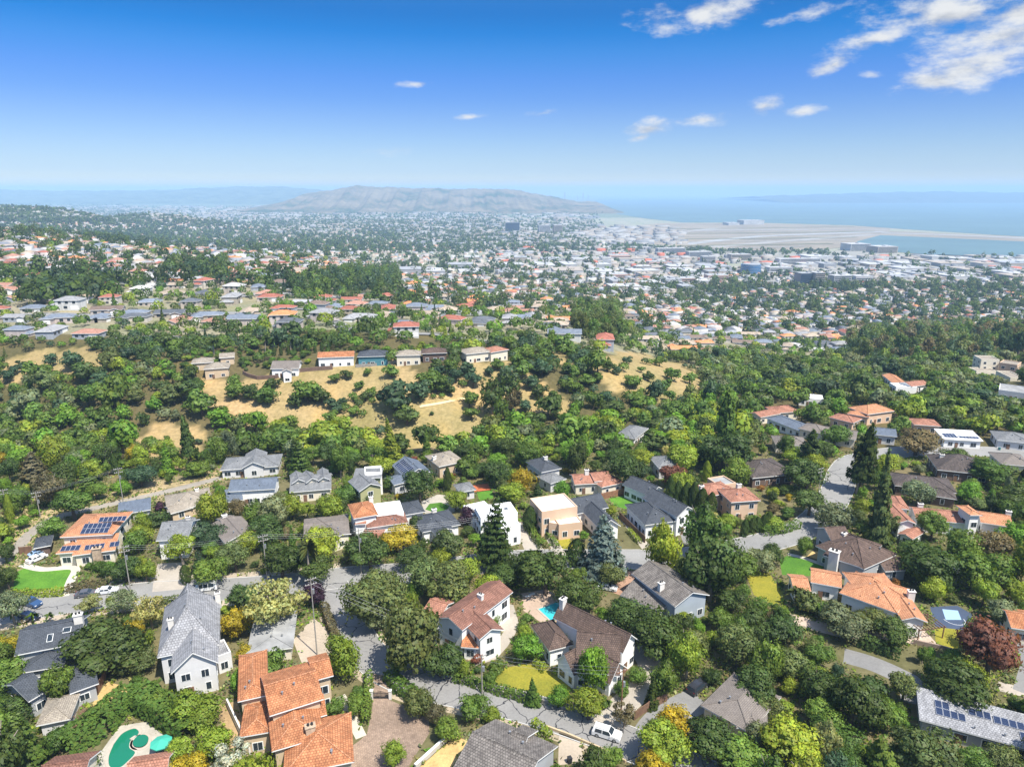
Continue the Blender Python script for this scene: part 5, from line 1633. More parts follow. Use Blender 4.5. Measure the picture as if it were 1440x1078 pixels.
PAINT = {}
def paint(k, col, metal=.0):
    if k not in PAINT:
        m, t, b = mat('car_paint_' + k)
        b.inputs['Base Color'].default_value = c4(col)
        b.inputs['Roughness'].default_value = .28
        b.inputs['Metallic'].default_value = metal
        b.inputs['Coat Weight'].default_value = .6
        b.inputs['Coat Roughness'].default_value = .06
        PAINT[k] = m
    return PAINT[k]
LIGHTR = plain('tail_light', (.35, .02, .02), .3, .05)
def vehicle(name, cat, px, py, px2, py2, kind, pk, col, label, L=None):
    a, b = P(px, py), P(px2, py2)            # rear and front
    d = Vector((b.x - a.x, b.y - a.y, 0)); d.normalize()
    c = (a + b) / 2
    prof = {   # (x, z) outline from the rear bumper over the roof to the front, cabin half-widths by z
        'sedan': (4.7, 1.82, 1.45, [(-2.35, .35), (-2.33, .92), (-1.75, 1.0), (-1.25, 1.40), (.25, 1.45), (1.05, .98), (2.15, .82), (2.35, .55), (2.35, .3)], (-1.72, -1.2, .25, 1.02)),
        'suv': (4.9, 1.94, 1.75, [(-2.45, .4), (-2.44, 1.02), (-2.2, 1.68), (-1.9, 1.76), (.35, 1.75), (1.15, 1.12), (2.25, .98), (2.45, .7), (2.45, .35)], (-2.2, -1.9, .35, 1.12)),
        'van': (5.0, 2.0, 2.0, [(-2.5, .4), (-2.5, 1.1), (-2.45, 1.95), (-2.3, 2.0), (1.0, 1.98), (1.75, 1.15), (2.4, .95), (2.5, .7), (2.5, .35)], (-2.4, -2.3, 1.0, 1.72)),
        'pickup': (5.4, 1.95, 1.8, [(-2.7, .5), (-2.7, 1.1), (-.75, 1.1), (-.55, 1.74), (.55, 1.78), (1.3, 1.15), (2.5, 1.05), (2.7, .75), (2.7, .4)], (-.75, -.5, .55, 1.25)),
    }[kind]
    Ln, Wd, Hh, out, cb = prof
    root = empty(name, (c.x, c.y, tz(c.x, c.y) + .02), math.atan2(d.y, d.x))
    hw = lambda z: (Wd / 2) * (1.0 if z < 1.05 else 1.0 - .20 * (z - 1.05) / (Hh - 1.05 + 1e-6))
    mb = MB()
    n = len(out)
    zb = .28
    for i in range(n - 1):
        (x0, z0), (x1, z1) = out[i], out[i + 1]
        mb.face([(x0, hw(z0), z0), (x0, -hw(z0), z0), (x1, -hw(z1), z1), (x1, hw(z1), z1)][::-1])
        for s in (1, -1):
            # side skin in two strips: sill to belt, belt to roof line
            m0, m1 = min(z0, .95), min(z1, .95)
            q = [(x0, s * Wd / 2, zb), (x1, s * Wd / 2, zb), (x1, s * Wd / 2, m1), (x0, s * Wd / 2, m0)]
            if abs(x1 - x0) > .01: mb.face(q if s < 0 else q[::-1])
            if max(z0, z1) > .95 and abs(x1 - x0) > .01:
                q = [(x0, s * hw(m0), m0), (x1, s * hw(m1), m1), (x1, s * hw(z1), z1), (x0, s * hw(z0), z0)]
                mb.face(q if s < 0 else q[::-1])
    mb.face([(out[0][0], hw(0), zb), (out[-1][0], hw(0), zb), (out[-1][0], -hw(0), zb), (out[0][0], -hw(0), zb)][::-1])
    mb.face([(out[0][0], Wd / 2, zb), (out[0][0], -Wd / 2, zb), (out[0][0], -Wd / 2, out[0][1]), (out[0][0], Wd / 2, out[0][1])][::-1])
    mb.face([(out[-1][0], Wd / 2, zb), (out[-1][0], -Wd / 2, zb), (out[-1][0], -Wd / 2, out[-1][1]), (out[-1][0], Wd / 2, out[-1][1])])
    body = mb.build('body', paint(pk, col), root)
    xr0, xr1, xf1, xf0 = cb
    belt, top = 1.02 if kind != 'sedan' else .97, Hh - .12
    e = .012
    for s in (1, -1):
        wb = MB()
        k = 1 if kind == 'pickup' else 2 if kind != 'van' else 3
        xs = [xr1 + (xf1 + .25 - xr1) * i / k for i in range(k + 1)]
        if kind == 'van': xs = [-1.9, -.6, .5, 1.25]
        for i in range(k):
            a0, a1 = xs[i] + .08, xs[i + 1] - .04
            q = [(a0 - (.12 if i == 0 and kind != 'van' else 0), s * (hw(belt + .03) + e), belt + .03), (a1 + (.30 if i == k - 1 else 0), s * (hw(belt + .03) + e), belt + .03), (a1, s * (hw(top) + e), top), (a0, s * (hw(top) + e), top)]
            wb.face(q if s < 0 else q[::-1])
        wb.build('side_window', GLASS, root)
    def pane(nm, i):
        (x0, z0), (x1, z1) = out[i], out[i + 1]
        A, B = Vector((x0, 0, z0)), Vector((x1, 0, z1)); d_ = (B - A); nn = Vector((-d_.z, 0, d_.x)).normalized() * .012
        A2, B2 = A + d_ * .1 + nn, B - d_ * .08 + nn
        wb = MB(); wb.face([(A2.x, hw(A2.z) - .1, A2.z), (A2.x, -hw(A2.z) + .1, A2.z), (B2.x, -hw(B2.z) + .1, B2.z), (B2.x, hw(B2.z) - .1, B2.z)][::-1]); wb.build(nm, GLASS, root)
    ri = {'sedan': (2, 4), 'suv': (1, 4), 'van': (1, 4), 'pickup': (2, 4)}[kind]
    pane('rear_window', ri[0]); pane('windscreen', ri[1])
    for sx in (-Ln * .31, Ln * .31):
        for s in (1, -1):
            T = Matrix.Translation((sx, s * (Wd / 2 - .10), .35)) @ Matrix.Rotation(R(90), 4, 'X')
            wb = MB(); wb.cyl((0, 0, -.12), .35, .25, 16, 0, T); w_ = wb.build('wheel', RUBBER, root)
            wb = MB(); wb.cyl((0, 0, -.14), .21, .29, 12, 0, T); wb.build('rim', METAL, w_)
    for s in (1, -1):
        wb = MB(); wb.box((Ln / 2 - .03, s * (Wd / 2 - .3), .72), (.1, .4, .16)); wb.build('headlight', FRAME, root)
        wb = MB(); wb.box((-Ln / 2 + .03, s * (Wd / 2 - .18), .92), (.1, .22, .2)); wb.build('tail_light', LIGHTR, root)
        wb = MB(); wb.box((xf0 - .25, s * (Wd / 2 + .1), 1.05), (.14, .2, .13)); wb.build('mirror', paint(pk, col), root)
    if kind == 'suv':
        for s in (1, -1):
            wb = MB(); wb.box((-.8, s * .68, 1.80), (2.3, .05, .05)); wb.build('roof_rail', DARK, root)
    if kind == 'pickup':
        wb = MB(); wb.box((-1.72, 0, 1.09), (1.75, 1.6, .06)); wb.build('bed', DARK, root)
    tag(root, label, cat)
    ZONES.append(hullpx([root.matrix_basis @ Vector((x, y, z)) for x in (-Ln / 2, Ln / 2) for y in (-1, 1) for z in (0, 1.6)]))
    GROUNDS.append([(c.x + d.x * s * Ln / 2 + d.y * t * 1.2, c.y + d.y * s * Ln / 2 - d.x * t * 1.2) for s, t in ((-1, -1), (1, -1), (1, 1), (-1, 1))])
    return root
vehicle('parked_suv', 'car', 836, 1029, 871, 1040, 'suv', 'white', (.72, .72, .71), 'white three-row wagon parked on the cracked lane')
vehicle('delivery_van', 'van', 303, 827, 278, 830, 'van', 'white', (.72, .72, .71), 'white van parked at the kerb of the street above the turreted house')
vehicle('pickup_truck', 'truck', 37, 848, 50, 852, 'pickup', 'blue', (.03, .07, .16), 'dark blue pickup parked on the street at the left edge')
vehicle('parked_car', 'car', 842, 826, 866, 830, 'sedan', 'white', (.72, .72, .71), 'white saloon parked by the red brick forecourt of the cedar-shake house')
vehicle('parked_car', 'car', 701, 853, 706, 865, 'sedan', 'silver', (.62, .63, .65), 'white saloon in the driveway of the white stucco house')
vehicle('parked_car', 'car', 972, 976, 990, 962, 'suv', 'black', (.03, .032, .04), 'black car parked in the shade beside the broad taupe-roofed house')
vehicle('parked_car', 'car', 44, 791, 60, 784, 'sedan', 'white', (.72, .72, .71), 'white car beside the brown carport of the solar house')
vehicle('parked_car', 'car', 46, 783, 64, 777, 'sedan', 'paleblue', (.25, .36, .50), 'pale blue car half under the small grey carport')
vehicle('parked_car', 'car', 115, 838, 130, 836, 'sedan', 'grey', (.09, .09, .10), 'dark grey car at the hedge side of the street')
vehicle('parked_car', 'car', 142, 834, 160, 832, 'sedan', 'silver', (.45, .46, .47), 'silver car at the kerb under the olive street trees')
vehicle('parked_car', 'car', 36, 868, 47, 871, 'sedan', 'navy', (.02, .035, .08), 'dark car below the blue pickup on the street')
vehicle('parked_car', 'car', 836, 789, 858, 788, 'sedan', 'black', (.03, .03, .035), 'black car at the kerb in the shade of the blue spruce')
vehicle('parked_car', 'car', 1334, 810, 1342, 803, 'suv', 'greyblue', (.2, .23, .27), 'grey car in the carport drive beside the big olive oak')
def bin_(px, py, label, col):
    p = P(px, py)
    root = empty('wheeled_bin', p, .4)
    mb = MB(); mb.box((0, 0, .55), (.55, .6, 1.0), None, 0, 1.15); mb.build('body', col, root)
    mb = MB(); mb.box((0, 0, 1.09), (.68, .74, .08)); mb.build('lid', col, root)
    for s in (-1, 1):
        mb = MB(); mb.cyl((0, 0, -.03), .12, .06, 10, 0, Matrix.Translation((s * .3, .3, .12)) @ Matrix.Rotation(R(90), 4, 'Y')); mb.build('wheel', RUBBER, root)
    tag(root, label, 'bin')
bin_(1405, 633, 'teal bin at the roadside of the upper road', plain('bin_teal', (.05, .16, .17), .6, .05))
bin_(801, 1072, 'black round-topped bin on the paved yard by the lane', DARK)
# ------------------------------------------------------------------ trees placed one by one
HAND = """
broad 71 740 32 mid|pine 44 657 40 brown .9|broad 6 775 26 dark|broad 10 812 28 dark|open 15 852 46 greygreen|broad 175 724 22 dark|broad 200 733 28 yg|broad 193 758 34 mid
oak 175 800 40 dark|broad 204 800 30 yg|open 255 768 48 yg|oak 296 745 50 bluedark|cyp 260 802 14 dark 2.2|oak 300 800 52 mid|open 123 846 30 cream|open 170 842 36 greygreen
open 210 856 50 cream|broad 310 690 18 bright|broad 297 714 42 yg|shrub 224 711 16 purple|broad 333 712 24 brown|broad 350 762 30 yg|oak 330 782 46 olive|oak 345 838 48 dark
broad 334 872 42 yellow|broad 385 714 46 greygreen|broad 410 706 38 yg|oak 375 744 56 dark|broad 464 708 42 yg|oak 487 690 38 green|oak 452 764 58 yg|oak 395 785 58 dark
palm 432 788 30 olive 2.2|oak 445 800 46 dark|open 385 846 78 cream|broad 440 832 36 purple|oak 557 754 48 yellow|oak 520 774 54 dark|broad 587 734 24 dark|oak 590 680 54 dark
oak 628 760 56 olive|broad 657 722 26 purple|cedar 692 738 58 dark 1.9|oak 635 822 68 olive|oak 540 826 80 olive|broad 585 824 26 bright|broad 685 826 40 yg|oak 705 806 46 dark
oak 537 652 40 yg|broad 548 678 20 green|oak 812 634 46 bright|broad 735 672 38 yellow|oak 880 655 60 dark|broad 965 640 45 yg|tall 990 735 56 green|tall 932 765 54 yg 1.7
tall 1003 788 82 dark 1.25|cone 850 757 66 blue 1.25|cyp 810 773 26 dark 1.3|cyp 744 728 18 dark 1.8|oak 860 806 40 olive|oak 768 800 76 dark|oak 744 792 44 green|oak 820 832 54 dark
oak 1065 780 48 greygreen|cyp 945 688 15 dark 2.6|cyp 956 690 15 dark 2.6|cyp 966 694 15 dark 2.6|cyp 977 698 15 dark 2.6|cyp 988 702 15 dark 2.6|cyp 998 707 15 dark 2.6|cyp 997 646 11 dark 3.2
oak 1015 626 76 dark|broad 1035 660 44 mid|cyp 1047 740 11 dark 2.2|cyp 1058 736 10 dark 2.2|cyp 1066 734 10 dark 2.2|cyp 1074 732 10 dark 2.2|cyp 1082 730 10 dark 2.2|oak 1137 668 54 dark
broad 1107 624 30 green|pine 1142 626 34 dark 1.7|pine 1214 640 36 dark 2.5|palm 1210 656 26 olive 2.6|cone 1243 692 52 olive 2.5|oak 1140 702 46 dark|oak 1178 726 56 greygreen|oak 1365 690 38 bright
oak 1292 690 46 greygreen|oak 1400 658 52 green|palm 1431 672 28 olive 1.2|oak 1305 782 78 dark|oak 1312 738 46 green|oak 1390 796 78 green|oak 1400 764 56 brown|broad 1088 776 30 dark
broad 1385 832 36 yg|oak 1408 858 42 greygreen|broad 1130 766 26 green|palm 1120 834 24 olive 1.3|broad 1310 824 34 yg|oak 1290 620 56 brown .6|oak 148 904 92 dark|oak 193 922 48 olive
tall 82 955 46 mid 1.5|oak 8 952 56 mid|cone 25 1036 80 green 1.1|broad 80 1040 36 green|oak 275 990 66 yg|broad 335 955 28 bright|broad 343 915 28 yellow|oak 252 1056 40 yg
oak 298 1040 58 yg|open 322 1072 60 white|tall 482 918 52 yg 1.3|oak 525 842 84 olive|tall 580 892 90 olive 1.15|oak 528 866 44 greygreen|oak 618 926 54 dark|broad 470 990 30 mid
broad 470 1022 30 bright|broad 500 988 32 mid|broad 553 1056 38 yg|oak 667 990 46 green|broad 590 986 42 olive|broad 615 1000 32 brown|broad 630 1022 36 mid|broad 690 1002 24 yg
shrub 380 926 40 mid|broad 690 950 22 green|broad 650 938 24 yg|tall 835 938 52 bright 1.45|broad 828 984 48 yg|broad 785 976 32 bright|cone 750 968 26 green 1.5|broad 738 907 38 bright
broad 740 888 30 yg|oak 814 882 44 yg|oak 800 832 50 dark|oak 880 862 58 dark|oak 920 882 84 dark|tall 968 915 66 yg 1.1|tall 935 952 38 mid 1.7|cone 917 966 26 dark 1.8
broad 898 946 28 mid|oak 1040 906 70 olive|oak 1065 876 56 dark|oak 1065 962 66 dark|broad 950 1012 46 yellow|oak 935 1047 70 yg|oak 918 1080 66 yellow|oak 1000 1040 72 dark
oak 1045 1064 76 mid|broad 1070 1032 42 greygreen|open 878 1004 36 brown|broad 875 966 26 mid|oak 1397 908 84 copper 1.05|oak 1350 962 92 dark .7|oak 1107 930 56 olive|oak 1107 882 56 dark
broad 1155 916 38 green|oak 1190 872 60 greygreen .7|oak 1200 986 90 dark|oak 1245 1004 56 green|broad 1273 962 38 olive|oak 1115 1044 86 yg|cedar 1243 1062 58 mid 1.2|oak 1305 1050 80 olive
oak 1375 1068 50 green|broad 1432 990 26 green|oak 1258 890 50 dark .8|oak 1222 868 44 olive .7|oak 1412 1066 50 olive|shrub 1135 842 40 olive|shrub 1160 855 30 mid|oak 1300 806 30 yg
broad 1340 925 30 mid|oak 1178 1030 60 green|fan 18 866 14 bright|fan 45 868 16 bright|fan 70 866 16 mid|fan 101 866 16 green|shrub 240 862 18 bright|shrub 155 842 14 yg
broad 1430 830 36 yg|broad 1440 856 26 mid|oak 1015 690 30 copper|broad 948 665 34 copper|oak 720 690 40 yg|broad 700 660 40 dark|oak 740 636 44 green|broad 790 690 28 bright
shrub 826 972 20 mid|shrub 700 935 24 mid|shrub 672 925 18 copper|shrub 1090 735 26 yg|shrub 1195 760 26 greygreen|oak 1150 650 34 yg|oak 1175 610 40 green|oak 1250 650 38 yg .7
oak 1340 640 44 dark .7|oak 1255 735 36 olive|oak 1225 745 40 mid|oak 1430 700 46 dark|oak 1435 740 36 green|broad 1232 790 22 mid|oak 40 905 30 yg|oak 8 905 34 yellow
oak 2 990 50 dark|broad 120 1072 40 mid|oak 265 1075 50 yellow|broad 225 980 34 mid|shrub 365 960 22 mid|oak 515 700 24 dark|oak 640 700 34 yg|broad 430 742 20 yg
oak 1015 870 40 green|oak 1000 948 30 dark|oak 1150 960 60 dark|oak 1160 1005 56 mid|oak 1080 990 44 olive|oak 1140 1075 50 yg|oak 1195 1072 44 green
oak 1030 840 44 dark|oak 960 868 30 yg|oak 860 1060 34 mid|shrub 850 985 20 mid|oak 560 925 40 green|oak 600 802 62 olive|oak 655 798 48 yg|oak 578 782 40 dark|oak 727 794 44 dark|oak 1035 792 52 green|oak 962 792 40 olive|oak 700 770 34 green|broad 620 782 30 yg|oak 655 850 40 dark|oak 690 870 30 green
"""
for rec in HAND.replace('\n', '|').split('|'):
    q = rec.split()
    if not q: continue
    tree_px(q[0], float(q[1]), float(q[2]), float(q[3]), q[4], float(q[5]) if len(q) > 5 else None)

# ------------------------------------------------------------------ trees on the dry slope, one by one
SLOPE = """487 527 14|505 540 15|513 554 18|500 560 10|517 521 12|550 520 20|556 556 46|572 580 32|590 545 30|613 536 28|632 546 18|607 526 22|660 560 24|662 580 20|665 533 22|691 541 14|716 524 26
687 521 12|700 510 18|470 530 14|432 548 34|415 560 22|452 553 26|466 565 18|375 553 26|352 548 24|330 548 22|382 538 20|365 557 20|475 574 14|607 580 6|640 526 20|655 516 22|595 532 24
745 535 20|735 518 24|760 548 22|780 555 24|727 505 20|855 513 16|882 505 12|868 520 12|912 528 14|890 535 20|945 524 20|935 538 22|970 530 18|902 518 10|235 615 8|222 632 10|278 620 10
30 513 16|70 505 18|100 506 26|62 520 24|120 520 30|140 530 30|18 520 14"""
for rec in SLOPE.replace('\n', '|').split('|'):
    q = [float(v) for v in rec.split()]
    if q: tree_px('oak', q[0], q[1], q[2] * 1.22, rnd.choice(['green', 'dark', 'bluedark', 'green']), mid=True)

for i in range(11):
    tree_px('cyp', 366 + i * 9.6, 494 - i * .7, 4.2, 'dark', 3.0)
for rec in "300 478 palm|372 474 palm|384 476 palm|408 474 palm|432 470 palm".split('|'):
    q = rec.split(); tree_px(q[2], float(q[0]), float(q[1]) + 8, 13, 'green', 1.6)
_rp = [(255, 500), (340, 492), (365, 500), (445, 494), (500, 490), (640, 484), (650, 492), (500, 500), (470, 514), (425, 512), (345, 524), (330, 508), (262, 522)]
_n = 0
while _n < 90:
    px, py = rnd.uniform(250, 650), rnd.uniform(484, 524)
    if not inpoly(px, py, _rp): continue
    p = P(px, py)
    if any(inpoly(p.x, p.y, z) for z in FOOT + GROUNDS): continue
    w = rnd.uniform(1.8, 5.0)
    plant_at('shrub' if w < 3 else 'broad', p.x, p.y, w, w * rnd.uniform(.6, .9), rnd.choice(['bright', 'yg', 'mid', 'green', 'olive', 'dark', 'green']))
    _n += 1
# ------------------------------------------------------------------ filling in between: near gardens
from collections import defaultdict
TG = defaultdict(list)
for (x, y, r) in TREES: TG[(int(x // 12), int(y // 12))].append((x, y, r))
def clash(x, y, r, k=.72):
    gx, gy = int(x // 12), int(y // 12)
    for i in (-1, 0, 1):
        for j in (-1, 0, 1):
            for (a, b, c) in TG[(gx + i, gy + j)]:
                if (a - x) ** 2 + (b - y) ** 2 < ((r + c) * k) ** 2: return True
    return False
def addT(x, y, r): TG[(int(x // 12), int(y // 12))].append((x, y, r))
BB = [(min(p[0] for p in z), max(p[0] for p in z), min(p[1] for p in z), max(p[1] for p in z), z) for z in ZONES]
ALLG = [(min(p[0] for p in z) - 1, max(p[0] for p in z) + 1, min(p[1] for p in z) - 1, max(p[1] for p in z) + 1, z) for z in GROUNDS + FOOT]
def on_ground(x, y, pad=0):
    for (a, b, c, d, z) in ALLG:
        if a - pad < x < b + pad and c - pad < y < d + pad:
            if inpoly(x, y, z): return True
            if pad:
                for k in range(8):
                    if inpoly(x + pad * math.cos(k * .785), y + pad * math.sin(k * .785), z): return True
    return False
def hides(x, y, w, h):
    """would a crown here stand in front of a house, road or lawn that the photograph shows"""
    z = tz(x, y)
    pts = [proj(x + dx * w, y, z + zz * h)[:2] for dx, zz in ((0, .98), (-.3, .8), (.3, .8), (-.42, .5), (.42, .5), (0, .5), (-.25, .2), (.25, .2), (0, .05))]
    n = 0
    for (px, py) in pts:
        for (a, b, c, d, zn) in BB:
            if a < px < b and c < py < d and inpoly(px, py, zn):
                n += 1
                break
    return n
cnt = 0
EXTRA = []
tries = 0
while tries < 20000 and cnt < 580:
    tries += 1
    y = 82 + (228 - 82) * rnd.random() ** .8
    x = (rnd.random() * 2 - 1) * .95 * y
    w = rnd.choice([3, 4, 5, 6, 6.5, 7.5, 8.5, 9.5]) * rnd.uniform(.85, 1.15)
    if clash(x, y, w / 2, .63) or on_ground(x, y, w * .2): continue
    key = rnd.choices(['oak', 'broad', 'tall', 'open', 'shrub', 'cone', 'cyp', 'pine', 'cedar'], [34, 17, 17, 15, 5, 3, 2, 2, 4])[0]
    if w < 4.2: key = rnd.choice(['broad', 'open', 'tall', 'oak'])
    if key == 'cyp': w = 2.4
    h = w * KIND[key].ratio * rnd.uniform(.85, 1.1)
    if hides(x, y, w, h) > 1: continue
    pal = rnd.choices(['dark', 'green', 'mid', 'bright', 'yg', 'olive', 'greygreen', 'yellow', 'brown', 'bluedark', 'cream'], [18, 20, 19, 10, 16, 8, 4, 1.5, 2, 3, 1])[0]
    plant_at(key, x, y, w, h, pal)
    addT(x, y, w / 2)
    cnt += 1
N_NEAR = cnt
# low shrubs fill what is left
cnt = 0; tries = 0
while tries < 9000 and cnt < 140:
    tries += 1
    y = 82 + (225 - 82) * rnd.random() ** .8
    x = (rnd.random() * 2 - 1) * .95 * y
    w = rnd.uniform(1.4, 3.2)
    if clash(x, y, w / 2, .62) or on_ground(x, y, w * .3): continue
    h = w * rnd.uniform(.6, .85)
    if hides(x, y, w, h) > 2: continue
    pal = rnd.choices(['dark', 'green', 'mid', 'bright', 'yg', 'olive', 'yellow', 'brown', 'copper', 'red', 'orange'], [12, 18, 20, 12, 16, 10, 3, 4, 3, 1, 1])[0]
    plant_at('shrub', x, y, w, h, pal)
    addT(x, y, w / 2)
    cnt += 1
# ------------------------------------------------------------------ woods in the hollow and over the ridge
WOODS = [  # polygon in px, spacing, kinds, colours
    ([(-30, 520), (140, 500), (280, 528), (345, 556), (325, 600), (480, 600), (520, 614), (560, 612), (620, 618), (700, 606), (760, 588), (860, 560), (1000, 552), (1190, 560), (1200, 600), (1060, 612), (960, 640), (900, 660),
      (760, 655), (720, 640), (620, 634), (560, 650), (480, 664), (400, 640), (300, 664), (200, 694), (100, 718), (-30, 735)], 1.0, ('oak', 'oak', 'broad', 'broad'), ('dark', 'green', 'green', 'mid', 'mid', 'bluedark', 'bright', 'olive', 'greygreen', 'yg')),
    ([(134, 490), (200, 482), (330, 478), (420, 474), (490, 480), (490, 492), (400, 494), (330, 498), (260, 516), (190, 520), (140, 514)], .9, ('oak',), ('dark', 'dark', 'bluedark', 'green')),
    ([(560, 505), (640, 500), (650, 515), (620, 545), (590, 540), (550, 525)], .9, ('oak',), ('green', 'dark', 'bluedark')),
    ([(690, 480), (780, 486), (860, 505), (850, 545), (810, 580), (775, 575), (790, 552), (740, 520), (700, 505)], .95, ('oak', 'broad'), ('green', 'dark', 'mid', 'bluedark')),
    ([(680, 560), (745, 560), (790, 580), (780, 600), (690, 606)], .95, ('oak', 'broad', 'euc'), ('green', 'dark', 'brown', 'bluedark')),
    ([(850, 496), (1000, 502), (1150, 516), (1300, 508), (1600, 506), (1600, 600), (1330, 605), (1190, 570), (1000, 556), (900, 548), (985, 530), (930, 500)], 1.0, ('oak', 'oak', 'broad'), ('green', 'dark', 'mid', 'bluedark', 'olive', 'greygreen')),
    ([(1190, 476), (1300, 466), (1600, 464), (1600, 506), (1300, 512), (1200, 506)], 1.1, ('euc', 'oak'), ('bluedark', 'dark', 'olive', 'green', 'brown')),
    ([(1155, 542), (1240, 548), (1320, 560), (1360, 556), (1440, 566), (1440, 600), (1310, 590), (1160, 585)], 1.0, ('euc', 'oak'), ('olive', 'green', 'dark', 'brown')),
    ([(806, 440), (868, 440), (876, 486), (812, 476)], 1.0, ('euc', 'oak'), ('dark', 'olive', 'green')),
    ([(940, 596), (1190, 584), (1600, 590), (1600, 668), (1200, 660), (940, 668)], 1.15, ('broad', 'oak'), ('green', 'mid', 'bright', 'yg', 'olive', 'dark')),
    ([(480, 640), (940, 628), (940, 668), (480, 676)], 1.1, ('broad', 'oak'), ('green', 'mid', 'bright', 'yg', 'dark', 'green')),
    ([(130, 700), (230, 690), (240, 712), (150, 722)], .8, ('broad',), ('green', 'dark')),
    ([(400, 395), (560, 380), (560, 410), (420, 425)], 2.0, ('euc', 'oak'), ('dark', 'green', 'bluedark')),
]
MIDNAME = {'oak': 'live_oak', 'broad': 'woodland_tree', 'euc': 'eucalyptus_tree', 'cone': 'conifer_tree'}
cand = []
for (poly, sp, kinds, pals) in WOODS:
    pw = [P(a, min(b, 1000)) for a, b in poly]
    x0, x1 = min(p.x for p in pw), max(p.x for p in pw); y0, y1 = max(226, min(p.y for p in pw)), max(p.y for p in pw)
    n = int((x1 - x0) * (y1 - y0) / (11 * sp * sp))
    for _ in range(min(n, 40000)):
        x, y = rnd.uniform(x0, x1), rnd.uniform(y0, y1)
        px, py, _f = proj(x, y, tz(x, y))
        if not inpoly(px, py, poly): continue
        if any(inpoly(px + rnd.gauss(0, 2), py + rnd.gauss(0, 1), d) for d in DRY): continue
        k = rnd.choice(kinds)
        w = rnd.choice([4.5, 5.5, 7, 8, 9, 10.5, 12] if py > 560 else [4.5, 5.5, 6.5, 7, 8, 9, 10.5]) * rnd.uniform(.85, 1.1)
        if k == 'euc': w = rnd.uniform(7, 11)
        if clash(x, y, w / 2, .66) or on_ground(x, y, 1.0): continue
        h = w * {'oak': .8, 'broad': 1.0, 'euc': 1.6}[k] * rnd.uniform(.85, 1.15)
        if y < 420 and hides(x, y, w, h) > 1: continue
        addT(x, y, w / 2)
        if py > 585 and len(pals) > 6: pals_ = ('bright', 'yg', 'mid', 'mid', 'green', 'green', 'yg', 'olive', 'dark', 'greygreen', 'bright')
        else: pals_ = pals
        cand.append((_f / w, x, y, w, h, k, rnd.choice(pals_)))
PLATEAU_H = []
quota = {'oak': 290, 'broad': 290, 'euc': 140, 'cone': 60}

# ------------------------------------------------------------------ houses on the plateau and the near flats
def ocmat(name, base, bw=.8, bh=.4, brick=True):
    m, t, b = mat(name)
    oi = t.new('ShaderNodeObjectInfo')
    uv = t.new('ShaderNodeUVMap').outputs[0]
    n = t.noise(uv, .5, 5, .65)
    c = t.mix(1.0, oi.outputs['Color'], t.ramp(n, [(.3, (.72,) * 3), (.7, (1.22,) * 3)]), 'MULTIPLY')
    t.l.new(c, b.inputs['Base Color']); b.inputs['Roughness'].default_value = .85
    return m
MROOF, MWALL = ocmat('plateau_roof', 0), ocmat('plateau_wall', 0)
ROOFC = {'red tile': (.31, .115, .08), 'salmon tile': (.34, .18, .13), 'dark grey': (.10, .11, .125), 'blue-grey': (.155, .18, .22), 'tan': (.36, .29, .22), 'brown': (.17, .125, .10), 'pale grey': (.28, .28, .285), 'white gravel': (.42, .41, .40), 'orange tile': (.55, .23, .10)}
WALLC = [(.52, .48, .42), (.56, .55, .52), (.4, .35, .28), (.46, .4, .34), (.34, .36, .39), (.5, .43, .40)]
def template(wings, wins, gar):
    wm, rm = MB(), MB()
    parts = []
    for (x, y, w, d, h, typ, p) in wings:
        M = Matrix.Translation((x, y, 0))
        o = .5
        zt = lambda a, b: roof_z(a, b, w, d, h, typ, p) - .2
        V = lambda a, b, z: M @ Vector((a, b, z))
        X0, X1, Y0, Y1 = o, w - o, o, d - o
        for (a, b, mid) in (((X0, Y0), (X1, Y0), (w / 2, Y0) if typ == 'gablef' else None), ((X1, Y0), (X1, Y1), (X1, d / 2) if typ == 'gable' else None), ((X1, Y1), (X0, Y1), (w / 2, Y1) if typ == 'gablef' else None), ((X0, Y1), (X0, Y0), (X0, d / 2) if typ == 'gable' else None)):
            f = [V(*a, -4), V(*b, -4), V(*b, zt(*b))] + ([V(*mid, zt(*mid))] if mid else []) + [V(*a, zt(*a))]
            wm.face(f)
        add_roof(rm, M, w, d, h, typ, p)
    wmesh, rmesh = wm.mesh('wall', MWALL), rm.mesh('roof', [MROOF, TRIM, MROOF])
    ws = []
    for (x, y, z, w, h) in wins:
        b = MB(); b.box((x, y, z), (w, .14, h)); ws.append(b.mesh('window', GLASS))
    b = MB(); b.box((gar[0], gar[1], 1.15), (4.6, .14, 2.3)); g = b.mesh('garage_door', TRIM)
    return wmesh, rmesh, ws, g
TEM = [
    template([(-8, -5, 16, 10, 3.0, 'hip', .38)], [(-5, -4.55, 1.6, 1.8, 1.3), (-1.5, -4.55, 1.6, 1.4, 1.3)], (4.2, -4.52)),
    template([(-9, -4, 18, 9, 3.0, 'gable', .36), (2, -8, 7, 8, 3.0, 'gablef', .36)], [(-6, -3.55, 1.6, 2, 1.3), (-2, -3.55, 1.6, 1.4, 1.3)], (5.5, -7.55)),
    template([(-7, -5, 14, 10, 5.6, 'hip', .38), (-10, -3, 6, 8, 3, 'hip', .36)], [(-4, -4.55, 4.4, 1.6, 1.3), (0, -4.55, 4.4, 1.6, 1.3), (4, -4.55, 4.4, 1.6, 1.3), (-1, -4.55, 1.6, 2, 1.3)], (4, -4.52)),
    template([(-9, -4, 17, 8.5, 3.2, 'hip', .36), (-9, -9, 7, 8, 3.2, 'hip', .36)], [(1, -3.55, 1.6, 2, 1.4), (5, -3.55, 1.6, 1.6, 1.3)], (-5.5, -8.55)),
]
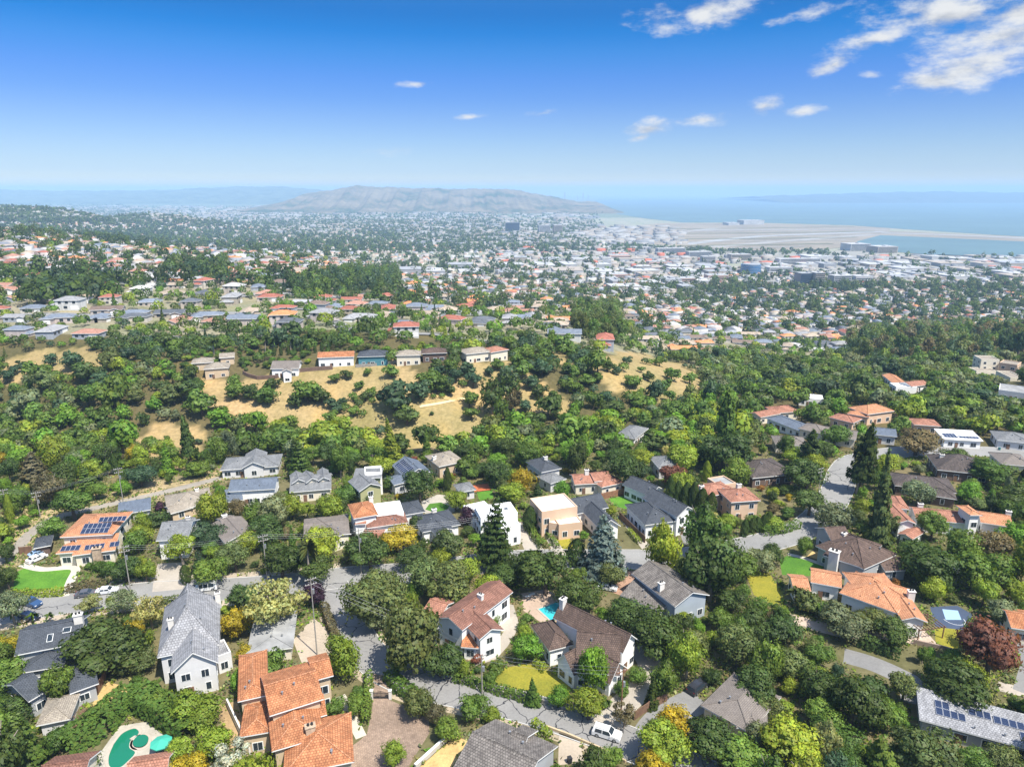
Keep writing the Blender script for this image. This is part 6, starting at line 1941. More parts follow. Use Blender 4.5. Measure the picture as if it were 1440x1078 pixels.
ORD = 'first second third fourth fifth sixth seventh eighth ninth tenth eleventh twelfth thirteenth fourteenth fifteenth sixteenth seventeenth eighteenth nineteenth twentieth'.split()
TENS = {2: 'twenty', 3: 'thirty', 4: 'forty', 5: 'fifty', 6: 'sixty', 7: 'seventy', 8: 'eighty', 9: 'ninety'}
def ordinal(n):
    if n <= 20: return ORD[n - 1]
    t, u = divmod(n, 10)
    if u == 0: return TENS.get(t, 'hundred')[:-1] + 'ieth' if t < 10 else 'hundredth'
    return (TENS.get(t, 'hundred') + '-' + ORD[u - 1])
def town_ok(px, py):
    if py > 500 or py < 300: return False
    lim = 468 if px < 560 else 486 if px < 720 else 470 if px < 1000 else 462
    if 640 < px < 900 and 478 < py < 512 and py < 512 - (px - 640) * .02: lim = 508
    if 130 < px < 480 and 466 < py < 500: return False
    if px < 140: lim = 492
    if 1000 < px < 1190: lim = 512
    if 780 <= px <= 1000: lim = 500
    if 1190 <= px < 1320: lim = 476
    if py > lim: return False
    return not any(inpoly(px, py, w[0]) for w in WOODS[1:]) and not any(inpoly(px, py, d) for d in DRY)
rowlist = []
yy = 384.0
ri = 0
TOWNH = []
while yy < 1250:
    x = -.85 * yy
    row = []
    while x < .85 * yy:
        y = yy + 9 * math.sin(x * .013 + ri) + 6 * math.sin(x * .031 + ri * 2.1)
        px, py, _f = proj(x, y, tz(x, y))
        st = rnd.uniform(19, 26)
        if -20 < px < 1460 and town_ok(px, py) and not clash(x, y, 6, .75) and rnd.random() < .93:
            row.append((x, y, px, py))
        x += st
    if row: rowlist.append(row)
    yy += rnd.choice([23, 25, 36]); ri += 1
nh = 0
for r_i, row in enumerate(rowlist):
    row.sort()
    for c_i, (x, y, px, py) in enumerate(row):
        left = px < 620
        rk = rnd.choices(list(ROOFC), [16 if left else 5, 16 if left else 8, 14, 14, 12, 8, 14, 5, 5])[0]
        rz = .05 * math.sin(x * .02) + rnd.gauss(0, .12) + rnd.choice([0, 0, 0, math.pi / 2, math.pi])
        if nh < 296:
            nh += 1
            t = rnd.choice(TEM)
            o = empty('house', (x, y, tz(x, y)), rz)
            s = rnd.uniform(.85, 1.12)
            o.scale = (s, s * rnd.uniform(.9, 1.1), s)
            w = link('wall', t[0], o); w.color = (*rnd.choice(WALLC), 1)
            q = link('roof', t[1], o); v = rnd.uniform(.85, 1.15); q.color = (*[min(1, k * v) for k in ROOFC[rk]], 1)
            for wn_ in t[2]: link('window', wn_, o)
            link('garage_door', t[3], o)
            tag(o, f'{rk} roofed house, {ordinal(c_i + 1)} from left in {ordinal(r_i + 1)} row behind the ridge', 'house', 'houses in rows behind the ridge')
            addT(x, y, 8)
        else:
            TOWNH.append((x, y, rz, rnd.uniform(11, 17), rnd.uniform(8, 11), rnd.choice([3, 3, 3, 5.5]), ROOFC[rk], rnd.choice(WALLC)))
            addT(x, y, 7)
# clumps of oaks running into the dry slope
for _ in range(2600):
    px, py = rnd.uniform(330, 985), rnd.uniform(495, 630)
    if not any(inpoly(px, py, d) for d in DRY): continue
    p = P(px, py)
    if math.sin(p.x * .085 + 1.1) * math.sin(p.y * .10 + p.x * .03) + .5 * math.sin(p.x * .21 - p.y * .16) < .66: continue
    w = rnd.choice([3, 4, 5, 6.5, 8]) * rnd.uniform(.85, 1.15)
    if clash(p.x, p.y, w / 2, .68) or on_ground(p.x, p.y, 1.0): continue
    addT(p.x, p.y, w / 2)
    cand.append((_f / w * .2, p.x, p.y, w, w * .78, 'oak', rnd.choice(['green', 'dark', 'bluedark', 'mid'])))
# single trees among the houses of the plateau and the flats
for _ in range(9500):
    y = 318 + (1150 - 318) * rnd.random() ** 1.3
    x = (rnd.random() * 2 - 1) * .8 * y
    px, py, _f = proj(x, y, tz(x, y))
    if py > 512 or (y < 470 and on_ground(x, y, 1.5)): continue
    if any(inpoly(px, py, d) for d in DRY): continue
    w = rnd.choice([3.5, 4.5, 5.5, 6.5, 8]) * rnd.uniform(.85, 1.15)
    if clash(x, y, w / 2, 1.0): continue
    k = rnd.choices(['oak', 'broad', 'euc', 'cone'], [40, 40, 12, 8])[0]
    if k == 'cone': w *= .7
    h = w * {'oak': .8, 'broad': .95, 'euc': 1.4, 'cone': 2.0}[k]
    addT(x, y, w / 2)
    cand.append((_f / w + 40, x, y, w, h, k, rnd.choice(['dark', 'green', 'mid', 'bluedark', 'olive', 'bright', 'yg', 'green'])))
cand.sort()
# now the trees: the largest as things, the rest as one mass
MASS = []
for (s, x, y, w, h, k, pal) in cand:
    if any(inpoly(x, y, z) for (a, b, c, d, z) in ALLG if a < x < b and c < y < d): continue
    if quota[k] > 0 and y < 800:
        quota[k] -= 1
        o = plant_at(k, x, y, w, h, pal, 'trees of the woods and gardens beyond the lane houses', None, True)
        o.name = MIDNAME[k]
        THINGS[-1][3] = MIDNAME[k].replace('_', ' ')
    else:
        MASS.append((x, y, w, h, k, PAL[pal]))

# ------------------------------------------------------------------ the far town as masses
def prism_mass(name, items, m):
    """many small houses: box and hip roof each; items (x, y, rz, w, d, h, roof colour, wall colour, flat)"""
    A = np.array([(q[0], q[1], q[2], q[3], q[4], q[5], q[8] if len(q) > 8 else 1.0) for q in items])
    n = len(A)
    z0 = terrain(A[:, 0], A[:, 1])
    ca, sa = np.cos(A[:, 2]), np.sin(A[:, 2])
    hw, hd, h, pk = A[:, 3] / 2, A[:, 4] / 2, A[:, 5], A[:, 6]
    rz = np.minimum(hw, hd) * .42 * pk
    def pt(u, v, z):
        return np.stack([A[:, 0] + ca * u - sa * v, A[:, 1] + sa * u + ca * v, z0 + z], 1)
    o = .5 * pk
    lo = [pt(sx * hw, sy * hd, -3 + 0 * h) for sx, sy in ((-1, -1), (1, -1), (1, 1), (-1, 1))]
    hi = [pt(sx * (hw + o), sy * (hd + o), h) for sx, sy in ((-1, -1), (1, -1), (1, 1), (-1, 1))]
    k = np.where(pk > .5, np.maximum(hw - hd, .3), hw)
    r1, r2 = pt(-k, 0 * h, h + rz), pt(k, 0 * h, h + rz)
    V = np.stack(lo + hi + [r1, r2], 1).reshape(-1, 3)
    b = (np.arange(n) * 10)[:, None, None]
    f = np.array([[0, 1, 5, 4], [1, 2, 6, 5], [2, 3, 7, 6], [3, 0, 4, 7], [4, 5, 9, 8], [6, 7, 8, 9], [5, 6, 9, 9], [7, 4, 8, 8]])
    F4 = (b + f[None, :6]).reshape(-1, 4)
    F3 = (b + np.array([[5, 6, 9], [7, 4, 8]])[None]).reshape(-1, 3)
    F = np.concatenate([F4, np.concatenate([F3, F3[:, 2:]], 1)]) if False else F4
    wc = np.array([q[7] for q in items]); rc = np.array([q[6] for q in items])
    cols = np.stack([wc, wc, wc, wc, rc, rc], 1).reshape(-1, 3)
    me = np_mesh(name, V, F, [m], {'lv': np.concatenate([cols, np.ones((len(cols), 1))], 1)})
    o1 = link(name, me); tag(o1, kind='stuff')
    me2 = np_mesh(name + '_hips', V, F3, [m], {'lv': np.concatenate([np.repeat(rc, 2, 0), np.ones((2 * n, 1))], 1)})
    o2 = link(name + '_roof_ends', me2); tag(o2, kind='stuff')
def attrmat(name, rough=.85):
    m, t, b = mat(name)
    at = t.new('ShaderNodeAttribute'); at.attribute_name = 'lv'
    g = t.new('ShaderNodeNewGeometry').outputs['Position']
    n = t.noise(g, .25, 4, .6)
    c = t.mix(1.0, at.outputs['Color'], t.ramp(n, [(.3, (.8,) * 3), (.7, (1.15,) * 3)]), 'MULTIPLY')
    t.l.new(c, b.inputs['Base Color']); b.inputs['Roughness'].default_value = rough
    return m
AM = attrmat('town_paint')
g0 = np.random.default_rng(5)
def pick(L): return L[g0.integers(len(L))]
RC = list(ROOFC.values())
def scatter_px(n, x0, x1, y0, y1, pw=1.0):
    """points on the ground spread over a band of the view"""
    out = []
    for _ in range(n):
        py = y0 + (y1 - y0) * g0.random() ** pw
        px = x0 + (x1 - x0) * g0.random()
        out.append(P(px, py))
    return out
BAYSHORE = [(1205, 340), (1238, 331), (1440, 340), (1700, 352), (1700, 372), (1440, 362), (1300, 358), (1215, 351)]
AIRPORT = [(800, 330), (850, 322), (930, 314), (1010, 314), (1062, 314), (1200, 318), (1252, 321), (1250, 325), (1440, 333), (1700, 342), (1700, 350), (1440, 340), (1238, 331), (1210, 339), (1190, 348), (1110, 354), (985, 350), (900, 342), (840, 338)]
def notair(px, py): return not inpoly(px, py, AIRPORT) and not inpoly(px, py, BAYSHORE)
BANDS = [(2600, -20, 900, 352, 420, .9), (2400, 900, 1460, 400, 470, .8), (3400, -20, 860, 318, 356, 1.0), (2000, -20, 700, 296, 322, 1.0), (900, 860, 1460, 385, 404, 1.0)]
for (n, x0, x1, y0, y1, pw) in BANDS:
    for p in scatter_px(n, x0, x1, y0, y1, pw):
        px, py, _f = proj(*p)
        if px < 215 and py < 314 and rnd.random() < .9: continue
        if p.y < 620 or not notair(px, py) or clash(p.x, p.y, 5, .7) or any(inpoly(px, py, w[0]) for w in WOODS[5:]): continue
        s = .92 if p.y < 900 else .72 if p.y < 1800 else .8
        lf = px < 620
        rk = rnd.choices(list(ROOFC), [11 if lf else 3, 12 if lf else 6, 11, 12, 14, 6, 20, 14, 4])[0]
        TOWNH.append((p.x, p.y, rnd.gauss(.15, .12) + rnd.choice([0, 1.57]), rnd.uniform(11, 18) * s, rnd.uniform(8, 12) * s, rnd.choice([3, 3, 5.5, 6]), ROOFC[rk], rnd.choice(WALLC)))
        addT(p.x, p.y, 6)
prism_mass('distant_houses', TOWNH, AM)
# blocks of the city beyond: flat roofs
CITY = []
for (n, x0, x1, y0, y1) in [(900, 380, 960, 290, 330), (700, -20, 420, 290, 312), (500, 560, 960, 325, 345), (420, 700, 1000, 350, 392), (520, 900, 1460, 362, 403)]:
    for p in scatter_px(n, x0, x1, y0, y1):
        px, py, _f = proj(*p)
        if inpoly(px, py, BAYSHORE) or (px > 840 and py < 318) or (py > 350 and clash(p.x, p.y, 8, .7)): continue
        if py > 350: addT(p.x, p.y, 8)
        s = max(1, min(4.5, p.y / 1500))
        v = tuple(k * .52 for k in pick([(.62, .61, .58), (.72, .71, .69), (.5, .48, .44), (.58, .50, .43), (.40, .42, .45), (.66, .60, .52)]))
        if px > 700 and 350 < py and rnd.random() < .12: v = (.5, .16, .10)
        CITY.append((p.x, p.y, rnd.gauss(.35, .1), rnd.uniform(10, 26) * s, rnd.uniform(9, 18) * s, rnd.uniform(4, 8) * min(s, 1.5), v, tuple(k * .85 for k in v), 0.0))
prism_mass('city_blocks', CITY, AM)
# trees of the far town
def tree_mass(name, T, per, size):
    C = np.array([(q[0], q[1], q[2], q[3]) for q in T]); n = len(C)
    z0 = terrain(C[:, 0], C[:, 1])
    col = np.array([q[4] for q in T])
    d = unit(g0, n * per); d[:, 2] = np.abs(d[:, 2]) * 1.0 - .25
    d /= np.linalg.norm(d, axis=1)[:, None]
    w = np.repeat(C[:, 2], per); h = np.repeat(C[:, 3], per)
    ph = np.repeat(g0.random(n) * 6.28, per)
    bump = 1 + .22 * np.sin(d[:, 0] * 6 + ph) * np.sin(d[:, 1] * 7 + ph * 2) + .15 * g0.normal(size=n * per) * .6
    p = np.stack([np.repeat(C[:, 0], per) + d[:, 0] * w * .48 * bump, np.repeat(C[:, 1], per) + d[:, 1] * w * .48 * bump, np.repeat(z0, per) + h * .52 + d[:, 2] * h * .48 * bump], 1)
    N = d + .5 * unit(g0, n * per); N /= np.linalg.norm(N, axis=1)[:, None]
    S = d * .9 + .3 * N; S[:, 2] += .15; S /= np.linalg.norm(S, axis=1)[:, None]
    V, F, vn = quads(p, N, size * w * (.6 + .8 * g0.random(n * per)), g0, S, 1.4)
    L = np.repeat(np.concatenate([col, np.ones((n, 1))], 1), per, 0) * lvcol(g0, n * per, .3)
    tag(link(name, np_mesh(name, V, F, [LEAFS], {'lv': np.clip(L, 0, 1)}, vnorm=vn)), kind='stuff')
FT = []
DG = [tuple(v * .72 for v in PAL[k]) for k in ('dark', 'green', 'bluedark', 'mid', 'dark', 'bluedark', 'olive', 'green')]
for (n, x0, x1, y0, y1, pw) in [(6500, -20, 1460, 352, 440, .8), (9500, -20, 900, 310, 356, 1), (5000, -20, 700, 290, 316, 1), (2200, 860, 1460, 384, 410, 1), (3600, 900, 1460, 400, 470, 1), (800, 500, 860, 318, 332, 1), (900, 380, 860, 296, 318, 1)]:
    for p in scatter_px(n, x0, x1, y0, y1, pw):
        px, py, _f = proj(*p)
        if p.y < 560 or not notair(px, py) or (px > 850 and py < 345) or clash(p.x, p.y, 3, .8): continue
        if px > 840 and py < 404 and rnd.random() < .72: continue
        s = .9 if p.y < 1300 else 1.05
        w = rnd.uniform(6, 12) * s
        FT.append((p.x, p.y, w, w * rnd.choice([.8, 1, 1.3, 1.8]), pick(DG)))
# wooded knolls, groves and tree lines
for (n, poly) in [(2600, [(-20, 284), (30, 280), (90, 280), (160, 285), (212, 298), (200, 314), (100, 313), (-20, 314)]), (420, [(200, 308), (300, 306), (400, 312), (420, 326), (330, 332), (240, 326)]), (350, [(520, 330), (620, 325), (720, 334), (700, 345), (560, 342)]),
                  (260, [(120, 330), (210, 322), (260, 340), (160, 346)]), (140, [(960, 354), (1100, 352), (1180, 354), (1180, 362), (980, 360)]), (0, [(1200, 354), (1440, 360), (1440, 366), (1210, 360)]),
                  (300, [(870, 345), (1000, 352), (1000, 360), (860, 352)]), (90, [(30, 405), (140, 400), (170, 425), (40, 432)]), (90, [(240, 372), (330, 380), (310, 398), (240, 390)])]:
    xs = [a for a, b in poly]; ys = [b for a, b in poly]
    for _ in range(n):
        px, py = rnd.uniform(min(xs), max(xs)), rnd.uniform(min(ys), max(ys))
        if not inpoly(px, py, poly): continue
        p = P(px, py); w = rnd.uniform(8, 14)
        FT.append((p.x, p.y, w, w * 1.1, pick(DG[:3])))
tree_mass('distant_trees', [q for q in FT if q[1] >= 1400], 22, .36)
tree_mass('town_trees', [q for q in FT if q[1] < 1400], 70, .19)
MT = [(x, y, w, h, c) for (x, y, w, h, k, c) in MASS]
tree_mass('woods', MT, 150, .15)

# ------------------------------------------------------------------ flats: business district, airport, bay
LANDC = gmat('flats_concrete', (.36, .35, .32), .2, .15, .006, .05)
sheet('flats', [(850, 398), (900, 352), (1000, 352), (1110, 356), (1210, 352), (1300, 360), (1440, 364), (1700, 374), (1700, 420), (1440, 404), (1200, 402), (1000, 404)], gmat('district_ground', (.25, .24, .21), .25, .2, .01, .06), .5, keep=False)
sheet('airfield', AIRPORT, gmat('airfield_ground', (.235, .20, .15), .22, .12, .004, .03), .8, keep=False)
RWY = gmat('runway', (.30, .30, .29), .12, .1, .02, .1)
for i, pts in enumerate([[(900, 334), (1000, 324), (1250, 323)], [(960, 344), (1080, 332), (1245, 326)], [(1000, 348), (1120, 338), (1230, 330)], [(1240, 328), (1340, 331), (1700, 346)], [(880, 338), (930, 330), (1010, 321)]]):
    ribbon('runway', pts, 60, RWY if i % 2 else gmat('apron', (.28, .265, .24), .1, .08, .01, .05), 1.1 + .05 * i, keep=False)
BAYM = watermat('bay_water', (.095, .155, .17), .75, .02, .05, .15)
SH = [(1440, 364), (1300, 359)]
sheet('lagoon', BAYSHORE, BAYM, 1.2, keep=False, tess=1500)
sheet('bay', [(2300, 366), (1700, 342), (1440, 333), (1250, 321), (1200, 317), (1062, 313), (960, 313), (905, 307), (868, 301), (850, 293), (838, 286), (838, 279.2), (1100, 279.2), (1440, 279.2), (2300, 279.2)], BAYM, .6, keep=False, tess=2500)
WHM = [plain('hall_white', (.40, .40, .395), .7, .22, .05), plain('hall_tan', (.33, .29, .245), .8, .18, .05), plain('hall_grey', (.29, .30, .31), .8, .08, .02), plain('hall_pink', (.52, .36, .30), .8, .08, .02)]
def block(name, px, py, wpx, hm, depth, m, label, cat, rz=.12, roofm=None, bands=True, storey=3.6):
    p = P(px, py)
    f = proj(*p)[2]
    w = wpx * f / FPX
    root = empty(name, (p.x, p.y, tz(p.x, p.y)), rz)
    mb = MB(); mb.box((0, depth / 2, hm / 2 - 2), (w, depth, hm + 4)); mb.build('wall', m, root)
    mb = MB(); mb.box((0, depth / 2, hm + .3), (w + .6, depth + .6, .6)); mb.box((w * .15, depth * .5, hm + 1.6), (w * .2, depth * .3, 2.4)); mb.build('roof', roofm or WHM[0], root)
    if bands:
        n = max(1, int(hm / storey))
        for k in range(n):
            mb = MB(); mb.box((0, -.1, storey * (k + .55)), (w * .94, .5, storey * .42)); mb.build('window_band', GLASS, root)
    tag(root, label, cat)
    return root
def roundtower():
    p = P(1055, 385)
    root = empty('round_office', (p.x, p.y, tz(p.x, p.y)))
    m, t, b = mat('blue_glass'); b.inputs['Base Color'].default_value = (.03, .14, .30, 1); b.inputs['Roughness'].default_value = .12; b.inputs['Specular IOR Level'].default_value = .7
    mb = MB(); mb.cyl((0, 0, 0), 23, 22, 36); mb.build('glass_drum', m, root, True)
    for k in range(6):
        mb = MB(); mb.cyl((0, 0, 3 + 3.6 * k), 23.3, .7, 36); mb.build('floor_band', METAL, root)
    mb = MB(); mb.cyl((0, 0, 22), 20, 1.5, 36); mb.build('roof', WHM[2], root)
    tag(root, 'round blue glass office tower in the business district', 'tower')
roundtower()
BG = plain('dark_blue_glass', (.035, .06, .11), .15, .1, .1, spec=.7)
block('office_block', 1136, 404, 24, 27, 26, BG, 'dark blue glass office block with a pale right wing', 'office', roofm=WHM[2])
block('office_block', 1152, 405, 14, 29, 26, WHM[1], 'pale tan office block joined to the dark blue glass one', 'office')
block('office_block', 1184, 404, 26, 22, 24, WHM[0], 'white stepped office block right of the tan one', 'office')
block('office_block', 997, 373, 18, 22, 24, WHM[0], 'white mid-rise block far left of the round blue tower', 'office')
block('apartment_block', 1125, 372, 62, 15, 24, WHM[0], 'long white apartment row behind the round blue tower', 'apartments')
block('apartment_block', 945, 358, 40, 18, 30, WHM[2], 'grey mid-rise block left of the airfield trees', 'apartments')
block('apartment_block', 872, 366, 30, 14, 30, WHM[3], 'brick-red apartment block among the trees below the airfield', 'apartments')
block('apartment_block', 1010, 396, 30, 13, 24, WHM[3], 'pinkish apartment block with white edges left of the round tower', 'apartments')
block('apartment_block', 966, 400, 26, 12, 22, WHM[3], 'reddish low block at the near edge of the business district', 'apartments')
block('apartment_block', 905, 384, 22, 15, 24, WHM[1], 'tan mid-rise apartment block in the reddish quarter near the far town centre', 'apartments')
block('apartment_block', 925, 376, 26, 14, 24, WHM[3], 'pinkish mid-rise apartment block behind the tan one in the reddish quarter', 'apartments')
block('apartment_block', 1098, 384, 34, 13, 26, WHM[0], 'low white office slab between the round tower and the dark glass block', 'apartments')
block('apartment_block', 1215, 398, 26, 14, 24, WHM[0], 'white office slab at the tree line right of the stepped office block', 'apartments')
block('apartment_block', 985, 362, 34, 16, 30, WHM[2], 'grey-blue mid-rise block behind the white mid-rise', 'apartments')
block('apartment_block', 1042, 366, 30, 16, 26, WHM[1], 'tan apartment slab just behind the round blue tower', 'apartments')
block('apartment_block', 1000, 384, 26, 12, 24, WHM[3], 'pinkish low block left of the round blue tower', 'apartments')
block('apartment_block', 865, 392, 36, 9, 40, WHM[3], 'long brick-red roofed hall in the far town centre', 'apartments')
block('tower_block', 721, 328, 19, 48, 40, BG, 'dark square tower standing alone far off before the airport', 'tower', roofm=WHM[2])
block('hotel_block', 766, 330, 16, 40, 40, WHM[0], 'left one of two pale hotel slabs near the airport', 'hotel')
block('hotel_block', 785, 330, 12, 42, 40, WHM[1], 'right one of two pale hotel slabs near the airport', 'hotel')
block('hangar', 1060, 316, 30, 24, 90, WHM[0], 'huge white hangar on the far side of the airfield', 'hangar', bands=False)
block('hangar', 1032, 317, 16, 14, 80, WHM[0], 'smaller white hangar left of the huge one', 'hangar', bands=False)
block('hangar', 1210, 353, 30, 22, 60, WHM[0], 'pale building group at the lagoon shore', 'building')
block('hangar', 1248, 356, 30, 20, 60, WHM[1], 'tan long building right of the lagoon shore group', 'building')
k = 0
rws = [(366, 1130, 1440), (371, 1200, 1460), (376, 1090, 1460), (383, 1200, 1460), (390, 1180, 1460), (396, 1210, 1460), (388, 880, 1030), (394, 900, 1000), (381, 860, 1040), (402, 860, 1000), (410, 850, 980), (418, 890, 970), (368, 640, 900), (378, 620, 860), (388, 560, 850)]
for r_i, (py, x0, x1) in enumerate(rws):
    px = x0 + rnd.uniform(0, 14); c = 0
    while px < x1:
        w = rnd.uniform(16, 46) * (1 if py > 370 else .8)
        c += 1
        m = rnd.choice(WHM[:3] + WHM[:1])
        zone = 'on the flats by the lagoon' if x0 > 1050 else 'left of the round blue tower' if x0 > 840 else 'amid the far town'
        hue = {0: 'white', 1: 'tan', 2: 'grey', 3: 'pinkish'}[WHM.index(m)]
        o = block('warehouse', px + w / 2, py + rnd.uniform(-1.5, 1.5), w, rnd.uniform(6, 11), rnd.uniform(35, 75), m, f'{hue} hall {zone}, {ordinal(c)} from left in {ordinal(r_i + 1)} line', 'warehouse', rnd.uniform(.02, .2), rnd.choice([WHM[0], WHM[0], WHM[2], WHM[1]]), bands=False)
        o['group'] = 'flat roofed halls of the business district'
        px += w + rnd.uniform(4, 22)
# highway and streets that read from here
ribbon('highway', [(600, 345), (640, 322), (668, 318), (720, 312), (800, 300)], 30, gmat('highway_grey', (.42, .41, .39), .1, .1, .02), .7, keep=False)
for pts, w in [([(436, 432), (452, 442), (468, 452), (490, 466)], 9), ([(150, 478), (220, 474), (380, 472)], 6), ([(560, 470), (640, 474), (760, 488)], 8), ([(0, 450), (150, 446), (320, 442), (440, 436)], 8), ([(330, 418), (420, 414), (520, 420)], 8),
               ([(1060, 478), (1150, 488), (1190, 486), (1240, 492)], 9), ([(930, 470), (1040, 462), (1180, 456)], 8), ([(1395, 452), (1410, 445), (1425, 436)], 9), ([(600, 428), (720, 424), (830, 430)], 8), ([(880, 436), (1000, 428), (1040, 424)], 20)]:
    ribbon('road', pts, w, ASPH, .4, keep=False)
ribbon('path', [(580, 540), (610, 556), (650, 562), (690, 552)], 1.6, STRAW, .1, keep=False)
ribbon('path', [(590, 572), (620, 567), (655, 560)], 1.4, gmat('trail', (.60, .46, .26), .1, .1), .1, keep=False)

# ------------------------------------------------------------------ hills at the edge of the view
def ridge(name, sky, Y, depth, seed, col, back=2500):
    g = np.random.default_rng(seed)
    xs = np.linspace(sky[0][0], sky[-1][0], 260)
    ys = np.interp(xs, [a for a, b in sky], [b for a, b in sky])
    ph = g.random(6) * 6.28
    ys = ys + .5 * np.sin(xs * .11 + ph[0]) + .35 * np.sin(xs * .27 + ph[1]) + .25 * np.sin(xs * .6 + ph[2])
    rows = np.concatenate([np.linspace(0, 1, 36), [1.12, 1.4, 2.0]])
    V = []
    for s in rows:
        yy = Y - depth * (1 - s) if s <= 1 else Y + back * (s - 1)
        for x_, y_ in zip(xs, ys):
            d = ray(x_, y_)
            zc = CAMH + d.z * Y
            X = d.x * Y * (1 - .06 * (1 - min(s, 1)))
            e = max(0, zc + 100)
            if s <= 1:
                gul = math.sin(x_ * .16 + ph[3] + 2.2 * math.sin(s * 3 + x_ * .02)) * .5 + math.sin(x_ * .37 + s * 6 + ph[4]) * .3 + math.sin(x_ * .8 + s * 9) * .2
                pr = s ** 1.25
                z = -102 + e * (pr + .30 * gul * pr * (1 - s) * 2)
            else:
                z = -102 + e * max(0, 1 - (s - 1) * .8)
            V.append((X, yy, z))
    nr, nc = len(rows), len(xs)
    i = np.arange(nr - 1)[:, None] * nc + np.arange(nc - 1)[None, :]
    F = np.stack([i, i + 1, i + nc + 1, i + nc], -1).reshape(-1, 4)
    m, t, b = mat('hill_' + name)
    gp = t.new('ShaderNodeNewGeometry').outputs['Position']
    n1 = t.noise(gp, .0026, 7, .7); n2 = t.noise(gp, .012, 5, .7)
    c = t.mix(1.0, t.ramp(n1, [(.38, (.05, .07, .035)), (.5, col), (.66, tuple(v * 1.35 for v in col))]), t.ramp(n2, [(.3, (.7,) * 3), (.7, (1.25,) * 3)]), 'MULTIPLY')
    t.l.new(c, b.inputs['Base Color']); b.inputs['Roughness'].default_value = 1; b.inputs['Specular IOR Level'].default_value = 0
    me = np_mesh('hills', np.array(V), F, [m])
    me.polygons.foreach_set('use_smooth', np.ones(len(me.polygons), bool))
    tag(link('hills', me), kind='structure')
ridge('near', [(372, 291), (395, 284), (432, 272), (470, 266), (505, 260.5), (540, 263), (600, 264.5), (660, 265.5), (700, 265), (725, 267), (760, 273), (790, 279), (815, 283), (840, 284), (855, 291)], 8000, 2000, 3, (.16, .13, .085))
ridge('far', [(-500, 262), (-200, 267), (0, 266), (60, 268), (150, 268), (230, 267), (300, 263.5), (345, 262), (400, 262.5), (440, 266), (520, 276)], 13500, 3000, 4, (.10, .12, .08))
ridge('east', [(1060, 276), (1140, 273.5), (1200, 271.5), (1260, 270), (1330, 269), (1400, 270.5), (1500, 271), (1700, 273), (2000, 276)], 13800, 2500, 6, (.07, .08, .06))

for i, (y0, x0, x1, wd) in enumerate([(321, 930, 1200, 26), (324.5, 880, 1225, 18), (328, 860, 1228, 34), (332, 850, 1215, 20), (336, 860, 1205, 30), (340, 880, 1190, 22), (345, 930, 1170, 26), (349, 980, 1130, 18)]):
    ribbon('taxiway', [(x0, y0 + 1.5), ((x0 + x1) / 2, y0), (x1, y0 - 2.0)], wd, [gmat('grass_strip', (.15, .155, .09), .2, .1, .01, .05), gmat('pale_concrete', (.31, .295, .26), .12, .08, .02, .08)][i % 2], 1.5 + .04 * i, keep=False)
# a few towers of the far city
for (px, w, h) in [(794, 2.2, 11), (820, 2.0, 10), (827, 1.6, 7), (812, 1.4, 6)]:
    p = P(px, 281.5); f = proj(*p)[2]
    root = empty('skyscraper', p)
    mb = MB(); mb.box((0, 0, h * f / FPX / 2), (w * f / FPX, w * f / FPX, h * f / FPX), None, 0, .8); mb.build('tower_body', WHM[2], root)
    tag(root, {794: 'hazy far-off tower standing apart at the end of the mountain', 820: 'tallest hazy tower of the far-off city', 827: 'short hazy tower right of the tallest one', 812: 'short hazy tower left of the tallest one'}[px], 'skyscraper')

# ------------------------------------------------------------------ loose ground cover in the near gardens
def cover():
    C, col = [], []
    n = 0
    while n < 52000:
        n += 1
        y = 82 + 150 * rnd.random() ** .8; x = (rnd.random() * 2 - 1) * .95 * y
        if on_ground(x, y, 0): continue
        s = math.sin(x * .13 + 1) + math.sin(y * .17 + x * .05) + rnd.gauss(0, .6)
        if s < -.6: continue
        C.append((x, y, tz(x, y) + .15 + .15 * rnd.random()))
        col.append(PAL[rnd.choice(['mid', 'green', 'yg', 'olive', 'brown', 'dark', 'bright', 'green'] if s > 0 else ['olive', 'brown', 'cream', 'greygreen', 'yg', 'mid'])])
    C = np.array(C); per = 4
    P_ = np.repeat(C, per, 0) + g0.normal(size=(len(C) * per, 3)) * np.array([.45, .45, .12])
    N = unit(g0, len(P_)); N[:, 2] = np.abs(N[:, 2]) + .5; N /= np.linalg.norm(N, axis=1)[:, None]
    V, F, vn = quads(P_, N, .42 * (.5 + g0.random(len(P_))), g0, None, 1.4)
    L = np.repeat(np.concatenate([np.array(col), np.ones((len(C), 1))], 1), per, 0) * lvcol(g0, len(P_), .3)
    tag(link('ground_plants', np_mesh('ground_plants', V, F, [LEAFS], {'lv': np.clip(L, 0, 1)}, vnorm=vn)), kind='stuff')
cover()

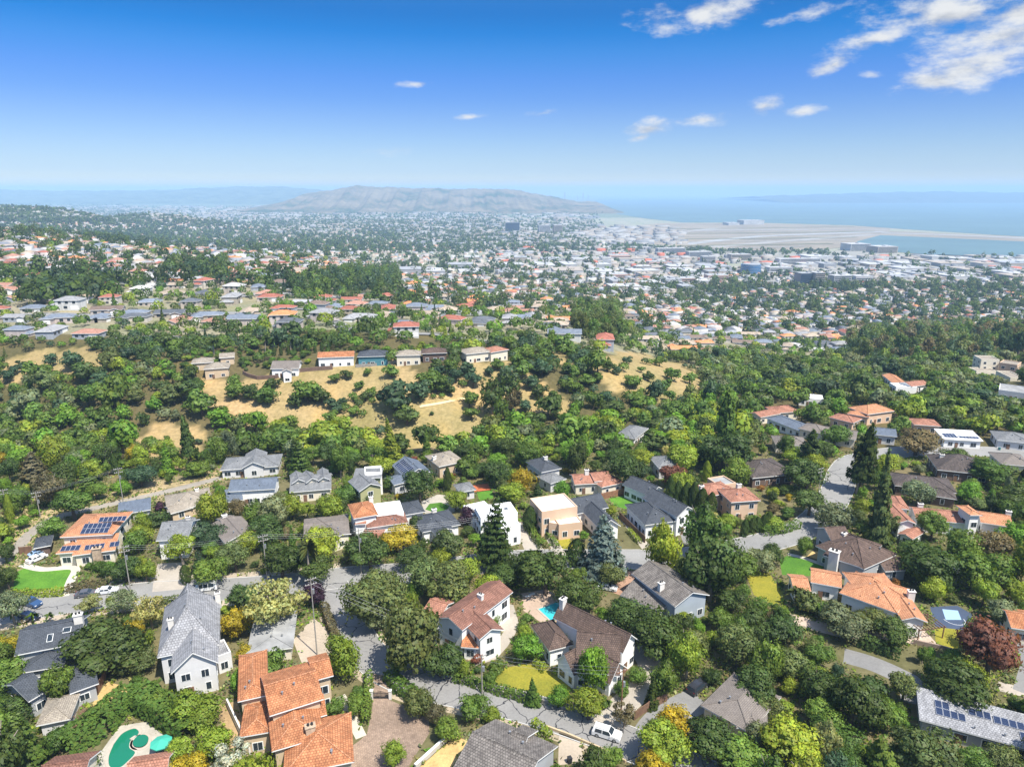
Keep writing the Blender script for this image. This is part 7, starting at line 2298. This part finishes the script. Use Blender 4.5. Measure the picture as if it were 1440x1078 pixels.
# ------------------------------------------------------------------ haze
def haze():
    mb = MB(); mb.box((0, 13500, 54), (80000, 28000, 322))
    m = bpy.data.materials.new('haze_air'); m.use_nodes = True
    t = NT(m.node_tree); t.n.clear()
    v = t.new('ShaderNodeVolumePrincipled')
    v.inputs['Color'].default_value = (.45, .68, .95, 1)
    v.inputs['Density'].default_value = HAZE_D
    v.inputs['Anisotropy'].default_value = 0.0
    o = t.new('ShaderNodeOutputMaterial')
    t.l.new(v.outputs[0], o.inputs['Volume'])
    m.cycles.homogeneous_volume = True
    tag(mb.build('haze', m), kind='stuff')
HAZE_D = 1.05e-4
haze()

# ------------------------------------------------------------------ labels for the trees
LMARKS = [(q[1], q[2], q[3]) for q in HOUSES]
LMARKS += [(lm, px, py) for lm, px, py in [('the kidney-shaped pool', 172, 1050), ('the square lawn', 60, 815), ('the brick plaza', 550, 1030), ('the cottage lawn', 750, 955), ('the turquoise pool', 775, 860), ('the sports court', 1338, 868),
    ('the tall garden pole', 440, 870), ('the lamp pole', 612, 915), ('the curved asphalt driveway', 1245, 940), ('the far-left clearing', 70, 505), ('the small dry clearing', 250, 612), ('the open dry slope', 560, 555), ('the right-hand dry slope', 920, 515),
    ('the curved retaining wall', 400, 530), ('the parked white wagon', 853, 1032), ('the street bend', 470, 830), ('the upper road bend', 1165, 705), ('the dark oak band', 300, 488), ('the eucalyptus grove', 1270, 480), ('the yellowish lawn', 1075, 825)]]
def label_things():
    groups = defaultdict(list)
    for t in THINGS:
        o, px, py, noun, cw, fixed, w = t
        if fixed: continue
        lm, lx, ly = min(LMARKS, key=lambda q: (q[1] - px) ** 2 + ((q[2] - py) * 1.3) ** 2)
        dx, dy = px - lx, py - ly
        rel = ('left of' if dx < 0 else 'right of') if abs(dx) > abs(dy) * 1.1 else ('in front of' if dy > 0 else 'behind')
        groups[(noun, cw, rel, lm)].append((math.hypot(dx, dy), t))
    for (noun, cw, rel, lm), L in groups.items():
        L.sort(key=lambda q: q[0])
        for i, (dd, t) in enumerate(L):
            s = f'{cw} {noun} {rel} {lm}'
            if len(L) > 1: s += ', nearest' if i == 0 else f', {ordinal(i + 1)} nearest'
            t[0]['label'] = s
label_things()
print('near fill', N_NEAR, 'cand', len(cand), 'mass', len(MASS), 'town', len(TOWNH), 'ftrees', len(FT), 'houses', nh, 'quota', quota)
